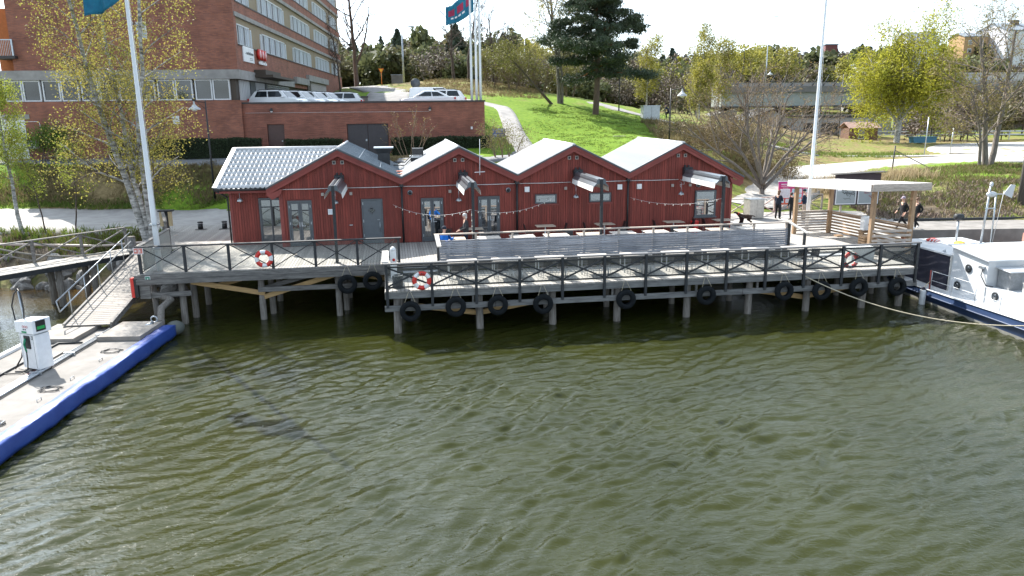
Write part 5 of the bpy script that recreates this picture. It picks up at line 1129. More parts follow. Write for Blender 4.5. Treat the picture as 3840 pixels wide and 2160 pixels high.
def make_boardwalk():
    # from the terrace corner out to the left, along the stony shore
    A = Vector((-18.6, 36.9, 2.0)); Bp = Vector((-25.2, 28.4, 1.85)); d = (Bp - A); L = d.length; ax = d.normalized(); sd = Vector((-ax.y, ax.x, 0)).normalized()   # sd points to the water side
    t = thing('boardwalk', 'narrow wooden boardwalk with crossed railing along the stony shore', 'boardwalk', A); yaw = atan2(ax.y, ax.x)
    me = MB().box(0, L, -.065, .065, -.04, 0).mesh('plank', mat('boardwalk_plank', (.33, .31, .285), .82, var=.25, scale=5, stretch=(.8, 9, 9), rnd=.15))
    for i in range(11): obj('plank', me, t, sd * (-.74 + i * .148), (0, -math.asin(ax.z), yaw))
    for s in (-.82, .84): MB().beam(sd * s - Vector((0, 0, .12)), d + sd * s - Vector((0, 0, .12)), .08, .22).build('edge_beam', m_dark if s > 0 else m_beam, t)
    for q in (.22, .36, .62, .86):
        for s in (-.4, .5): p = d * q + sd * s; MB().tube([p - Vector((0, 0, 2.8)), p - Vector((0, 0, .2))], [.16, .14], 10).build('pile', m_pile, t)
    R = thing('boardwalk_railing', 'grey crossed timber railing on the land side of the boardwalk', 'railing', A - sd * .78); n = 5
    pts = [d * (k / n) * .98 + d * .01 for k in range(n + 1)]
    for p in pts: MB().beam(p - Vector((0, 0, .2)), p + Vector((0, 0, 1.02)), .11, .11).build('post', m_beam, R)
    MB().beam(pts[0] + Vector((0, 0, 1.05)), pts[-1] + Vector((0, 0, 1.05)), .14, .05).build('top_rail', m_beam, R)
    for p, q in zip(pts, pts[1:]):
        MB().beam(p + Vector((0, 0, .08)), q + Vector((0, 0, .98)), .05, .06).build('brace', m_beam, R); MB().beam(p + Vector((0, 0, .98)), q + Vector((0, 0, .08)), .05, .06).build('brace', m_beam, R)
    # mooring rope hung along it, and a bollard where it joins the terrace
    p, q = Vector((-25.5, 33.5, 3.5)), Vector((-19.4, 35.6, 2.1)); o = thing('mooring_rope', 'thick twisted mooring rope sagging in front of the boardwalk railing', 'rope', q); pts = [p.lerp(q, k / 20) - q - Vector((0, 0, .55 * 4 * (k / 20) * (1 - k / 20))) for k in range(21)]
    MB().tube(pts, .045, 7).build('rope', mat('grey_rope', (.24, .225, .20), .9, var=.3, scale=40), o)
    b = thing('mooring_post', 'short round timber mooring post where boardwalk meets the gangway', 'post', (-18.35, 36.0, 1.4)); MB().tube([(0, 0, 0), (0, 0, 1.35)], [.2, .18], 12).build('post', m_beam, b); MB().lathe([(.19, 1.35), (.17, 1.4)], n=12).build('cap', m_pile, b)
    o = thing('pipe', 'long pale pipe lying along the bank behind the boardwalk railing', 'pipe', (-22, 39.6, 1.6)); MB().tube([(-5, -1.2, .5), (-2.5, -.2, .25), (0, .2, .1), (2.2, .3, .25), (4.2, .2, .6)], .07, 8).build('tube', mat('pale_pipe', (.52, .42, .36), .6), o)
make_boardwalk()
# stones along the left shore
def rock_mesh(seed):
    rng = np.random.default_rng(seed); bm = bmesh.new(); bmesh.ops.create_icosphere(bm, subdivisions=2, radius=1)
    cut = rng.normal(size=(9, 3)); cut /= np.linalg.norm(cut, axis=1, keepdims=True); dd = rng.uniform(.5, .9, 9)
    for v in bm.verts:
        p = np.array(v.co)
        for c, d_ in zip(cut, dd):
            k = p @ c
            if k > d_: p -= c * (k - d_)
        v.co = p
    me = bpy.data.meshes.new('rock'); bm.to_mesh(me); bm.free(); me.materials.append(mat('shore_stone', (.10, .095, .09), .9, col2=(.34, .32, .30), scale=2.2, detail=8, bump=.6, bscale=6, rnd=.25)); return me
def make_rocks():
    ms = [rock_mesh(i) for i in range(6)]; rr = random.Random(9); i = 0; k = 0
    spots = []
    for k in range(58):
        x = -31 + 14.5 * rr.random() ** .9; s = rr.uniform(.28, .75); y = 37.9 + rr.uniform(-1.0, 1.6) - max(0, x + 21) * .25; spots.append((x, y, s))
    spots.sort(key=lambda q: q[0])
    for k, (x, y, s) in enumerate(spots):
        lab = '%s grey boulder from the left in the stone bank behind the boardwalk' % ordinal(k)
        o = obj('shore_boulder', ms[k % 6], None, (x, y, max(-.05, gz(x, y)) + s * .12), (rr.uniform(0, 3), rr.uniform(0, 3), rr.uniform(0, 6)), (s, s * rr.uniform(.7, 1.1), s * rr.uniform(.5, .8))); tag(o, lab, 'boulder', 'boulders along the left shore')
make_rocks()
# ================================================================== QUAY, PERGOLA, BOARDS, BOATS
# concrete quay behind the boat
q = MB().box(0, 60, -.0, 3.2, -2.2, 1.92); q.build('quay', m_conc, None, (20.6, 40.7, 0), (0, 0, .035))['kind'] = 'structure'
q = MB(); pts = [W(18.6, 10.2, 1.90), W(27.5, 8.0, 1.90), Vector((23, 44.2, 1.94)), Vector((24, 46.6, 2.1)), W(27.5, 15.6, 2.12), W(20, 15.2, 2.14), W(17.9, 12, 2.0), W(17.95, 8.5, 1.95)]
q.prism(pts, (0, 0, -.5)); q.build('quay_apron', m_gravel)['kind'] = 'structure'
t = thing('quay_kerb', 'long dark low kerb at the back of the bright quay', 'kerb', (22.6, 44.1, 1.92), .035); MB().box(0, 45, 0, .16, 0, .14).build('kerb', m_dark, t)

def make_pergola():
    G = Loc('pergola', 'open wooden pergola with pale slatted roof and slatted half walls', 'pergola', 22.9, 5.6, 1.93); P = G.part
    A, B, C, D = (21.5, 8.4), (23.5, 8.4), (22.2, 2.85), (24.15, 2.8)
    zt = {A: 4.66, B: 4.66, C: 5.02, D: 5.02}
    for p in (A, B, C, D): P(MB().box(p[0] - .09, p[0] + .09, p[1] - .09, p[1] + .09, 1.7 if p[1] > 3.4 else 1.76, zt[p]), 'post', m_perg)
    # roof: boards lying along the length, fascias
    bm = mat('bleached_roof_board', (.56, .54, .51), .8, var=.12, scale=3, stretch=(6, .6, 6), rnd=.08)
    f0, f1 = Vector((21.28, 8.95, 4.72)), Vector((24.0, 8.95, 4.72)); c0, c1 = Vector((21.62, 2.25, 5.10)), Vector((24.45, 2.20, 5.10)); n = 17
    for i in range(n):
        u0, u1 = i / n + .004, (i + 1) / n - .004; v = [f0.lerp(f1, u0), f0.lerp(f1, u1), c0.lerp(c1, u1), c0.lerp(c1, u0)]
        P(MB().prism(v, (0, 0, .03)), 'roof_board', bm)
    def fascia(p, q, m, zs): 
        for z0, z1 in zs: P(MB().prism([p + Vector((0, 0, z0)), q + Vector((0, 0, z0)), q + Vector((0, 0, z1)), p + Vector((0, 0, z1))], (q - p).cross(Vector((0, 0, 1))).normalized() * .04), 'fascia', m)
    zs = ((-.30, -.145), (-.14, .035)); o = Vector((0, 0, 0))
    fascia(f0, c0, bm, zs); fascia(c0 + Vector((.0, -.045, 0)), c1 + Vector((.05, -.045, 0)), m_perg2, zs); fascia(c1 + Vector((.045, 0, 0)), f1 + Vector((.045, 0, 0)), bm, zs); fascia(f1, f0, bm, zs)
    for u in (.2, .5, .8): P(MB().beam(f0.lerp(c0, u) - Vector((0, 0, .12)), f1.lerp(c1, u) - Vector((0, 0, .12)), .06, .14), 'rafter', m_perg)
    # slatted half walls on three sides
    def slats(p, q, n, z0, z1, m, h=.085):
        for i in range(n):
            z = z0 + (z1 - z0) * i / (n - 1); P(MB().beam((*p, z), (*q, z), .028, h), 'slat', m)
    slats((21.5, 8.50), (23.5, 8.50), 8, 2.08, 3.05, m_perg2); P(MB().beam((21.45, 8.45, 3.13), (23.55, 8.45, 3.13), .14, .045), 'handrail', m_perg2)
    slats((23.60, 8.4), (24.25, 2.8), 7, 2.05, 2.98, m_perg); P(MB().beam((23.58, 8.4, 3.08), (24.22, 2.8, 3.08), .16, .05), 'handrail', m_perg)
    slats((22.2, 2.74), (24.15, 2.69), 5, 2.0, 2.9, m_perg2, .11)
    P(MB().box(23.15, 23.5, 7.0, 7.3, 1.93, 2.0), 'bench', m_perg)
    return G
make_pergola()
t = pier_thing('electric_cabinet', 'white electric box on a wooden stand inside the pergola', 'cabinet', 23.55, 5.2, 1.93); o = MB().box(-.26, .26, -.16, .16, .62, 1.28).build('box', m_white, t); bv = o.modifiers.new('b', 'BEVEL'); bv.width = .02; MB().box(-.02, .02, -.165, -.16, .88, .96).build('lock', m_black, o)
MB().box(-.3, .3, -.2, .2, .5, .56).box(-.28, -.2, -.16, .16, 0, .5).box(.2, .28, -.16, .16, 0, .5).box(-.28, .28, -.18, -.15, .1, .45).build('stand', m_perg, t)
t = pier_thing('wooden_crate', 'slatted wooden planter inside the pergola', 'planter', 23.0, 4.2, 1.93)
for i in range(4): MB().box(-.35, .35, -.25, .25, .02 + i * .13, .12 + i * .13).build('board', m_perg, t)
t = pier_thing('deck_box', 'low pale storage box behind the right end of the jetty railing', 'box', 21.2, 2.1, PIER); MB().box(-.55, .55, -.3, .3, 0, .55).build('body', mat('box_grey', (.4, .42, .42), .6), t); MB().box(-.58, .58, -.33, .33, .55, .60).build('lid', m_wframe, t)

# quay railing behind the cabinet, steel cabinet
def quay_rail():
    t = thing('quay_railing', 'weathered crossed timber railing behind the woman in the dark jacket', 'railing', W(21.5, 14.9, 2.1)); base = W(21.5, 14.9, 2.1)
    pts = [W(a, b, 0) - Vector((base.x, base.y, 0)) for a, b in ((18.6, 14.0), (20.4, 14.5), (22.2, 14.9), (24.0, 15.35), (25.8, 15.7), (27.6, 16.0))]
    for p in pts: MB().beam(p + Vector((0, 0, -.2)), p + Vector((0, 0, .98)), .1, .1).build('post', m_perg2, t)
    for p, q in zip(pts, pts[1:]):
        MB().beam(p + Vector((0, 0, 1.0)), q + Vector((0, 0, 1.0)), .14, .05).build('top_rail', m_perg2, t); MB().beam(p + Vector((0, 0, .05)), q + Vector((0, 0, .95)), .05, .06).build('brace', m_perg2, t); MB().beam(p + Vector((0, 0, .95)), q + Vector((0, 0, .05)), .05, .06).build('brace', m_perg2, t)
quay_rail()
t = thing('steel_cabinet', 'grey steel cabinet on the quay beside the bare tree', 'cabinet', W(21.8, 13.7, 2.08), TH + .1); o = MB().box(-.48, .48, -.35, .35, 0, 1.12).build('body', mat('stainless', (.45, .43, .40), .4, metal=.5, var=.15), t); MB().box(-.5, .5, -.37, .37, 1.12, 1.16).build('lid', m_steel, t); MB().box(-.003, .003, -.355, -.35, .03, 1.1).build('door_gap', m_dark, o)

# pink information board
def info_board():
    B = thing('info_board', 'magenta information board with small map panels on the quay', 'sign', W(24.2, 13.55, 2.1), TH - .05); w, z0, z1 = .95, .72, 2.10
    m, n, l, b = _mat('magenta_board'); tcn = n.new('ShaderNodeTexCoord'); sx = n.new('ShaderNodeSeparateXYZ'); l.new(tcn.outputs['Object'], sx.inputs[0]); r = n.new('ShaderNodeValToRGB'); e = r.color_ramp.elements
    mr = n.new('ShaderNodeMapRange'); mr.inputs['From Min'].default_value = z0; mr.inputs['From Max'].default_value = z1; l.new(sx.outputs[2], mr.inputs['Value']); l.new(mr.outputs[0], r.inputs[0]); e[0].color = (.62, .12, .05, 1); e[1].color = (.48, .008, .20, 1); l.new(r.outputs[0], b.inputs['Base Color']); b.inputs['Roughness'].default_value = .4
    p = MB().box(-w, w, -.02, .02, z0, z1).build('panel', m, B); MB().box(-w - .02, w + .02, -.025, .03, z1, z1 + .03).box(-w - .02, w + .02, -.025, .03, z0 - .03, z0).build('frame', m_wframe, B)
    for x in (-.7, .7): MB().box(x - .04, x + .04, .03, .11, -.1, z1).build('leg', m_dark, B)
    mp = mat('map_print', (.55, .50, .52), .6, col2=(.72, .70, .74), scale=9, detail=6); mb_ = mat('map_blue', (.22, .48, .62), .6, col2=(.5, .66, .7), scale=12); mg = mat('map_green', (.35, .58, .52), .6, col2=(.58, .68, .66), scale=12)
    MB().box(-.83, -.22, -.026, -.02, 1.13, 1.66).build('map', m_white, p); MB().box(-.80, -.25, -.029, -.026, 1.16, 1.63).build('map_print', mp, p)
    k = 0
    for x in (-.1, .26, .62):
        for z in (1.42, 1.13): MB().box(x, x + .26, -.026, -.02, z, z + .24).build('map', m_white, p); MB().box(x + .02, x + .24, -.029, -.026, z + .02, z + .22).build('map_print', (mb_, mg, mp)[k % 3], p); k += 1
    for x in (-.83, -.47, -.1, .26): MB().box(x, x + .26, -.026, -.02, .83, 1.07).build('map', m_white, p); MB().box(x + .02, x + .24, -.029, -.026, .85, 1.05).build('map_print', (mb_, mp, mg)[k % 3], p); k += 1
    g = MB(); rr = random.Random(1)
    for x0, x1, z, h in ((-.8, -.42, 1.92, .05), (-.38, .0, 1.92, .055), (-.78, -.15, 1.82, .03), (-.68, -.35, 1.70, .025)):
        x = x0
        while x < x1: d = rr.uniform(.02, .05); g.box(x, x + d, -.024, -.02, z, z + h); x += d + .012
    g.build('lettering', m_white, p)
info_board()
# notice board with two posters under a little roof
def notice_board():
    N = thing('notice_board', 'dark roofed notice board with two graffiti covered posters', 'notice board', W(28.6, 13.9, 2.2), TH - .06); w = 1.45
    wd = mat('dark_stained_wood', (.045, .030, .035), .7, var=.2)
    MB().box(-w, w, -.05, .05, .42, 2.35).build('back', wd, N); MB().prism([(-w - .12, -.35, 2.30), (w + .22, -.35, 2.42), (w + .22, -.35, 2.46), (-w - .12, -.35, 2.34)], (0, .75, 0)).build('roof', mat('tar_roof', (.06, .055, .05), .9, var=.3), N); MB().box(-w, w, -.06, -.051, 1.78, 2.30).build('gable_board', wd, N)
    for x in (-.9, .9): MB().box(x - .05, x + .05, .06, .16, -.2, 2.3).build('leg', m_perg2, N)
    gr = mat('poster_grey', (.26, .29, .30), .4); rr = random.Random(12)
    for x0, x1, col in ((-1.38, -.06, m_black), (.06, 1.38, mat('graffiti_red', (.28, .05, .07), .6))):
        f = MB().box(x0, x1, -.075, -.05, .48, .53).box(x0, x1, -.075, -.05, 1.72, 1.77).box(x0, x0 + .05, -.075, -.05, .53, 1.72).box(x1 - .05, x1, -.075, -.05, .53, 1.72).build('poster_frame', m_wframe, N)
        MB().box(x0 + .05, x1 - .05, -.06, -.051, .53, 1.72).build('poster', gr, f)
        g = MB(); c = (x0 + x1) / 2
        for k in range(13 if col is m_black else 7):
            x, z = c + rr.uniform(-.4, .3), rr.uniform(.8, 1.5); pts = []
            for j in range(6): pts.append((min(max(x, x0 + .1), x1 - .1), -.066, min(max(z, .6), 1.66))); x += rr.uniform(.02, .16); z += rr.uniform(-.16, .12)
            g.tube(pts, .012, 4, smooth=False)
        g.build('graffiti', col, f)
    MB().box(.95, 1.25, -.064, -.06, 1.1, 1.55).box(.12, .42, -.064, -.06, 1.35, 1.68).box(-1.28, -1.0, -.064, -.06, 1.3, 1.6).build('paper', m_white, N)
notice_board()

# ------------------------------------------------------------------ blue and white houseboat at the right
m_hull = mat('navy_hull', (.018, .035, .085), .35, col2=(.030, .055, .12), scale=1.5, stretch=(1, .4, 3), detail=6); m_boot = mat('boot_stripe', (.30, .29, .26), .7, var=.25, scale=3); m_bwhite = mat('boat_white', (.50, .52, .54), .4, col2=(.60, .61, .62), scale=1.2, detail=6); m_navy = mat('navy_canvas', (.018, .018, .032), .85, var=.2, scale=3, bump=.5, bscale=3)
def make_houseboat():
    Bt = thing('houseboat', 'white cabin boat with navy hull and navy canvas moored beside the pier', 'boat', (18.45, 33.0, 0), .1)
    ys = [3.9, 3.5, 2.8, 1.5, 0, -2, -4, -7, -10, -13]; Wd = 5.0; c = 2.2
    hw = [.9, 1.5, 2.05, 2.3, 2.38, 2.4, 2.42, 2.45, 2.45, 2.4]; zg = [.75, .72, .68, .64, .63, .66, .70, .78, .85, .9]
    prof = lambda h, z: [(-h, z), (-h - .03, z * .62), (-h - .05, z * .58), (-h + .0, z * .5), (-h + .08, .10), (-h + .16, -.5), (0, -1.1), (h - .16, -.5), (h - .08, .10), (h, z * .5), (h + .05, z * .58), (h + .03, z * .62), (h, z)]
    V = []; 
    for y, h, z in zip(ys, hw, zg): V += [(c + x, y, zz) for x, zz in prof(h, z)]
    n = 13; F = []; M = []
    for i in range(len(ys) - 1):
        for j in range(n - 1): F.append((i * n + j, (i + 1) * n + j, (i + 1) * n + j + 1, i * n + j + 1)); M.append(1 if j in (4, 7) else 0)
    o = obj('hull', np_mesh('hull', V, F, [m_hull, m_boot], M), Bt); b2 = MB().add([(c + x, 3.9, z) for x, z in prof(.9, .75)], [tuple(range(13))]).build('transom', m_hull, Bt)
    dk = [(c - h + .02, y, z - .03) for y, h, z in zip(ys, hw, zg)] + [(c + h - .02, y, z - .03) for y, h, z in list(zip(ys, hw, zg))[::-1]]
    MB().add(dk, [tuple(range(len(dk)))]).build('deck', m_bwhite, Bt)
    rb = MB().tube([(c - h - .02, y, z) for y, h, z in zip(ys, hw, zg)], .03, 6).build('gunwale', m_bwhite, Bt); MB().tube([(c - h - .05, y, z * .6) for y, h, z in zip(ys, hw, zg)], .03, 6).build('rub_rail', m_hull, Bt)
    # wheelhouse, canvas part, long coach roof
    wh = MB().prism([(.5, -1.0, .6), (.5, -3.2, .6), (.55, -3.2, 2.40), (.55, -1.0, 2.62)], (3.4, 0, 0)).build('wheelhouse', m_bwhite, Bt)
    MB().prism([(.40, -.85, 2.63), (.40, -3.35, 2.38), (.40, -3.35, 2.44), (.40, -.85, 2.69)], (3.6, 0, 0)).build('wheelhouse_roof', m_bwhite, Bt)
    cv = MB(); V = []; rng = np.random.default_rng(2)
    N, K = 16, 8
    for i in range(N + 1):
        for j in range(K + 1): y = -1.0 + 4.1 * i / N; z = .55 + 1.65 * j / K; V.append((.52 + .03 * sin(y * 5 + z * 3) * (1 - abs(j / K - .5)) + .01 * rng.normal() - .06 * (1 - j / K), y, z))
    F = [(i * (K + 1) + j, (i + 1) * (K + 1) + j, (i + 1) * (K + 1) + j + 1, i * (K + 1) + j + 1) for i in range(N) for j in range(K)]
    oc = obj('canvas', np_mesh('canvas', V, F, m_navy, smooth=True), Bt); sm = oc.modifiers.new('t', 'SOLIDIFY'); sm.thickness = .01
    MB().box(.6, 3.8, -.98, 3.0, .6, 2.15).build('saloon', m_navy, Bt); MB().box(.42, 3.95, -1.0, 3.1, 2.17, 2.24).build('saloon_roof', m_bwhite, Bt); MB().box(.47, .53, -1.06, -1.0, .6, 2.2).build('edge_trim', mat('bleached_board', (.52, .5, .47), .8), Bt)
    MB().box(.55, 3.6, -12.5, -3.22, .6, 1.32).build('coach_roof', m_bwhite, Bt)
    for y, z, r, x in ((-2.13, 1.86, .15, .515), (-1.62, 1.02, .15, .48), (-3.78, 1.05, .15, .545), (-6.4, 1.05, .15, .545)): p = MB().lathe([(r, -.02), (r + .03, -.03), (r + .03, .0)], (x, y, z), 20, axis='x').build('porthole', m_dark, Bt); MB().lathe([(r - .03, -.035), (r - .03, -.03)], (x, y, z), 20, axis='x').build('pane', m_win, p)
    MB().box(.95, 1.75, -3.95, -3.05 - .25, 1.33, 2.05).build('locker', mat('locker_grey', (.22, .225, .23), .6, var=.2), Bt); MB().prism([(.85, -3.2, 2.10), (.85, -4.05, 2.05), (.85, -4.05, 2.10), (.85, -3.2, 2.15)], (1.6, 0, 0)).build('locker_lid', m_bwhite, Bt)
    fn = MB().lathe([(.52, 1.32), (.48, 2.45)], (2.75, -3.9, 0), 24).build('funnel', m_bwhite, Bt); MB().lathe([(.5, 2.45), (.5, 2.62), (.62, 2.64), (.60, 2.70), (.3, 2.72)], (2.75, -3.9, 0), 24).build('funnel_cap', m_black, fn); MB().tube([(2.9, -3.7, 2.7), (2.9, -3.7, 4.0)], .06, 8).build('exhaust', m_bwhite, Bt)
    be = MB()
    for x in (1.15, 1.27, 1.39): be.box(x, x + .1, -6.0, -4.35, 1.70, 1.73)
    be.build('bench_seat', mat('bench_wood', (.42, .40, .37), .8), Bt)
    for y in (-4.5, -5.2, -5.9): MB().box(1.15, 1.5, y, y + .1, 1.32, 1.70).build('bench_leg', mat('bench_wood', (.42, .40, .37), .8), Bt)
    # side rail
    st = [-.75, -2.12, -3.52, -4.9, -6.4, -8]
    for y in st: MB().tube([(-.12, y, .62), (-.10, y, 1.48)], .018, 6).build('stanchion', m_steel, Bt)
    for h in (1.06, 1.47): MB().tube([(-.11, y, h + .012 * abs(y)) for y in st], .014, 6).build('guard_rail', m_bwhite, Bt)
    MB().tube([(-.14, -.72, .6), (-.13, -.68, 1.5)], .03, 6).build('rail_gate', mat('rusty_red', (.30, .06, .05), .7), Bt)
    fd = MB().lathe([(.03, .72), (.10, .66), (.135, .55), (.135, 0.02), (.10, -.08), (.03, -.14)], (-.42, -.72, 0), 16).build('fender', mat('fender_white', (.66, .67, .68), .5, var=.12), Bt); MB().lathe([(.105, .66), (.04, .78)], (-.42, -.72, 0), 12).build('fender_end', m_navy, fd)
    MB().tube([(-.42, -.72, .7), (-.15, -.74, 1.05)], .012, 5).build('fender_rope', m_rope, fd)
    MB().tube([(.5, -2.95, 2.0), (.42, -3.0, 1.75), (.45, -3.3, 1.4), (.7, -3.4, 1.35)], .02, 6).build('cable', m_black, Bt); MB().box(.42, .56, -3.05, -2.8, 2.02, 2.12).build('junction_box', m_steel, Bt)
    # clutter on the saloon roof
    MB().box(.55, .95, 2.5, 2.75, 2.245, 2.48).build('lamp_box', mat('orange_lamp', (.40, .12, .05), .6), Bt)
    MB().ellipsoid((1.9, 2.3, 2.30), (.35, .22, .09)).build('red_bundle', mat('red_cloth', (.55, .08, .07), .8), Bt)
    rr = random.Random(8); y_ = mat('yellow_tarp', (.62, .36, .04), .7, bump=.6, bscale=5)
    for k in range(6): MB().ellipsoid((2.6 + rr.uniform(-.5, .6), .6 + rr.uniform(-.6, .5), 2.33), (rr.uniform(.2, .35), rr.uniform(.2, .3), rr.uniform(.08, .14))).build('yellow_bundle', y_, Bt)
    for k in range(4): MB().tube([(1.3 + .2 * k, 1.6 + .3 * rr.random(), 2.27), (1.6 + .2 * k, 2.0, 2.42), (2.0 + .2 * k, 1.7, 2.28), (2.3 + .1 * k, 2.3, 2.3)], .018, 5).build('line', m_white, Bt)
    MB().ellipsoid((.62, -.35, 2.27), (.07, .07, .09)).build('deck_light', m_steel, Bt)
    # lamp on a post, wind generator mast
    MB().tube([(3.0, 2.2, 2.2), (3.0, 2.2, 3.2)], .05, 8).build('lamp_post', m_steel, Bt); MB().lathe([(.13, -.2), (.16, -.15), (.16, .15), (.13, .2)], (3.0, 2.2, 3.38), 14, axis='x').build('search_light', m_dark, Bt)
    mt = MB().tube([(3.5, 1.2, 2.2), (3.62, 1.2, 4.9)], [.05, .04], 8).tube([(4.0, 1.2, 2.2), (3.95, 1.2, 4.6)], .035, 8).beam((3.5, 1.2, 3.9), (4.0, 1.2, 3.9), .04, .04).build('mast', m_steel, Bt)
    MB().ellipsoid((3.72, 1.2, 4.55), (.26, .12, .13)).ellipsoid((3.66, 1.2, 5.0), (.08, .08, .12)).build('wind_generator', m_bwhite, Bt); MB().prism([(4.3, 1.2, 4.55), (4.75, 1.2, 4.35), (4.85, 1.2, 4.95), (4.62, 1.2, 4.98)], (0, .02, 0)).beam((3.9, 1.2, 4.55), (4.35, 1.2, 4.55), .03, .03).build('tail_vane', m_bwhite, Bt)
    MB().tube([(4.15, 1.3, 2.3), (4.4, 1.3, 4.7)], .012, 5).build('antenna', m_bwhite, Bt)
    return Bt
make_houseboat()
def make_woodboat():
    Bt = thing('wooden_boat', 'varnished wooden boat with white deck moored behind the houseboat', 'boat', (25.3, 37.6, 0), .06)
    ys = [0, .8, 2.0, 4, 7, 11]; hw = [.1, .7, 1.1, 1.3, 1.35, 1.3]; wm = mat('varnished_hull', (.36, .13, .05), .4, var=.15, scale=3)
    V = []
    for x, h in zip(ys, hw): V += [(x - .8, -h, 1.25), (x - .6, -h * .9, .3), (x - .3, 0, -.3), (x - .6, h * .9, .3), (x - .8, h, 1.25)]
    F = [(i * 5 + j, i * 5 + j + 1, (i + 1) * 5 + j + 1, (i + 1) * 5 + j) for i in range(5) for j in range(4)]
    obj('hull', np_mesh('hull', V, F, wm), Bt); dk = [(x - .8, -h + .02, 1.22) for x, h in zip(ys, hw)] + [(x - .8, h - .02, 1.22) for x, h in list(zip(ys, hw))[::-1]]; MB().add(dk, [tuple(range(12))]).build('deck', m_bwhite, Bt)
    MB().box(2.4, 6.5, -.75, .75, 1.22, 1.72).build('cabin', m_bwhite, Bt); MB().tube([(1.6, 0, 1.2), (1.6, 0, 3.2)], .06, 8).build('mast', m_bwhite, Bt); MB().tube([(4.6, -.3, 1.7), (4.6, -.3, 3.3)], .09, 8).build('mast', m_bwhite, Bt)
    MB().box(.7, 1.25, -.2, .2, 1.22, 2.2).build('hatch_box', mat('salmon_box', (.55, .26, .2), .6), Bt)
    for x in (4.0, 5.4): MB().ellipsoid((x, -.35, 1.85), (.3, .2, .13)).build('sail_bundle', mat('turquoise_cloth', (.02, .25, .38), .7), Bt)
make_woodboat()
# mooring line from the jetty to the houseboat's bow
p, q = W(17.32, -.02, 1.62), Vector((19.6, 25.6, .95)); t = thing('mooring_line', 'pale mooring line sagging from the jetty across the water to the boat', 'rope', p)
MB().tube([p.lerp(q, k / 30) - p - Vector((0, 0, 1.0 * 4 * (k / 30) * (1 - k / 30) * .75)) for k in range(31)], .022, 6).build('rope', m_rope, t)
# timber pole at the far right
t = thing('timber_pole', 'tall dark weathered timber pole at the right edge of the quay', 'pole', (31.3, 46.2, 2.0)); MB().tube([(0, 0, 0), (.02, 0, 3.2), (0, 0, 6.0)], [.2, .18, .16], 12).build('pole', mat('dark_pole', (.085, .075, .065), .9, var=.35, scale=3, stretch=(5, 5, .5)), t); MB().tube([(.9, -.2, -.1), (.15, -.1, 3.6)], .03, 5).build('stay', m_pile, t)

# ================================================================== PEOPLE AND THE DOG
m_skin = mat('skin', (.56, .33, .24), .6); m_shoe = mat('dark_shoe', (.02, .02, .022), .6); m_shoew = mat('white_shoe', (.7, .7, .7), .6)
def cloth(name, col): return mat('cloth_' + name, col, .9, var=.25, scale=7, bump=.4, bscale=9)
def skin_body(joints, edges, sub=1):
    me = bpy.data.meshes.new('body'); me.from_pydata([j[0] for j in joints], [], []); me.edges.add(len(edges)); me.edges.foreach_set('vertices', [i for e in edges for i in e]); me.update()
    o = bpy.data.objects.new('tmp', me); COL.objects.link(o); sk = o.modifiers.new('skin', 'SKIN'); sk.use_smooth_shade = True
    for i, d in enumerate(me.skin_vertices[0].data): r = joints[i][1]; d.radius = r if isinstance(r, tuple) else (r, r); d.use_root = (i == 0)
    ss = o.modifiers.new('sub', 'SUBSURF'); ss.levels = sub; ss.render_levels = sub
    bpy.context.view_layer.update(); ev = o.evaluated_get(bpy.context.evaluated_depsgraph_get()); out = bpy.data.meshes.new_from_object(ev); bpy.data.objects.remove(o); bpy.data.meshes.remove(me); return out
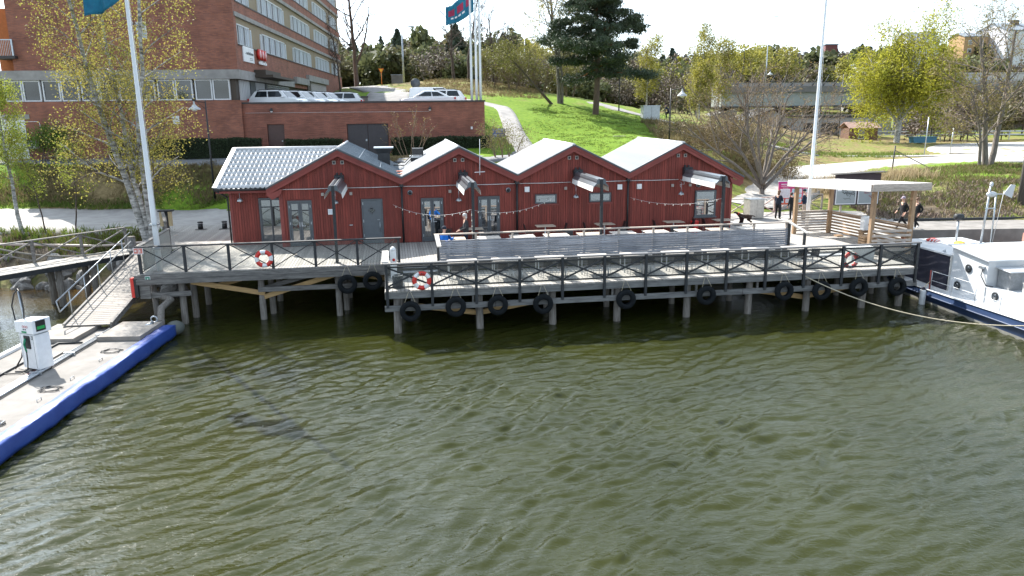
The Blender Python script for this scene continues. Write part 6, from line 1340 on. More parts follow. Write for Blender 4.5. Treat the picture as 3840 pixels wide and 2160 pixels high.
def person(label, pos, rz, top, legs, shoes, hair, pose, h=1.72, hat=None, coat=False, hairlen=0., skinm=None):
    """pose: dict with hips, knees, feet, shoulders offset, elbows, hands (local: x right, y forward, z up, for a 1.72 m figure)"""
    t = thing('person', label, 'person', pos, rz); k = h / 1.72; S = lambda p: Vector(p) * k
    hip = Vector(pose.get('hip', (0, 0, .93))); chest = hip + Vector(pose.get('chest', (0, .02, .36))); neck = chest + Vector(pose.get('neck', (0, .0, .17))); head = neck + Vector(pose.get('head', (0, .03, .15)))
    J = [(S(hip), (.175 * k, .135 * k)), (S(hip.lerp(chest, .5)), (.175 * k, .135 * k)), (S(chest), (.20 * k, .14 * k)), (S(neck), .052 * k), (S(head - Vector((0, .0, .03))), .07 * k), (S(head + Vector((0, 0, .07))), (.078 * k, .09 * k))]
    E = [(0, 1), (1, 2), (2, 3), (3, 4), (4, 5)]; role = ['legs', 'top', 'top', 'skin', 'skin', 'skin']
    for sd, nm in ((-1, 'l'), (1, 'r')):
        kn, ft = Vector(pose['knee_' + nm]), Vector(pose['foot_' + nm]); hj = hip + Vector((sd * .095, 0, -.06)); fw = Vector(pose.get('toe_' + nm, (sd * .03, .16, -.05)))
        i = len(J); J += [(S(hj), .105 * k), (S(kn), .075 * k), (S(ft + Vector((0, 0, .08))), .055 * k), (S(ft + Vector((0, .02, .045))), .045 * k), (S(ft + Vector((0, .02, .045)) + fw * .9), .036 * k)]
        E += [(0, i), (i, i + 1), (i + 1, i + 2), (i + 2, i + 3), (i + 3, i + 4)]; role += ['legs', 'legs', 'legs', 'shoe', 'shoe']
        sh = chest + Vector((sd * .17, -.01, .08)); el, hd = Vector(pose['elbow_' + nm]), Vector(pose['hand_' + nm]); i = len(J)
        d = (hd - el).normalized(); palm = hd + d * .06; sidev = d.cross(Vector((0, .3, 1))).normalized()
        J += [(S(sh), .078 * k), (S(el), .062 * k), (S(hd), .044 * k), (S(palm), (.036 * k, .022 * k))]; E += [(2, i), (i, i + 1), (i + 1, i + 2), (i + 2, i + 3)]; role += ['top', 'top', 'top', 'skin']
        for f_ in range(4):
            off = sidev * (f_ - 1.5) * .021; L = (.062, .074, .07, .055)[f_]; j = len(J); curl = Vector((0, .012, -.03))
            J += [(S(palm + off + d * .04), .0095 * k), (S(palm + off + d * (.04 + L * .55) + curl * .4), .0088 * k), (S(palm + off + d * (.04 + L * .85) + curl), .008 * k)]; E += [(i + 3, j), (j, j + 1), (j + 1, j + 2)]; role += ['skin'] * 3
        j = len(J); th = sidev * (-.045) + d * .005; J += [(S(hd + d * .03 + th * .7), .011 * k), (S(hd + d * .075 + th * 1.15), .009 * k)]; E += [(i + 2, j), (j, j + 1)]; role += ['skin'] * 2
    me = skin_body(J, E); mats = {'skin': skinm or m_skin, 'top': top, 'legs': legs, 'shoe': shoes}; names = ['skin', 'top', 'legs', 'shoe']
    for n_ in names: me.materials.append(mats[n_])
    segs = [(np.array(J[a][0]), np.array(J[b][0]), role[b] if role[a] != 'skin' or role[b] == 'skin' else 'skin') for a, b in E]
    idx = []; Cn = np.empty(len(me.polygons) * 3); me.polygons.foreach_get('center', Cn); Cn = Cn.reshape(-1, 3); Dm = []
    for a, b, r in segs:
        ab = b - a; u = np.clip((Cn - a) @ ab / max(ab @ ab, 1e-9), 0, 1); Dm.append(np.linalg.norm(Cn - a - ab * u[:, None], axis=1))
    near_ = np.argmin(np.array(Dm), 0)
    for q_ in range(len(Cn)):
        c = Cn[q_]; r = segs[near_[q_]][2]
        if r == 'legs' and coat and c[2] > (hip.z - coat) * k: r = 'top'
        if c[2] > (hip.z + .0) * k and r == 'legs': r = 'top'
        idx.append(names.index(r))
    me.polygons.foreach_set('material_index', idx); obj('body', me, t)
    hc = S(head); 
    # hair or cap, face
    if hair is not None:
        hm = MB().ellipsoid((hc.x, hc.y - .018 * k, hc.z + .055 * k), (.092 * k, .105 * k, .10 * k), 14, 9)
        if hairlen: hm.ellipsoid((hc.x, hc.y - .06 * k, hc.z - .03 * k - hairlen / 2), (.085 * k, .06 * k, .08 * k + hairlen / 2), 12, 8)
        hm.build('hair', hair, t)
    if hat is not None: MB().lathe([(.100 * k, .045 * k), (.104 * k, .08 * k), (.09 * k, .14 * k), (.04 * k, .17 * k)], (hc.x, hc.y - .005, hc.z), 16).add([(hc.x - .07 * k, hc.y + .07 * k, hc.z + .06 * k), (hc.x + .07 * k, hc.y + .07 * k, hc.z + .06 * k), (hc.x + .05 * k, hc.y + .17 * k, hc.z + .05 * k), (hc.x - .05 * k, hc.y + .17 * k, hc.z + .05 * k)], [(0, 1, 2, 3)]).build('cap', hat, t)
    MB().ellipsoid((hc.x, hc.y + .088 * k, hc.z + .015 * k), (.015 * k, .025 * k, .022 * k), 8, 6).ellipsoid((hc.x - .08 * k, hc.y, hc.z + .02 * k), (.012 * k, .022 * k, .03 * k), 8, 6).ellipsoid((hc.x + .08 * k, hc.y, hc.z + .02 * k), (.012 * k, .022 * k, .03 * k), 8, 6).build('face_features', skinm or m_skin, t)
    MB().ellipsoid((hc.x - .03 * k, hc.y + .075 * k, hc.z + .045 * k), (.01, .012, .006), 6, 4).ellipsoid((hc.x + .03 * k, hc.y + .075 * k, hc.z + .045 * k), (.01, .012, .006), 6, 4).build('eyes', m_black, t)
    MB().ellipsoid((hc.x, hc.y + .075 * k, hc.z - .04 * k), (.024, .012, .006), 8, 4).build('mouth', mat('lips', (.35, .12, .10), .5), t)
    return t
STAND = dict(knee_l=(-.10, .03, .49), foot_l=(-.11, -.02, .03), knee_r=(.10, .03, .49), foot_r=(.12, .0, .03), elbow_l=(-.27, -.03, 1.10), hand_l=(-.26, .10, .87), elbow_r=(.27, -.03, 1.10), hand_r=(.26, .10, .87))
def P_(**k): d = dict(STAND); d.update(k); return d
nav = cloth('navy', (.012, .018, .035)); blk = cloth('black', (.010, .010, .012)); beige = cloth('beige', (.42, .33, .26)); bluej = cloth('bright_blue', (.01, .16, .62)); pink = cloth('pink', (.60, .30, .30)); dgrey = cloth('dark_grey', (.03, .032, .036))
brown = mat('brown_hair', (.14, .075, .04), .7, var=.3, scale=14); grey_h = mat('silver_hair', (.55, .54, .52), .6, var=.2, scale=14); dark_h = mat('dark_hair', (.025, .016, .012), .6)
person('standing person in navy jacket and black trousers with arms crossed before the magenta board', W(22.9, 12.85, 2.06), TH - 1.0, nav, blk, m_shoe, brown, P_(elbow_l=(-.25, .05, 1.10), hand_l=(.02, .22, 1.12), elbow_r=(.25, .05, 1.12), hand_r=(.06, .20, 1.26)), 1.70, hairlen=.08)
person('man in dark blue jacket, cap and beige trousers reading the magenta board', W(24.25, 12.2, 2.06), TH + .55, cloth('dark_blue', (.008, .02, .045)), beige, m_shoe, None, P_(head=(0, .06, .13), chest=(0, .05, .36), elbow_l=(-.24, .04, 1.10), hand_l=(-.05, .22, 1.12)), 1.78, hat=nav)
person('person in black mostly hidden behind the pergola post at the board', W(23.55, 12.35, 2.06), TH + .1, blk, blk, m_shoe, dark_h, P_(chest=(0, .10, .33), head=(0, .12, .09)), 1.66)
WALK = dict(knee_l=(-.09, .20, .50), foot_l=(-.09, .30, .06), knee_r=(.09, -.06, .50), foot_r=(.10, -.36, .10), toe_r=(0, .12, -.10), elbow_l=(-.25, -.14, 1.12), hand_l=(-.24, .02, .90), elbow_r=(.25, .02, 1.10), hand_r=(.22, .20, .95))
person('walking person in black coat and knitted hat on the left of the walking pair', W(28.2, 8.9, 1.93), TH + pi / 2, blk, blk, m_shoe, None, WALK, 1.72, hat=cloth('lilac', (.36, .30, .36)), coat=.25)
person('walking person in black jacket and white shoes on the right of the walking pair', W(28.75, 8.5, 1.93), TH + pi / 2 + .1, blk, blk, m_shoew, brown, dict(WALK, knee_l=(-.09, .12, .48), foot_l=(-.09, .10, .04), knee_r=(.09, .02, .46), foot_r=(.10, -.30, .08)), 1.70, coat=.2)
person('grey haired person in black jacket standing by the second awning post', W(3.62, 5.45, DECK), TH + pi / 2 + .2, dgrey, nav, m_shoe, grey_h, P_(elbow_l=(-.24, .06, 1.08), hand_l=(-.16, .34, 1.0), elbow_r=(.25, .02, 1.10), hand_r=(.20, .26, .98)), 1.72, hairlen=.03)
SIT = dict(hip=(0, 0, .52), knee_l=(-.13, .42, .50), foot_l=(-.13, .40, .04), knee_r=(.13, .42, .50), foot_r=(.14, .38, .04), elbow_l=(-.30, .12, .78), hand_l=(-.26, .40, .80), elbow_r=(.30, .12, .78), hand_r=(.24, .42, .80))
person('seated person in bright blue jacket and dark cap at the fence end', W(2.52, 4.08, DECK), TH - .5, bluej, dgrey, m_shoe, None, SIT, 1.75, hat=nav)
make_chair('black chair under the seated person in the blue jacket', 2.50, 4.02, DECK, pi - .5, 'black chairs at the fence tables')
person('distant person in pink coat walking past the tall pine', (14.6, 119, gz(14.6, 119)), -.2, pink, pink, m_shoe, mat('pale_scarf', (.6, .4, .38), .8), P_(), 1.68, coat=.75)
# cyclist
cx, cy = 16.6, 81.6; cz = gz(cx, cy) + .09
person('cyclist in dark clothes riding up the path on the hill', (cx, cy, cz), 1.35, nav, blk, m_shoe, None, dict(hip=(0, -.12, 1.02), chest=(0, .22, .32), neck=(0, .08, .14), head=(0, .07, .12), knee_l=(-.11, .20, .86), foot_l=(-.11, .06, .42), knee_r=(.11, .14, .66), foot_r=(.11, .05, .22), elbow_l=(-.26, .32, 1.14), hand_l=(-.24, .50, 1.04), elbow_r=(.26, .32, 1.14), hand_r=(.24, .50, 1.04)), 1.75, hat=blk)
t = thing('bicycle', 'dark bicycle under the cyclist on the hill path', 'bicycle', (cx, cy, cz), 1.35 + pi / 2)
for x in (-.52, .55): w = MB().torus(.33, .022, (x, 0, .35), 24, 6).build('wheel', m_rubber, t); MB().lathe([(.03, -.03), (.03, .03)], (x, 0, .35), 8, axis='y').build('hub', m_steel, w)
MB().tube([(-.52, 0, .35), (-.12, 0, .32), (-.2, 0, .88)], .018, 6).tube([(-.12, 0, .32), (.38, 0, .82), (-.18, 0, .80)], .018, 6).tube([(.36, 0, .98), (.40, 0, .80), (.55, 0, .35)], .018, 6).tube([(-.52, 0, .35), (-.18, 0, .8)], .012, 6).build('frame', m_dark, t)
MB().tube([(.30, -.28, 1.02), (.40, 0, 1.0), (.30, .28, 1.02)], .014, 6).build('handlebar', m_dark, t); MB().ellipsoid((-.21, 0, .91), (.13, .07, .04)).build('saddle', m_black, t)
# dog
def make_dog():
    t = thing('dog', 'dark brown curly dog with red collar standing on the quay', 'dog', W(20.2, 11.45, 2.0), TH + pi / 2 - .1)
    J = [((0, -.05, .50), (.11, .125)), ((0, .18, .49), (.12, .15)), ((0, .33, .54), (.10, .12)), ((0, .44, .66), .075), ((0, .53, .76), .085), ((0, .62, .74), .06), ((0, .71, .71), .042),
         ((0, -.27, .51), (.105, .12)), ((0, -.36, .55), .04), ((0, -.47, .52), .028), ((0, -.58, .46), .016)]
    E = [(0, 1), (1, 2), (2, 3), (3, 4), (4, 5), (5, 6), (0, 7), (7, 8), (8, 9), (9, 10)]
    for s in (-1, 1):
        i = len(J); J += [((s * .09, .26, .42), .065), ((s * .095, .25, .22), .038), ((s * .095, .26, .05), .032), ((s * .095, .31, .03), .034)]; E += [(2, i), (i, i + 1), (i + 1, i + 2), (i + 2, i + 3)]
        i = len(J); J += [((s * .09, -.25, .40), .085), ((s * .10, -.18, .28), .055), ((s * .10, -.36, .18), .034), ((s * .10, -.33, .04), .03), ((s * .10, -.27, .03), .034)]; E += [(7, i), (i, i + 1), (i + 1, i + 2), (i + 2, i + 3), (i + 3, i + 4)]
        i = len(J); J += [((s * .085, .50, .74), .022), ((s * .10, .50, .64), .028)]; E += [(4, i), (i, i + 1)]
    me = skin_body(J, E, 2); me.materials.append(mat('dog_fur', (.040, .024, .017), .9, var=.5, scale=22, bump=.9, bscale=40)); obj('body', me, t)
    MB().torus(.085, .02, (0, 0, 0), 16, 6, 'z').build('collar', m_redplastic, t, (0, .45, .67), (radians(-50), 0, 0)); MB().ellipsoid((0, .755, .715), (.02, .018, .016), 8, 6).build('nose', m_black, t)
    MB().ellipsoid((-.045, .59, .79), (.011, .011, .011), 6, 5).ellipsoid((.045, .59, .79), (.011, .011, .011), 6, 5).build('eyes', m_black, t)
make_dog()
# ================================================================== TREES AND PLANTS
def branch(p, d, L, r, lev, P, out, tips, rng):
    ns = P['seg'][lev]; pts = [p]; dirs = [d]
    for k in range(ns):
        d = d + rng.normal(size=3) * P['wig'][lev] + np.array([0, 0, P['up'][lev]]); d = d / np.linalg.norm(d); p = p + d * L / ns; pts.append(p); dirs.append(d)
    end = P['taper'][lev]; rad = [r * (1 + (end - 1) * k / ns) for k in range(ns + 1)]; out.append((np.array(pts), np.array(rad), lev))
    if lev + 1 < len(P['n']) + 1 and lev < len(P['n']):
        n = P['n'][lev]; n = max(1, int(round(n * rng.uniform(.8, 1.2)))); ph = rng.uniform(0, 6.28)
        for c in range(n):
            t = P['t0'][lev] + (1 - P['t0'][lev]) * (c + rng.uniform(.2, .8)) / n; k = min(int(t * ns), ns - 1); f = t * ns - k; q = pts[k] * (1 - f) + pts[k + 1] * f; dd = dirs[k + 1]
            a = P['ang'][lev] * rng.uniform(.7, 1.25); ph += 2.4 + rng.normal() * .4; o = np.cross(dd, [0.31, .2, .93]) if abs(dd[2]) < .9 else np.cross(dd, [1, 0, 0.]); o = o / np.linalg.norm(o); o2 = np.cross(dd, o)
            cd = dd * cos(a) + (o * cos(ph) + o2 * sin(ph)) * sin(a); Lc = L * P['ratio'][lev] * (1 - P['fall'][lev] * (t - P['t0'][lev])) * rng.uniform(.75, 1.2)
            branch(q, cd, Lc, max(rad[k] * P['rr'][lev], P['rmin']), lev + 1, P, out, tips, rng)
    else:
        tips.append((np.array(pts), dirs[-1]))
def tubes_np(out, sides=(7, 5, 4, 3, 3)):
    V = []; F = []; o = 0
    for pts, rad, lev in out:
        n = sides[min(lev, len(sides) - 1)]; k = len(pts); D = np.gradient(pts, axis=0); D /= np.linalg.norm(D, axis=1, keepdims=True) + 1e-9
        ref = np.array([1., 0, 0]) if abs(D[0][0]) < .8 else np.array([0, 1., 0]); A = np.cross(D, ref); A /= np.linalg.norm(A, axis=1, keepdims=True) + 1e-9; B = np.cross(D, A)
        an = np.arange(n) * 2 * pi / n; R = pts[:, None] + rad[:, None, None] * (A[:, None] * np.cos(an)[None, :, None] + B[:, None] * np.sin(an)[None, :, None])
        V.append(R.reshape(-1, 3)); i, j = np.meshgrid(np.arange(k - 1), np.arange(n), indexing='ij'); a = o + i * n + j; b = o + i * n + (j + 1) % n
        F.append(np.stack([a, b, b + n, a + n], -1).reshape(-1, 4)); o += k * n
    return np.concatenate(V), np.concatenate(F)
BASE = dict(seg=(8, 5, 4, 3), wig=(.07, .12, .16, .2), up=(.02, .03, .02, 0), taper=(.3, .3, .35, .4), n=(9, 6, 5), t0=(.3, .25, .2), ang=(.9, .8, .8), ratio=(.5, .5, .5), fall=(.5, .4, .3), rr=(.5, .55, .6), rmin=.008)
m_bark_birch = mat('birch_bark', (.06, .055, .05), .85, col2=(.62, .60, .57), scale=2.6, stretch=(1.2, 1.2, 3.2), detail=5); m_bark = mat('grey_bark', (.12, .10, .085), .9, col2=(.22, .19, .165), scale=4, stretch=(3, 3, .7)); m_twig = mat('dark_twig', (.085, .062, .05), .9, var=.3, scale=2); m_twig2 = mat('brown_twig', (.21, .155, .11), .9, var=.3, scale=2)
def leafm(name, c1, c2, tr=.5, sc=1.2): return mat('leaf_' + name, c1, .6, col2=c2, scale=sc, detail=5, transl=tr, spec=.25)
lf_birch = leafm('spring_birch', (.36, .28, .07), (.25, .27, .06)); lf_young = leafm('young_birch', (.30, .30, .05), (.20, .27, .04)); lf_weep = leafm('weeping_birch', (.40, .37, .045), (.26, .28, .035), .5, .4); lf_olive = leafm('olive', (.16, .15, .04), (.11, .12, .03), .35, .3); lf_yell = leafm('yellow_green', (.33, .30, .06), (.21, .21, .05), .4, .25); lf_bud = leafm('bud', (.32, .22, .09), (.2, .16, .06), .3); lf_pine = mat('pine_needle', (.030, .052, .030), .7, col2=(.075, .098, .048), scale=.9, detail=4, transl=.1); lf_scrub = leafm('scrub', (.20, .14, .08), (.15, .14, .05), .3, .5)
def tree(name, label, pos, seed, stems, P, bark, leaf=None, nleaf=0, lsize=.08, spread=.12, droop=0., twigm=None, cat='tree', group=None, leaf_from=.0, aspect=.65, part='crown'):
    """stems: list of (offset, direction, length, radius)"""
    rng = np.random.default_rng(seed); t = thing(name, label, cat, pos, 0, group); Pp = dict(BASE); Pp.update(P); out = []; tips = []
    for o, d, L, r in stems: d = np.array(d, float); branch(np.array(o, float), d / np.linalg.norm(d), L, r, 0, Pp, out, tips, rng)
    big = [b for b in out if b[2] <= 1]; small = [b for b in out if b[2] > 1]
    V, F = tubes_np(big); obj('trunk', np_mesh('trunk', V, F, bark, smooth=True), t)
    if small: V, F = tubes_np(small); obj('twigs', np_mesh('twigs', V, F, twigm or bark), t)['kind'] = 'stuff'
    if leaf is not None:
        T_ = [x for x in tips if x[0][-1][2] > leaf_from]; k = rng.integers(0, len(T_), nleaf); u = rng.uniform(.1, 1.05, nleaf); Q = np.empty((nleaf, 3))
        for i in range(nleaf):
            pts = T_[k[i]][0]; x = u[i] * (len(pts) - 1); j = min(int(x), len(pts) - 2); Q[i] = pts[j] * (1 - (x - j)) + pts[j + 1] * (x - j)
        Q += rng.normal(size=Q.shape) * spread
        if droop: Q[:, 2] -= rng.uniform(0, 1, nleaf) ** 1.3 * droop
        V, F = leaf_quads(Q, lsize, rng, aspect=aspect); obj(part, np_mesh(part, V, F, leaf), t)['kind'] = 'stuff'
    return t
# --- the big birch beside the left flagpole (three stems)
BIRCH = dict(n=(20, 7, 5), t0=(.16, .2, .15), ang=(.75, .7, .7), ratio=(.20, .55, .55), fall=(.35, .4, .3), up=(.015, .01, -.04, -.12), rr=(.38, .5, .5), rmin=.005)
tree('birch_tree', 'big three stemmed birch with yellow spring leaves behind the left flagpole', (-19.0, 38.9, 1.9), 4, [((0, 0, 0), (-.20, .05, 1), 14.5, .19), ((.15, .1, 0), (-.09, .1, 1), 13.5, .15), ((.3, 0, 0), (.04, -.02, 1), 14, .16)], BIRCH, m_bark_birch, lf_birch, 30000, .095, .17, .8, m_twig)
tree('birch_tree', 'slender young birch leaning left at the far left edge', (-27.6, 42.2, 2.1), 9, [((0, 0, 0), (-.13, .1, 1), 8.0, .12)], dict(BIRCH, n=(13, 6, 4), t0=(.35, .2, .15)), m_bark_birch, lf_young, 9000, .10, .2, .5, m_twig)
for i, (x, y, h, lab) in enumerate(((-25.9, 41.6, 4.6, 'thin sapling between the young birch and the big birch, left one'), (-24.0, 41.2, 4.9, 'thin sapling between the young birch and the big birch, right one'))):
    tree('sapling', lab, (x, y, 2.0), 20 + i, [((0, 0, 0), (-.12 + .1 * i, 0, 1), h, .045)], dict(BIRCH, n=(8, 4), t0=(.45, .2), rmin=.004), m_twig, lf_young, 1300, .09, .16, .3, m_twig, group='saplings by the gravel path')
tree('bush', 'bright green bush against the brick block at the far left', (-34.5, 55.6, 4.9), 31, [((0.3 * k, .1, 0), (.25 * (k - 2), .1, 1), 2.6, .05) for k in range(5)], dict(n=(6, 4), t0=(.2, .2), ratio=(.5, .5), rmin=.006), m_twig, leafm('bright', (.16, .24, .04), (.10, .17, .03), .45), 4500, .12, .22, .1, m_twig, cat='bush')
# --- shrubs round the brick wall
tree('shrub', 'bare twiggy shrub growing in front of the brick wall', (-7.4, 56.6, 5.2), 41, [((.2 * (k - 3), 0, 0), (.16 * (k - 3), -.05, 1), 3.2 - .25 * abs(k - 3), .03) for k in range(7)], dict(n=(7, 3), t0=(.3, .2), ang=(.45, .5), ratio=(.4, .5), rmin=.007), m_twig2, lf_bud, 350, .09, .05, 0, m_twig2, cat='shrub')
tree('shrub', 'tangled brownish shrub where the footpath starts behind the boathouse', (-1.0, 54.6, 5.0), 42, [((.45 * (k % 4), .3 * (k // 4), 0), (.22 * (k % 4 - 1.5), -.1, 1), 2.0 + .25 * (k % 3), .03) for k in range(11)], dict(n=(7, 4), t0=(.15, .2), ang=(.6, .6), ratio=(.5, .5), rmin=.006), m_twig2, leafm('sprout', (.24, .24, .08), (.17, .15, .06), .4), 2600, .09, .18, 0, m_twig2, cat='shrub')
# --- spreading multi-stemmed tree on the quay
tree('spreading_tree', 'wide low spreading tree with bare grey limbs beside the magenta board', (17.6, 53.0, 2.2), 51, [((0, 0, 0), (0.02, 0, 1), 1.1, .28)] + [((.1 * cos(a), .1 * sin(a), .8 + .1 * k), (cos(a) * s, sin(a) * s * .8, 1), L, .135) for k, (a, s, L) in enumerate(((.2, 1.25, 6.4), (3.0, 1.15, 6.6), (1.2, .8, 5.8), (2.2, .75, 6.2), (4.3, .8, 5.4), (5.4, 1.0, 5.8), (.7, .35, 6.2), (3.6, .5, 6.0), (2.8, .3, 6.2)))],
     dict(n=(7, 7, 6), t0=(.3, .25, .2), ang=(.55, .6, .65), ratio=(.55, .55, .5), fall=(.3, .3, .3), up=(.03, .03, .02, .0), wig=(.09, .12, .15, .2), rr=(.55, .55, .55), rmin=.007), m_bark, lf_bud, 1700, .11, .06, 0, m_twig2, leaf_from=2.4)
# --- scrub at the hill foot and brown undergrowth
for i, (x, y, s, lab) in enumerate(((14.6, 58.0, 1.0, 'brown leafless bush right behind the rightmost gable'), (17.4, 60.5, 1.2, 'brown leafless bush behind the spreading tree'), (19.2, 66, 1.2, 'brown bush below the hill lamp post'), (20.6, 57.5, .9, 'low brown bush at the edge of the shore road'), (21.5, 72, 1.3, 'tall brown bush on the slope right of the cyclist'), (24.0, 78, 1.3, 'pale bush on the slope near the bridge'), (15.0, 66, .9, 'small brown bush on the edge of the lawn'))):
    tree('bush', lab, (x, y, gz(x, y) - .1), 60 + i, [((rr_x, rr_y, 0), (rr_x * .4, rr_y * .4, 1), 2.1 * s, .03) for rr_x, rr_y in [(random.Random(i * 9 + k).uniform(-1.5, 1.5), random.Random(i * 5 + k).uniform(-1, 1)) for k in range(13)]], dict(n=(7, 4), t0=(.12, .15), ang=(.55, .6), ratio=(.55, .5), rmin=.008), m_twig2, lf_scrub, 2300, .13, .2, 0, m_twig2, cat='bush', group='brown bushes at the hill foot')
# --- bare tree and trunk at the right edge
tree('bare_tree', 'large half bare tree with forked trunk at the right edge', (36.6, 58.6, 3.7), 71, [((0, 0, 0), (-.12, .0, 1), 10.0, .24), ((.35, .1, 0), (.22, .1, 1), 10.5, .24), ((-.6, -.2, .1), (-.2, -.1, 1), 6, .13)], dict(n=(12, 8, 6), t0=(.22, .2, .15), ang=(.95, .75, .7), ratio=(.50, .55, .5), fall=(.45, .35, .3), up=(.01, .02, .0, -.02), wig=(.06, .13, .17, .22), rr=(.42, .5, .5), rmin=.010), m_bark, leafm('ochre_bud', (.26, .20, .07), (.18, .17, .05), .35), 5200, .13, .10, 0, m_twig2, leaf_from=1.5)
# --- weeping birch in the yard
tree('weeping_birch', 'large round weeping birch in fresh yellow green leaf on the lawn', (54.0, 107.2, 3.55), 81, [((0, 0, 0), (.03, 0, 1), 15.0, .42), ((.1, 0, 2.6), (-.75, .1, 1), 10, .22), ((.1, 0, 3.0), (.6, -.1, 1), 9, .22), ((.1, 0, 3.4), (-.3, .3, 1), 10, .2)], dict(n=(17, 8, 5), t0=(.2, .2, .15), ang=(1.0, .75, .7), ratio=(.46, .5, .5), fall=(.45, .3, .3), up=(.02, .015, -.05, -.15), rr=(.36, .5, .5), rmin=.016), m_bark_birch, lf_weep, 40000, .36, .42, 2.3, m_twig, aspect=.4)
# --- hill: pine, birches beside it, leaning trunk
def pine(label, pos, H, r, seed, width, low, ntr=26, dens=150):
    rng = np.random.default_rng(seed); t = thing('pine_tree', label, 'tree', pos)
    zs = np.linspace(0, H, 10); tr = [(np.column_stack([.12 * np.sin(zs * .35), .1 * np.cos(zs * .3), zs]), r * (1 - .82 * zs / H), 0)]
    V, F = tubes_np(tr, (10,)); mi = (V[F].mean(1)[:, 2] > H * .30).astype(int)
    obj('trunk', np_mesh('trunk', V, F, [mat('pine_bark_low', (.11, .075, .055), .95, var=.3, scale=5, stretch=(3, 3, .6), bump=.6, bscale=12), mat('pine_bark_high', (.30, .115, .045), .9, var=.25, scale=4, stretch=(2, 2, .7))], mi, True), t)
    lim = []; C = []; sz = []
    for k in range(ntr):
        z = low + (H - low) * ((k + rng.uniform(0, 1)) / ntr) ** .95; a = k * 2.4 + rng.normal() * .4; L = width * (1 - .72 * ((z - low) / (H - low)) ** 1.4) * rng.uniform(.65, 1.1)
        d = np.array([cos(a), sin(a), rng.uniform(-.08, .22)]); pts = [np.array([.12 * sin(z * .35), .1 * cos(z * .3), z])]; n = 6
        for q in range(n): d = d + np.array([rng.normal() * .12, rng.normal() * .12, rng.normal() * .09 + (.05 if q > 2 else -.05)]); d /= np.linalg.norm(d); pts.append(pts[-1] + d * L / n)
        pts = np.array(pts); lim.append((pts, np.linspace(r * .28, .02, n + 1) * (1 - .5 * z / H), 1))
        for q in range(1, n + 1):
            for w in range(2 if q < n else 3): c = pts[q] + rng.normal(size=3) * np.array([.45, .45, .16]) * (L / width + .3); C.append(c); sz.append(rng.uniform(.55, 1.1) * (.7 + .5 * L / width)); lim.append((np.array([pts[q - 1], c]), np.array([.03, .012]), 2))
    V, F = tubes_np(lim, (5, 4, 3)); obj('limbs', np_mesh('limbs', V, F, mat('pine_bark_high', (.30, .115, .045), .9)), t)
    C = np.array(C); sz = np.array(sz); k = np.repeat(np.arange(len(C)), dens); Q = rng.normal(size=(len(k), 3)); Q /= np.linalg.norm(Q, axis=1, keepdims=True); Q *= (rng.uniform(.15, 1, len(k)) ** .5)[:, None]
    Q = C[k] + Q * sz[k][:, None] * np.array([1, 1, .48]); V, F = leaf_quads(Q, .34, rng, up=.5, aspect=.28); obj('crown', np_mesh('crown', V, F, lf_pine), t)
pine('tall pine with orange trunk standing alone on the green hill', (8.85, 80, gz(8.85, 80) - .1), 17.5, .34, 5, 6.2, 4.0, 44, 170)
HB = dict(n=(13, 7, 5), t0=(.3, .2, .15), ang=(.55, .6, .6), ratio=(.36, .5, .5), up=(.02, .02, -.04, -.16), rr=(.4, .5, .5), rmin=.010)
tree('birch_tree', 'tall thin birch with sparse drooping twigs left of the pine', (5.4, 85.5, gz(5.4, 85.5) - .1), 91, [((0, 0, 0), (-.03, 0, 1), 15, .22), ((.35, .1, 0), (.02, .1, 1), 13, .16)], HB, m_bark, leafm('pale_birch', (.34, .29, .10), (.26, .24, .08), .45), 5000, .16, .25, 1.0, m_twig2)
tree('leaning_tree', 'dark leaning trunk with thin crown left of the tall thin birch', (4.6, 85.0, gz(4.6, 85) - .1), 92, [((0, 0, 0), (-.62, 0, 1), 7.5, .17)], dict(HB, n=(9, 6, 4), t0=(.5, .2, .15)), m_twig, lf_olive, 1500, .18, .3, .2, m_twig2)
for i, (x, y, h, lab) in enumerate(((19.8, 112, 10, 'small yellow birch right of the pine trunk, nearest the person in pink'), (27.0, 112, 12.0, 'yellow birch in the middle of the group behind the cyclist'), (25.4, 104, 8, 'small yellow birch just behind the cyclist'), (31.0, 116, 11, 'yellow birch nearest the bridge end'))):
    tree('birch_tree', lab, (x, y, gz(x, y) - .1), 100 + i, [((0, 0, 0), (.02, 0, 1), h, .13)], dict(BIRCH, n=(14, 6, 4), t0=(.2, .2, .15), rmin=.012), m_bark_birch, lf_yell, 4500, .24, .3, .7, m_twig, group='yellow birches below the bridge')
# --- bare trees behind the car park and along the entrance road
BARE = dict(n=(12, 7, 5), t0=(.28, .2, .15), ang=(.75, .7, .7), ratio=(.42, .52, .5), up=(.02, .03, .02, 0), wig=(.08, .13, .17, .2), rr=(.45, .5, .5), rmin=.018)
for i, (x, y, h, r, lab) in enumerate(((-23.5, 120, 15.0, .40, 'large bare tree beside the entrance road right of the brick tower'), (-22.6, 104, 9.0, .14, 'slim bare tree close to the far corner of the brick tower'), (-8.0, 112, 10.5, .24, 'bare tree on the mound just left of the flagpoles, left one'), (-6.0, 113, 11.5, .22, 'bare tree on the mound just left of the flagpoles, right one'), (-2.2, 108, 9.5, .20, 'bare leaning tree just right of the flagpoles'), (-24.5, 108, 6.5, .10, 'small bare tree on the verge beside the brick tower'))):
    tree('bare_tree', lab, (x, y, gz(x, y) - .1), 110 + i, [((0, 0, 0), (.04 * (i % 3 - 1), 0, 1), h, r)] + ([((0, 0, h * .22), (.5, 0, 1), h * .6, r * .5)] if i in (0, 4) else []), BARE, m_twig, None, 0, twigm=m_twig, group='bare trees behind the car park')
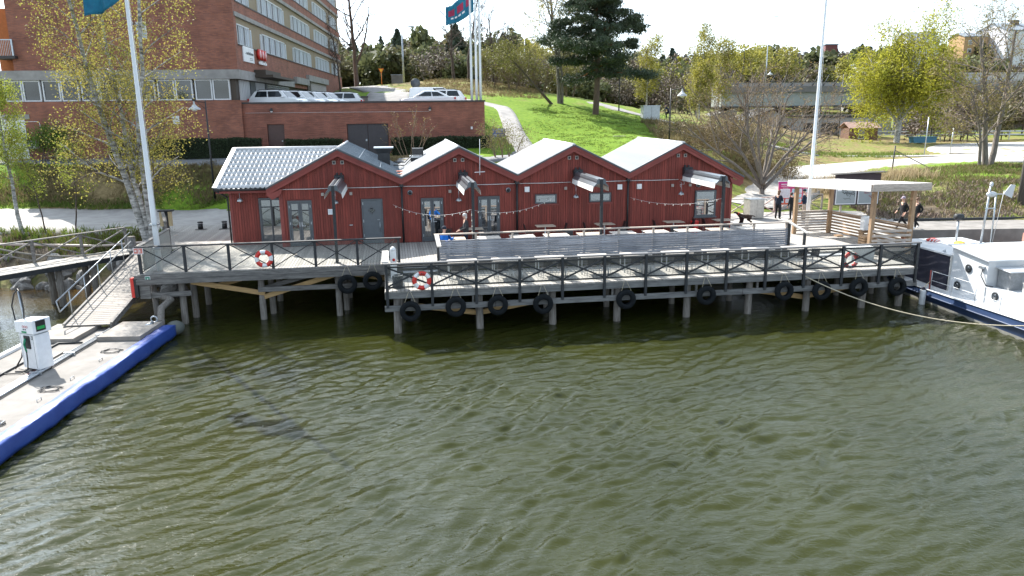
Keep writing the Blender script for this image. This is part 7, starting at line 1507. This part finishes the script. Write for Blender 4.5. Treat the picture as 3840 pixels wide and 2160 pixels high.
for i, (x, y, s, lab) in enumerate(((.2, 98, 1.3, 'rounded olive shrub on the slope right of the flagpoles'), (3.8, 101, 1.4, 'rounded olive shrub left of the leaning trunk'), (-2.6, 101, 1.2, 'low dark shrub right beside the flagpole feet'), (7.4, 98, 1.1, 'olive shrub behind the thin birch left of the pine'), (1.8, 106, 1.6, 'tall olive shrub at the back of the mound'))):
    tree('shrub', lab, (x, y, gz(x, y) - .1), 130 + i, [((.5 * cos(k * 2.1), .5 * sin(k * 2.1), 0), (.35 * cos(k * 2.1), .35 * sin(k * 2.1), 1), 3.3 * s, .06) for k in range(9)], dict(n=(7, 5), t0=(.15, .15), ang=(.6, .6), ratio=(.5, .5), rmin=.014), m_twig2, lf_olive, 2600, .2, .35, 0, m_twig2, cat='shrub', group='olive shrubs behind the lawn')

# --- far woods: one mass per slope
def woods(name, label, spots, seed, mats):
    """spots: (x, y, height, width, kind 0 broadleaf / 1 conifer / 2 bare, material index)"""
    rng = np.random.default_rng(seed); V = []; F = []; M = []; o = 0; TV = []; TF = []; to = 0
    for x, y, h, w, kd, mi in spots:
        g = gz(x, y) - .3; n = 360 if y > 200 else 900; cs = 1. if y > 200 else .55
        if kd == 1: u = rng.uniform(0, 1, n); r = w / 2 * (1 - u) ** .8 * np.sqrt(rng.uniform(.2, 1, n)); a = rng.uniform(0, 6.28, n); Q = np.column_stack([x + r * np.cos(a), y + r * np.sin(a), g + h * (.12 + .88 * u)]); s = np.full(n, .16 * w) * rng.uniform(.6, 1.3, n)
        else:
            nc = 9 if y > 200 else 14; C = rng.normal(size=(nc, 3)); C /= np.linalg.norm(C, axis=1, keepdims=True); C *= rng.uniform(.3, .75, nc)[:, None]; k = rng.integers(0, nc, n); D = rng.normal(size=(n, 3)); D /= np.linalg.norm(D, axis=1, keepdims=True); D *= (rng.uniform(.1, 1, n) ** .4)[:, None] * .42
            Q = np.array([x, y, g + h * .54]) + (C[k] + D) * np.array([w / 2, w / 2, h * .50]); s = np.full(n, (.18 if kd == 0 else .085) * w * cs) * rng.uniform(.5, 1.3, n)
        v, f = leaf_quads(Q, 1, rng, sizes=s, aspect=.7); V.append(v); F.append(f + o); M.append(np.full(n, mi)); o += len(v)
        v, f = tubes_np([(np.array([[x, y, g], [x, y, g + h * .45], [x + .2, y, g + h * .9]]), np.array([.018 * h, .013 * h, .004 * h]), 3)]); TV.append(v); TF.append(f + to); to += len(v)
    F = np.concatenate(F); V = np.concatenate(V); M = np.concatenate(M); F2 = np.concatenate(TF) + len(V)
    me = np_mesh(name, np.vstack([V] + TV), np.vstack([F, F2]), mats + [m_twig], np.concatenate([M, np.full(len(F2), len(mats))])); tag(obj(name, me), label, 'woodland', kind='stuff')
wm = [mat('far_conifer', (.040, .058, .038), .8, col2=(.068, .085, .050), scale=.12), leafm('far_olive', (.17, .155, .07), (.12, .115, .06), .3, .06), leafm('far_yellow', (.30, .28, .05), (.20, .20, .045), .35, .06), mat('far_grey_twig', (.13, .105, .085), .9, col2=(.19, .15, .12), scale=.1), leafm('far_green', (.13, .145, .06), (.095, .105, .05), .3, .06)]  # conifer tone lightened, distance haze is put into the colour
def spotband(seed, n, x0, x1, y0, y1, hs, ws, kinds):
    rr = random.Random(seed); L = []
    for k in range(n):
        u = (k + rr.random()) / n; y = rr.uniform(y0, y1); xa, xb = (x0 * y, x1 * y); kd, mi = rr.choice(kinds); h = rr.uniform(*hs); w = rr.uniform(*ws) * (.75 if kd == 1 else 1); L.append((xa + (xb - xa) * u, y, h, w, kd, mi))
    return L
woods('far_woods', 'dark mixed woodland on the ridge behind the car park', spotband(1, 90, -.27, .04, 190, 300, (10, 15), (8, 13), [(1, 0), (0, 4), (0, 4), (0, 1), (2, 3), (0, 1)]) + spotband(2, 60, -.25, .06, 138, 185, (5, 8), (8, 12), [(0, 1), (0, 4), (2, 3)]), 1, wm)
woods('hillside_woods', 'grey brown woodland behind the lawn and the pine', spotband(3, 50, .0, .28, 150, 240, (8, 13), (6, 10), [(2, 3), (2, 3), (0, 1), (0, 1), (0, 2)]) + spotband(4, 40, -.02, .24, 118, 140, (4, 8), (5, 8), [(0, 1), (2, 3), (0, 4)]), 2, wm)
woods('ridge_woods', 'dark woodland on the far ridge behind the bridge', spotband(5, 150, .16, .74, 290, 390, (12, 17), (11, 17), [(1, 0), (2, 3), (0, 4), (2, 3), (0, 1), (0, 4)]), 3, wm)
woods('lower_woods', 'brownish bushes and trees below the far ridge at the right', spotband(6, 110, .20, .80, 200, 275, (8, 13), (9, 14), [(0, 1), (2, 3), (2, 3), (0, 4)]) + spotband(7, 26, .52, .78, 118, 160, (6, 10), (6, 9), [(2, 3), (0, 1), (2, 3)]), 4, wm)
for i, (x, y, h, w, lab) in enumerate(((62, 208, 19, 17, 'yellow green round tree behind the left part of the bridge'), (73, 215, 20, 20, 'broad yellow green tree in the middle behind the bridge'), (82, 205, 13, 9, 'olive tree right of the broad yellow tree behind the bridge'), (91, 210, 15, 13, 'bright yellow bushy tree behind the flagpole and bridge'))):
    rng = np.random.default_rng(200 + i); t = thing('yellow_tree', lab, 'tree', (x, y, gz(x, y) - .5), 0, 'yellow trees behind the bridge'); n = 3200
    C = rng.normal(size=(16, 3)); C /= np.linalg.norm(C, axis=1, keepdims=True); C *= rng.uniform(.3, .75, 16)[:, None]; k = rng.integers(0, 16, n); D = rng.normal(size=(n, 3)); D /= np.linalg.norm(D, axis=1, keepdims=True); D *= (rng.uniform(.1, 1, n) ** .4)[:, None] * .36
    V, F = leaf_quads(np.array([0, 0, h * .58]) + (C[k] + D) * np.array([w / 2, w / 2, h * .42]), .75, rng); obj('crown', np_mesh('crown', V, F, lf_yell if i != 2 else lf_olive), t); V, F = tubes_np([(np.array([[0, 0, 0], [0, 0, h * .5], [.2, 0, h * .9]]), np.array([.3, .2, .05]), 0)]); obj('trunk', np_mesh('trunk', V, F, m_bark), t)

# ------------------------------------------------------------------ grass and weeds (uncountable)
def grass(name, label, region, n, hgt, m, seed, blades=4, width=.02, test=None):
    rng = np.random.default_rng(seed); x0, x1, y0, y1 = region; X = rng.uniform(x0, x1, n); Y = rng.uniform(y0, y1, n)
    if test is not None: k = test(X, Y); X, Y = X[k], Y[k]
    # clumped: drop tufts by a smooth field
    k = (np.sin(X * 1.1 + 2 * np.sin(Y * .7)) + np.sin(Y * 1.5 + X * .4) + rng.normal(size=len(X)) * .8) > -.6; X, Y = X[k], Y[k]; Z = hz(X, Y); n = len(X)
    B = np.repeat(np.column_stack([X, Y, Z]), blades, 0) + rng.normal(size=(n * blades, 3)) * np.array([.08, .08, 0]); h = hgt * rng.uniform(.4, 1.3, len(B)); a = rng.uniform(0, 6.28, len(B)); lean = rng.normal(size=(len(B), 2)) * .45 * h[:, None]
    w = np.column_stack([np.cos(a), np.sin(a), 0 * a]) * width * (.6 + .8 * rng.random(len(B)))[:, None]; tip = B + np.column_stack([lean, h]); mid = B + np.column_stack([lean * .35, h * .6])
    V = np.stack([B - w, B + w, mid + w * .7, tip, mid - w * .7], 1).reshape(-1, 3); i = np.arange(len(B)) * 5; F4 = np.stack([i, i + 1, i + 2, i + 4], 1); F3 = np.stack([i + 4, i + 2, i + 3, i + 3], 1)
    me = bpy.data.meshes.new(name); Fs = [tuple(f) for f in F4.tolist()] + [tuple(f[:3]) for f in F3.tolist()]; me.from_pydata(V.tolist(), [], Fs); me.materials.append(m); tag(obj(name, me), label, 'grass', kind='stuff')
g_dry = mat('dry_grass', (.24, .18, .09), .9, col2=(.13, .11, .05), scale=.8, transl=.3); g_green = mat('green_grass', (.085, .15, .02), .9, col2=(.17, .20, .04), scale=.8, transl=.35); g_reed = mat('pale_reed', (.42, .33, .20), .9, var=.2, transl=.3); g_brown = mat('dead_leaf', (.17, .115, .085), .9, col2=(.30, .24, .19), scale=2.5)
grass('bank_grass', 'long dry grass on the left bank', (-36, -8, 50.9, 55.2), 8500, .30, g_dry, 1)
grass('bank_verge', 'green grass fringe along the gravel path', (-36, -8, 50.4, 51.6), 3200, .22, g_green, 2)
grass('shore_weeds', 'fresh green weeds along the left shore', (-31, -18, 39.0, 41.9), 700, .42, g_green, 3, 5, .025)
grass('shore_straw', 'dry straw along the left shore', (-31, -18, 38.6, 41.6), 700, .35, g_dry, 16)
grass('right_bank_grass', 'mixed green grass on the right bank', (23, 40, 45.2, 60), 6000, .24, g_green, 4, test=lambda x, y: (y > 45.2 + (x - 23) * .05))
grass('right_bank_dry', 'dry stalks and dead leaves on the right bank', (22, 36, 44.6, 51), 3800, .26, g_brown, 5, 3, .03)
grass('right_bank_straw', 'yellow dry grass patches on the right bank', (23, 40, 45.2, 60), 6500, .26, g_dry, 15)
grass('reeds', 'pale reeds above the right bank by the road', (21, 30, 53, 57), 900, .8, g_reed, 6)
grass('roadside_grass', 'rough grass between the shore road and the hill', (22, 46, 74, 92), 5200, .3, g_green, 7, test=lambda x, y: y > 76 + (x - 22) * .33)
grass('scrub_grass', 'brown dead grass below the hill lamp', (13, 23, 56, 78), 4500, .55, g_dry, 8)
grass('lawn_edge', 'grass blades over the sunny lawn', (2.2, 16, 57, 84), 9000, .07, g_green, 9, 4, .022)
grass('mound_grass', 'dry grass on the mound behind the car park', (-12, 4, 88, 112), 4500, .35, g_dry, 10)
# ================================================================== BRIDGE, FAR BUILDINGS, LAMPS AND SMALL THINGS
def make_bridge():
    t = thing('road_bridge', 'concrete road bridge with raked steel railing behind the bare tree', 'bridge', (75, 158, 4)); gd = mat('bridge_girder', (.30, .33, .31), .7, var=.08, scale=.4); dk = mat('bridge_deck', (.17, .165, .155), .85, var=.15, scale=.4)
    x0, x1 = -34, 36; f = lambda x: -4.0 + x * .12        # the bridge swings slightly away
    def seg(a, b, y0, y1, z0, z1): return [(a, f(a) + y0, z0), (b, f(b) + y0, z0), (b, f(b) + y0, z1), (a, f(a) + y0, z1)], (0, y1 - y0, 0)
    p, d = seg(x0, x1, 0, 9, 7.5, 8.6); MB().prism(p, d).build('deck', dk, t); p, d = seg(x0, x1, .8, 8.2, 4.9, 7.5); MB().prism(p, d).build('girder', gd, t); p, d = seg(x0, x1, .5, 8.4, 4.65, 4.9); MB().prism(p, d).build('girder_flange', m_dark, t)
    for x in (-14, 8, 26): MB().box(x - .8, x + .8, f(x) + 1.5, f(x) + 7.5, -4, 4.7).build('pier', dk, t)
    MB().prism([(16, f(16) - 1, -3), (40, f(40) - 1, -3), (40, f(40) - 1, 7.4), (16, f(16) - 1, 7.4)], (0, 3, 0)).build('abutment', mat('dark_concrete', (.085, .085, .09), .9, var=.2, scale=.3), t)
    me = MB().beam((0, 0, 8.6), (1.1, 0, 10.7), .12, .12).mesh('railing_post', m_dark)
    for x in np.arange(x0 + .5, x1 - 1, 2.2): obj('railing_post', me, t, (x, f(x) + .2, 0))
    for z, o in ((10.7, 1.1), (9.5, .45)): MB().beam((x0 + o, f(x0) + .2, z), (x1 + o, f(x1) + .2, z), .08, .08).build('railing_bar', m_dark, t)
    MB().prism([(x0, f(x0) + .35, 8.6), (x1, f(x1) + .35, 8.6), (x1, f(x1) + .35, 9.3), (x0, f(x0) + .35, 9.3)], (0, .1, 0)).build('parapet', mat('parapet_grey', (.28, .275, .27), .8), t)
    p, d = seg(4, x1, 9.5, 12, 8.6, 11.4); MB().prism(p, d).build('noise_screen', mat('pale_screen', (.45, .44, .42), .7), t)
    s = x0; MB().prism([(x0 - 10, f(x0), 1), (x0 + 3, f(x0), 4.6), (x0 + 3, f(x0), 1)], (0, 8, 0)).build('abutment', dk, t)
make_bridge()
def shed_long():
    t = thing('long_shed', 'long low grey shed with dark roof under the bridge', 'building', (52, 134, 3.2), .06); wl = mat('shed_wall', (.36, .37, .39), .8, var=.15, scale=.6)
    MB().prism([(-12, 0, 0), (12, 0, 0), (12, 0, 3.6), (-4, 0, 3.6), (-6.5, 0, 4.9), (-12, 0, 2.9)], (0, 8, 0)).build('wall', wl, t)
    MB().prism([(-13, -.6, 2.75), (-6.5, -.6, 5.05), (-6.5, -.6, 5.3), (-13, -.6, 3.0)], (0, 9, 0)).build('roof', m_dark, t); MB().prism([(-6.5, -.6, 5.05), (-3.5, -.6, 3.75), (13, -.6, 3.65), (13, -.6, 3.95), (-3.5, -.6, 4.05), (-6.5, -.6, 5.3)], (0, 9, 0)).build('roof', m_dark, t)
    for x0, x1 in ((-1, 1.4), (2.2, 5.2), (6.3, 8)): MB().box(x0, x1, -.06, 0, .4, 2.7).build('doorway', m_dark, t)
    MB().box(-5, -3.6, -.06, 0, .1, 2.3).build('doorway', m_dark, t)
shed_long()
t = thing('brown_shed', 'small brown wooden shed with tiled roof left of the weeping birch', 'shed', (56.3, 122.5, 3.35), .1); MB().box(-2.4, 2.4, 0, 2.6, 0, 1.9).build('wall', mat('brown_boards', (.16, .085, .055), .8, var=.2, scale=2, stretch=(8, 8, .5)), t); MB().prism([(-2.7, -.5, 1.85), (2.7, -.5, 1.85), (2.7, 1.3, 2.75), (-2.7, 1.3, 2.75)], (0, 0, .1)).prism([(-2.7, 1.3, 2.75), (2.7, 1.3, 2.75), (2.7, 3.1, 1.85), (-2.7, 3.1, 1.85)], (0, 0, .1)).build('roof', mat('old_tile', (.34, .22, .18), .85, var=.2, scale=3), t)
d = MB().box(-.9, .1, -.05, 0, .25, 1.7).build('window', m_wframe, t); MB().box(-.8, 0, -.07, -.05, .35, 1.6).build('pane', m_win, d)
t = thing('blue_skiff', 'blue upturned skiff lying at the foot of the weeping birch', 'boat', (57.3, 106.5, 3.6), .1); MB().prism([(-1.6, -.5, 0), (1.6, -.5, 0), (1.75, -.5, .75), (-1.75, -.5, .75)], (0, 1.1, 0)).build('hull', mat('skiff_blue', (.05, .17, .25), .6), t); MB().box(-1.85, 1.85, -.6, .7, .75, .84).build('gunwale', mat('skiff_blue2', (.10, .22, .28), .6), t); MB().box(1.1, 1.2, 0, .1, .84, 2.0).build('post', m_dark, t)
def block(name, label, pos, rz, w, d, h, m, roofm, cols, rows, win=True, pitch=0):
    t = thing(name, label, 'building', pos, rz); MB().box(-w / 2, w / 2, 0, d, -6, h).build('wall', m, t)
    if pitch: MB().prism([(-w / 2 - .4, -.4, h), (w / 2 + .4, -.4, h), (w / 2 + .4, d / 2, h + pitch), (-w / 2 - .4, d / 2, h + pitch)], (0, 0, .3)).prism([(-w / 2 - .4, d / 2, h + pitch), (w / 2 + .4, d / 2, h + pitch), (w / 2 + .4, d + .4, h), (-w / 2 - .4, d + .4, h)], (0, 0, .3)).build('roof', roofm, t); MB().prism([(w / 2 - .05, 0, h), (w / 2 - .05, d, h), (w / 2 - .05, d / 2, h + pitch)], (.05, 0, 0)).prism([(-w / 2, 0, h), (-w / 2, d, h), (-w / 2, d / 2, h + pitch)], (.05, 0, 0)).build('gable', m, t)
    else: MB().box(-w / 2 - .3, w / 2 + .3, -.3, d + .3, h, h + .4).build('roof', roofm, t)
    for i in range(cols):
        for j in range(rows):
            x = -w / 2 + w * (i + .5) / cols; z = h - 1.2 - 3.0 * j - 1.5; f = MB().box(x - .75, x + .75, -.08, 0, z, z + 1.5).build('window', m_wframe, t); MB().box(x - .6, x + .6, -.11, -.08, z + .12, z + 1.38).build('pane', m_win, f)
    return t
rf = mat('grey_tin_roof', (.22, .25, .28), .5)
block('apartment_building', 'ochre apartment block with grey roof between the birch and the wrapped building', (177.5, 300, 19), .1, 9.5, 9, 15, mat('ochre_render', (.40, .25, .12), .8), rf, 2, 3, True, 1.6)
t = block('wrapped_building', 'pale building wrapped in scaffold sheeting on the ridge at the right', (196, 295, 14), .2, 23, 16, 21.5, mat('scaffold_sheet', (.58, .58, .61), .8, col2=(.70, .70, .73), scale=.25, stretch=(2, 2, .4)), rf, 0, 0, True, 3.2); MB().box(-4, -1.5, 6, 8, 22.5, 26).build('chimney', m_dark, t)
block('grey_building', 'low white industrial building behind the weeping birch', (99, 205, 7), .05, 16, 12, 12.2, mat('white_render', (.55, .56, .57), .8, var=.08, scale=.2), rf, 0, 0)
block('white_gable_house', 'white gabled house top just visible above the weeping birch', (158, 300, 22), .1, 12, 10, 10, mat('white_render2', (.52, .51, .48), .8), rf, 0, 0, True, 4)
block('brick_house', 'small dark red brick house on the far ridge left of the flagpole', (135, 330, 20), .0, 5, 6, 14, mat('dark_red_render', (.16, .05, .045), .8), rf, 0, 0)
# ------------------------------------------------------------------ lamps
def lamp_post(label, base, h, arm, head, group=None, r=.06):
    t = thing('lamp_post', label, 'lamp post', base, 0, group); MB().tube([(0, 0, 0), (0, 0, h * .45), (0, 0, h)], [r * 1.25, r, r * .7], 10).build('pole', m_black, t); MB().box(-.15, .15, -.15, .15, -.2, .06).build('foot', m_conc, t)
    if arm:
        MB().tube([(0, 0, h - .15), (arm, 0, h - .05)], .03, 6).tube([(0, 0, h - .6), (arm * .7, 0, h - .12)], .015, 5).build('arm', m_black, t)
        MB().lathe([(.05, h - .05), (.06, h - .25), (.2, h - .42), (.36, h - .52), (.38, h - .6)], (arm, 0, 0), 16, cap=False).build('shade', mat('lamp_shade', (.5, .52, .53), .4), t); MB().ellipsoid((arm, 0, h - .6), (.18, .18, .12)).build('globe', m_white, t); MB().box(arm - .08, arm + .08, -.08, .08, h - .05, h + .12).build('bracket', m_black, t)
    return t
lamp_post('slim black lamp post on the left bank beside the boathouse', (-20.0, 51.0, 2.5), 6.9, -.75, 1)
lamp_post('black lamp post with grey shade standing on the hill foot right of the lawn', (12.0, 58.0, gz(12.0, 58.0)), 4.75, .85, 1, 'park lamp posts')
lamp_post('black lamp post beside the pine on the hill path', (11.8, 84.0, gz(11.8, 84)), 5.8, 0, 1, 'park lamp posts')
lamp_post('black lamp post left of the weeping birch near the bridge', (47, 110, gz(47, 110)), 9.0, 1.0, 1, 'park lamp posts')
lamp_post('black lamp post in front of the bridge girder', (36.5, 112, gz(36.5, 112)), 8.0, .8, 1, 'park lamp posts')
for i, (x, y, h, lab) in enumerate(((59, 180, 22, 'tall thin steel street light mast above the left bridge part'), (92, 188, 20, 'tall thin steel street light mast behind the white building corner'), (-16.0, 118, 8, 'grey street light on the entrance road'), (2.5, 128, 9, 'dark double street light beyond the mound'))):
    t = thing('street_light', lab, 'street light', (x, y, gz(x, y))); MB().tube([(0, 0, 0), (0, 0, h)], [.16, .09], 8).build('mast', m_steel, t); MB().tube([(0, 0, h), (1.2, 0, h + .15)], .06, 6).build('arm', m_steel, t); MB().box(1.0, 1.9, -.15, .15, h + .1, h + .25).build('luminaire', m_steel, t)
# ------------------------------------------------------------------ signs and bits
t = thing('yield_sign', 'orange triangular road sign on a post on the entrance road', 'sign', (-20.0, 122, gz(-20, 122))); om = mat('sign_orange', (.70, .20, .03), .5); MB().tube([(0, 0, 0), (0, 0, 2.3)], .05, 6).build('post', om, t); MB().prism([(-.42, -.08, 2.6), (.42, -.08, 2.6), (0, -.08, 1.85)], (0, .05, 0)).build('plate', om, t); MB().prism([(-.22, -.1, 2.48), (.22, -.1, 2.48), (0, -.1, 2.06)], (0, .02, 0)).build('field', mat('sign_yellow', (.8, .5, .05), .5), t)
t = thing('round_sign', 'round grey back of a road sign at the car park entrance', 'sign', T(12.5, 13.4, 8.9), TPH); MB().tube([(0, 0, 0), (0, 0, 2.4)], .03, 6).build('post', m_steel, t); MB().lathe([(.45, -.02), (.45, .0)], (0, -.03, 2.2), 20, axis='y').build('plate', m_grey, t)
t = thing('blue_sign', 'small blue sign standing in the grass by the brick wall end', 'sign', (-.9, 60.6, gz(-.9, 60.6))); MB().tube([(-.35, 0, 0), (-.35, 0, 1.0)], .02, 5).tube([(.35, 0, 0), (.35, 0, 1.0)], .02, 5).build('post', m_steel, t); MB().box(-.5, .5, -.03, 0, .55, 1.2).build('plate', mat('sign_blue', (.02, .07, .30), .5), t); g = MB()
for x0, x1, z in ((-.4, .35, 1.05), (-.2, .2, .88), (-.4, .4, .68)):
    x = x0
    while x < x1: g.box(x, x + .07, -.036, -.03, z, z + .07); x += .1
g.build('lettering', m_white, t)
t = thing('utility_cabinet', 'pale grey cabinet beside the path in front of the cyclist', 'cabinet', (14.6, 80.6, gz(14.6, 80.6)), .2); MB().box(-.9, .9, -.4, .4, 0, 1.35).build('body', mat('cabinet_grey', (.5, .52, .55), .5, var=.08), t); MB().box(-.95, .95, -.45, .45, 1.35, 1.42).build('roof', m_steel, t); MB().box(-.01, .01, -.41, -.4, .05, 1.3).build('door_gap', m_dark, t)
t = thing('utility_cabinet', 'grey cabinet on the verge of the entrance road', 'cabinet', (-16.4, 114, gz(-16.4, 114)), 0); MB().box(-.8, .8, -.4, .4, 0, 1.2).build('body', m_conc, t); MB().box(-.85, .85, -.45, .45, 1.2, 1.27).build('roof', m_steel, t)
t = thing('plank_on_lawn', 'lone pale plank lying on the sunny lawn', 'plank', (9.4, 66.2, gz(9.4, 66.2) + .06), .1); MB().box(-.55, .55, -.06, .06, 0, .05).build('plank', m_perg2, t)
# wire fence posts and barrier on the right bank
for i, (x, y, h, lab) in enumerate(((29.9, 59.6, 2.3, 'steel fence post leaning with a stay at the road edge'), (45.5, 84, 4.2, 'tall thin steel post in the yard left of the half bare tree'), (49.5, 86, 3.0, 'short thin steel post in the yard beside the half bare tree'))):
    t = thing('fence_post', lab, 'post', (x, y, gz(x, y) - .1)); MB().tube([(0, 0, 0), (.08, 0, h)], .05, 6).build('post', m_steel if i else m_dark, t)
    if i == 0: MB().beam((.06, 0, h * .85), (3.4, -.6, .2), .06, .06).build('stay', m_pile, t)
def guard(label, pts, z):
    p0 = Vector(pts[0]); t = thing('guard_rail', label, 'guard rail', (p0.x, p0.y, z))
    for a, b in zip(pts, pts[1:]):
        A, B_ = Vector((*a, 0)) - Vector((p0.x, p0.y, 0)), Vector((*b, 0)) - Vector((p0.x, p0.y, 0)); n = max(2, int((B_ - A).length / 3))
        for h in (.6, 1.1): MB().beam(A + Vector((0, 0, h)), B_ + Vector((0, 0, h)), .06, .18).build('rail', m_steel, t)
        for k in range(n + 1): q = A.lerp(B_, k / n); MB().box(q.x - .05, q.x + .05, q.y - .05, q.y + .05, -.3, 1.15).build('post', m_steel, t)
guard('long steel guard rail along the yard behind the weeping birch', [(56, 126), (72, 122), (95, 118)], 3.5)
t = thing('wire_screen', 'grey wire mesh panels behind the weeping birch trunk', 'fence', (63, 130, 3.5))
for x in (-4, -1.2, 1.6, 6): MB().box(x, x + 2.5, 0, .08, .3, 3.2).build('panel', mat('mesh_panel', (.3, .33, .36), .7, var=.3, scale=2), t)
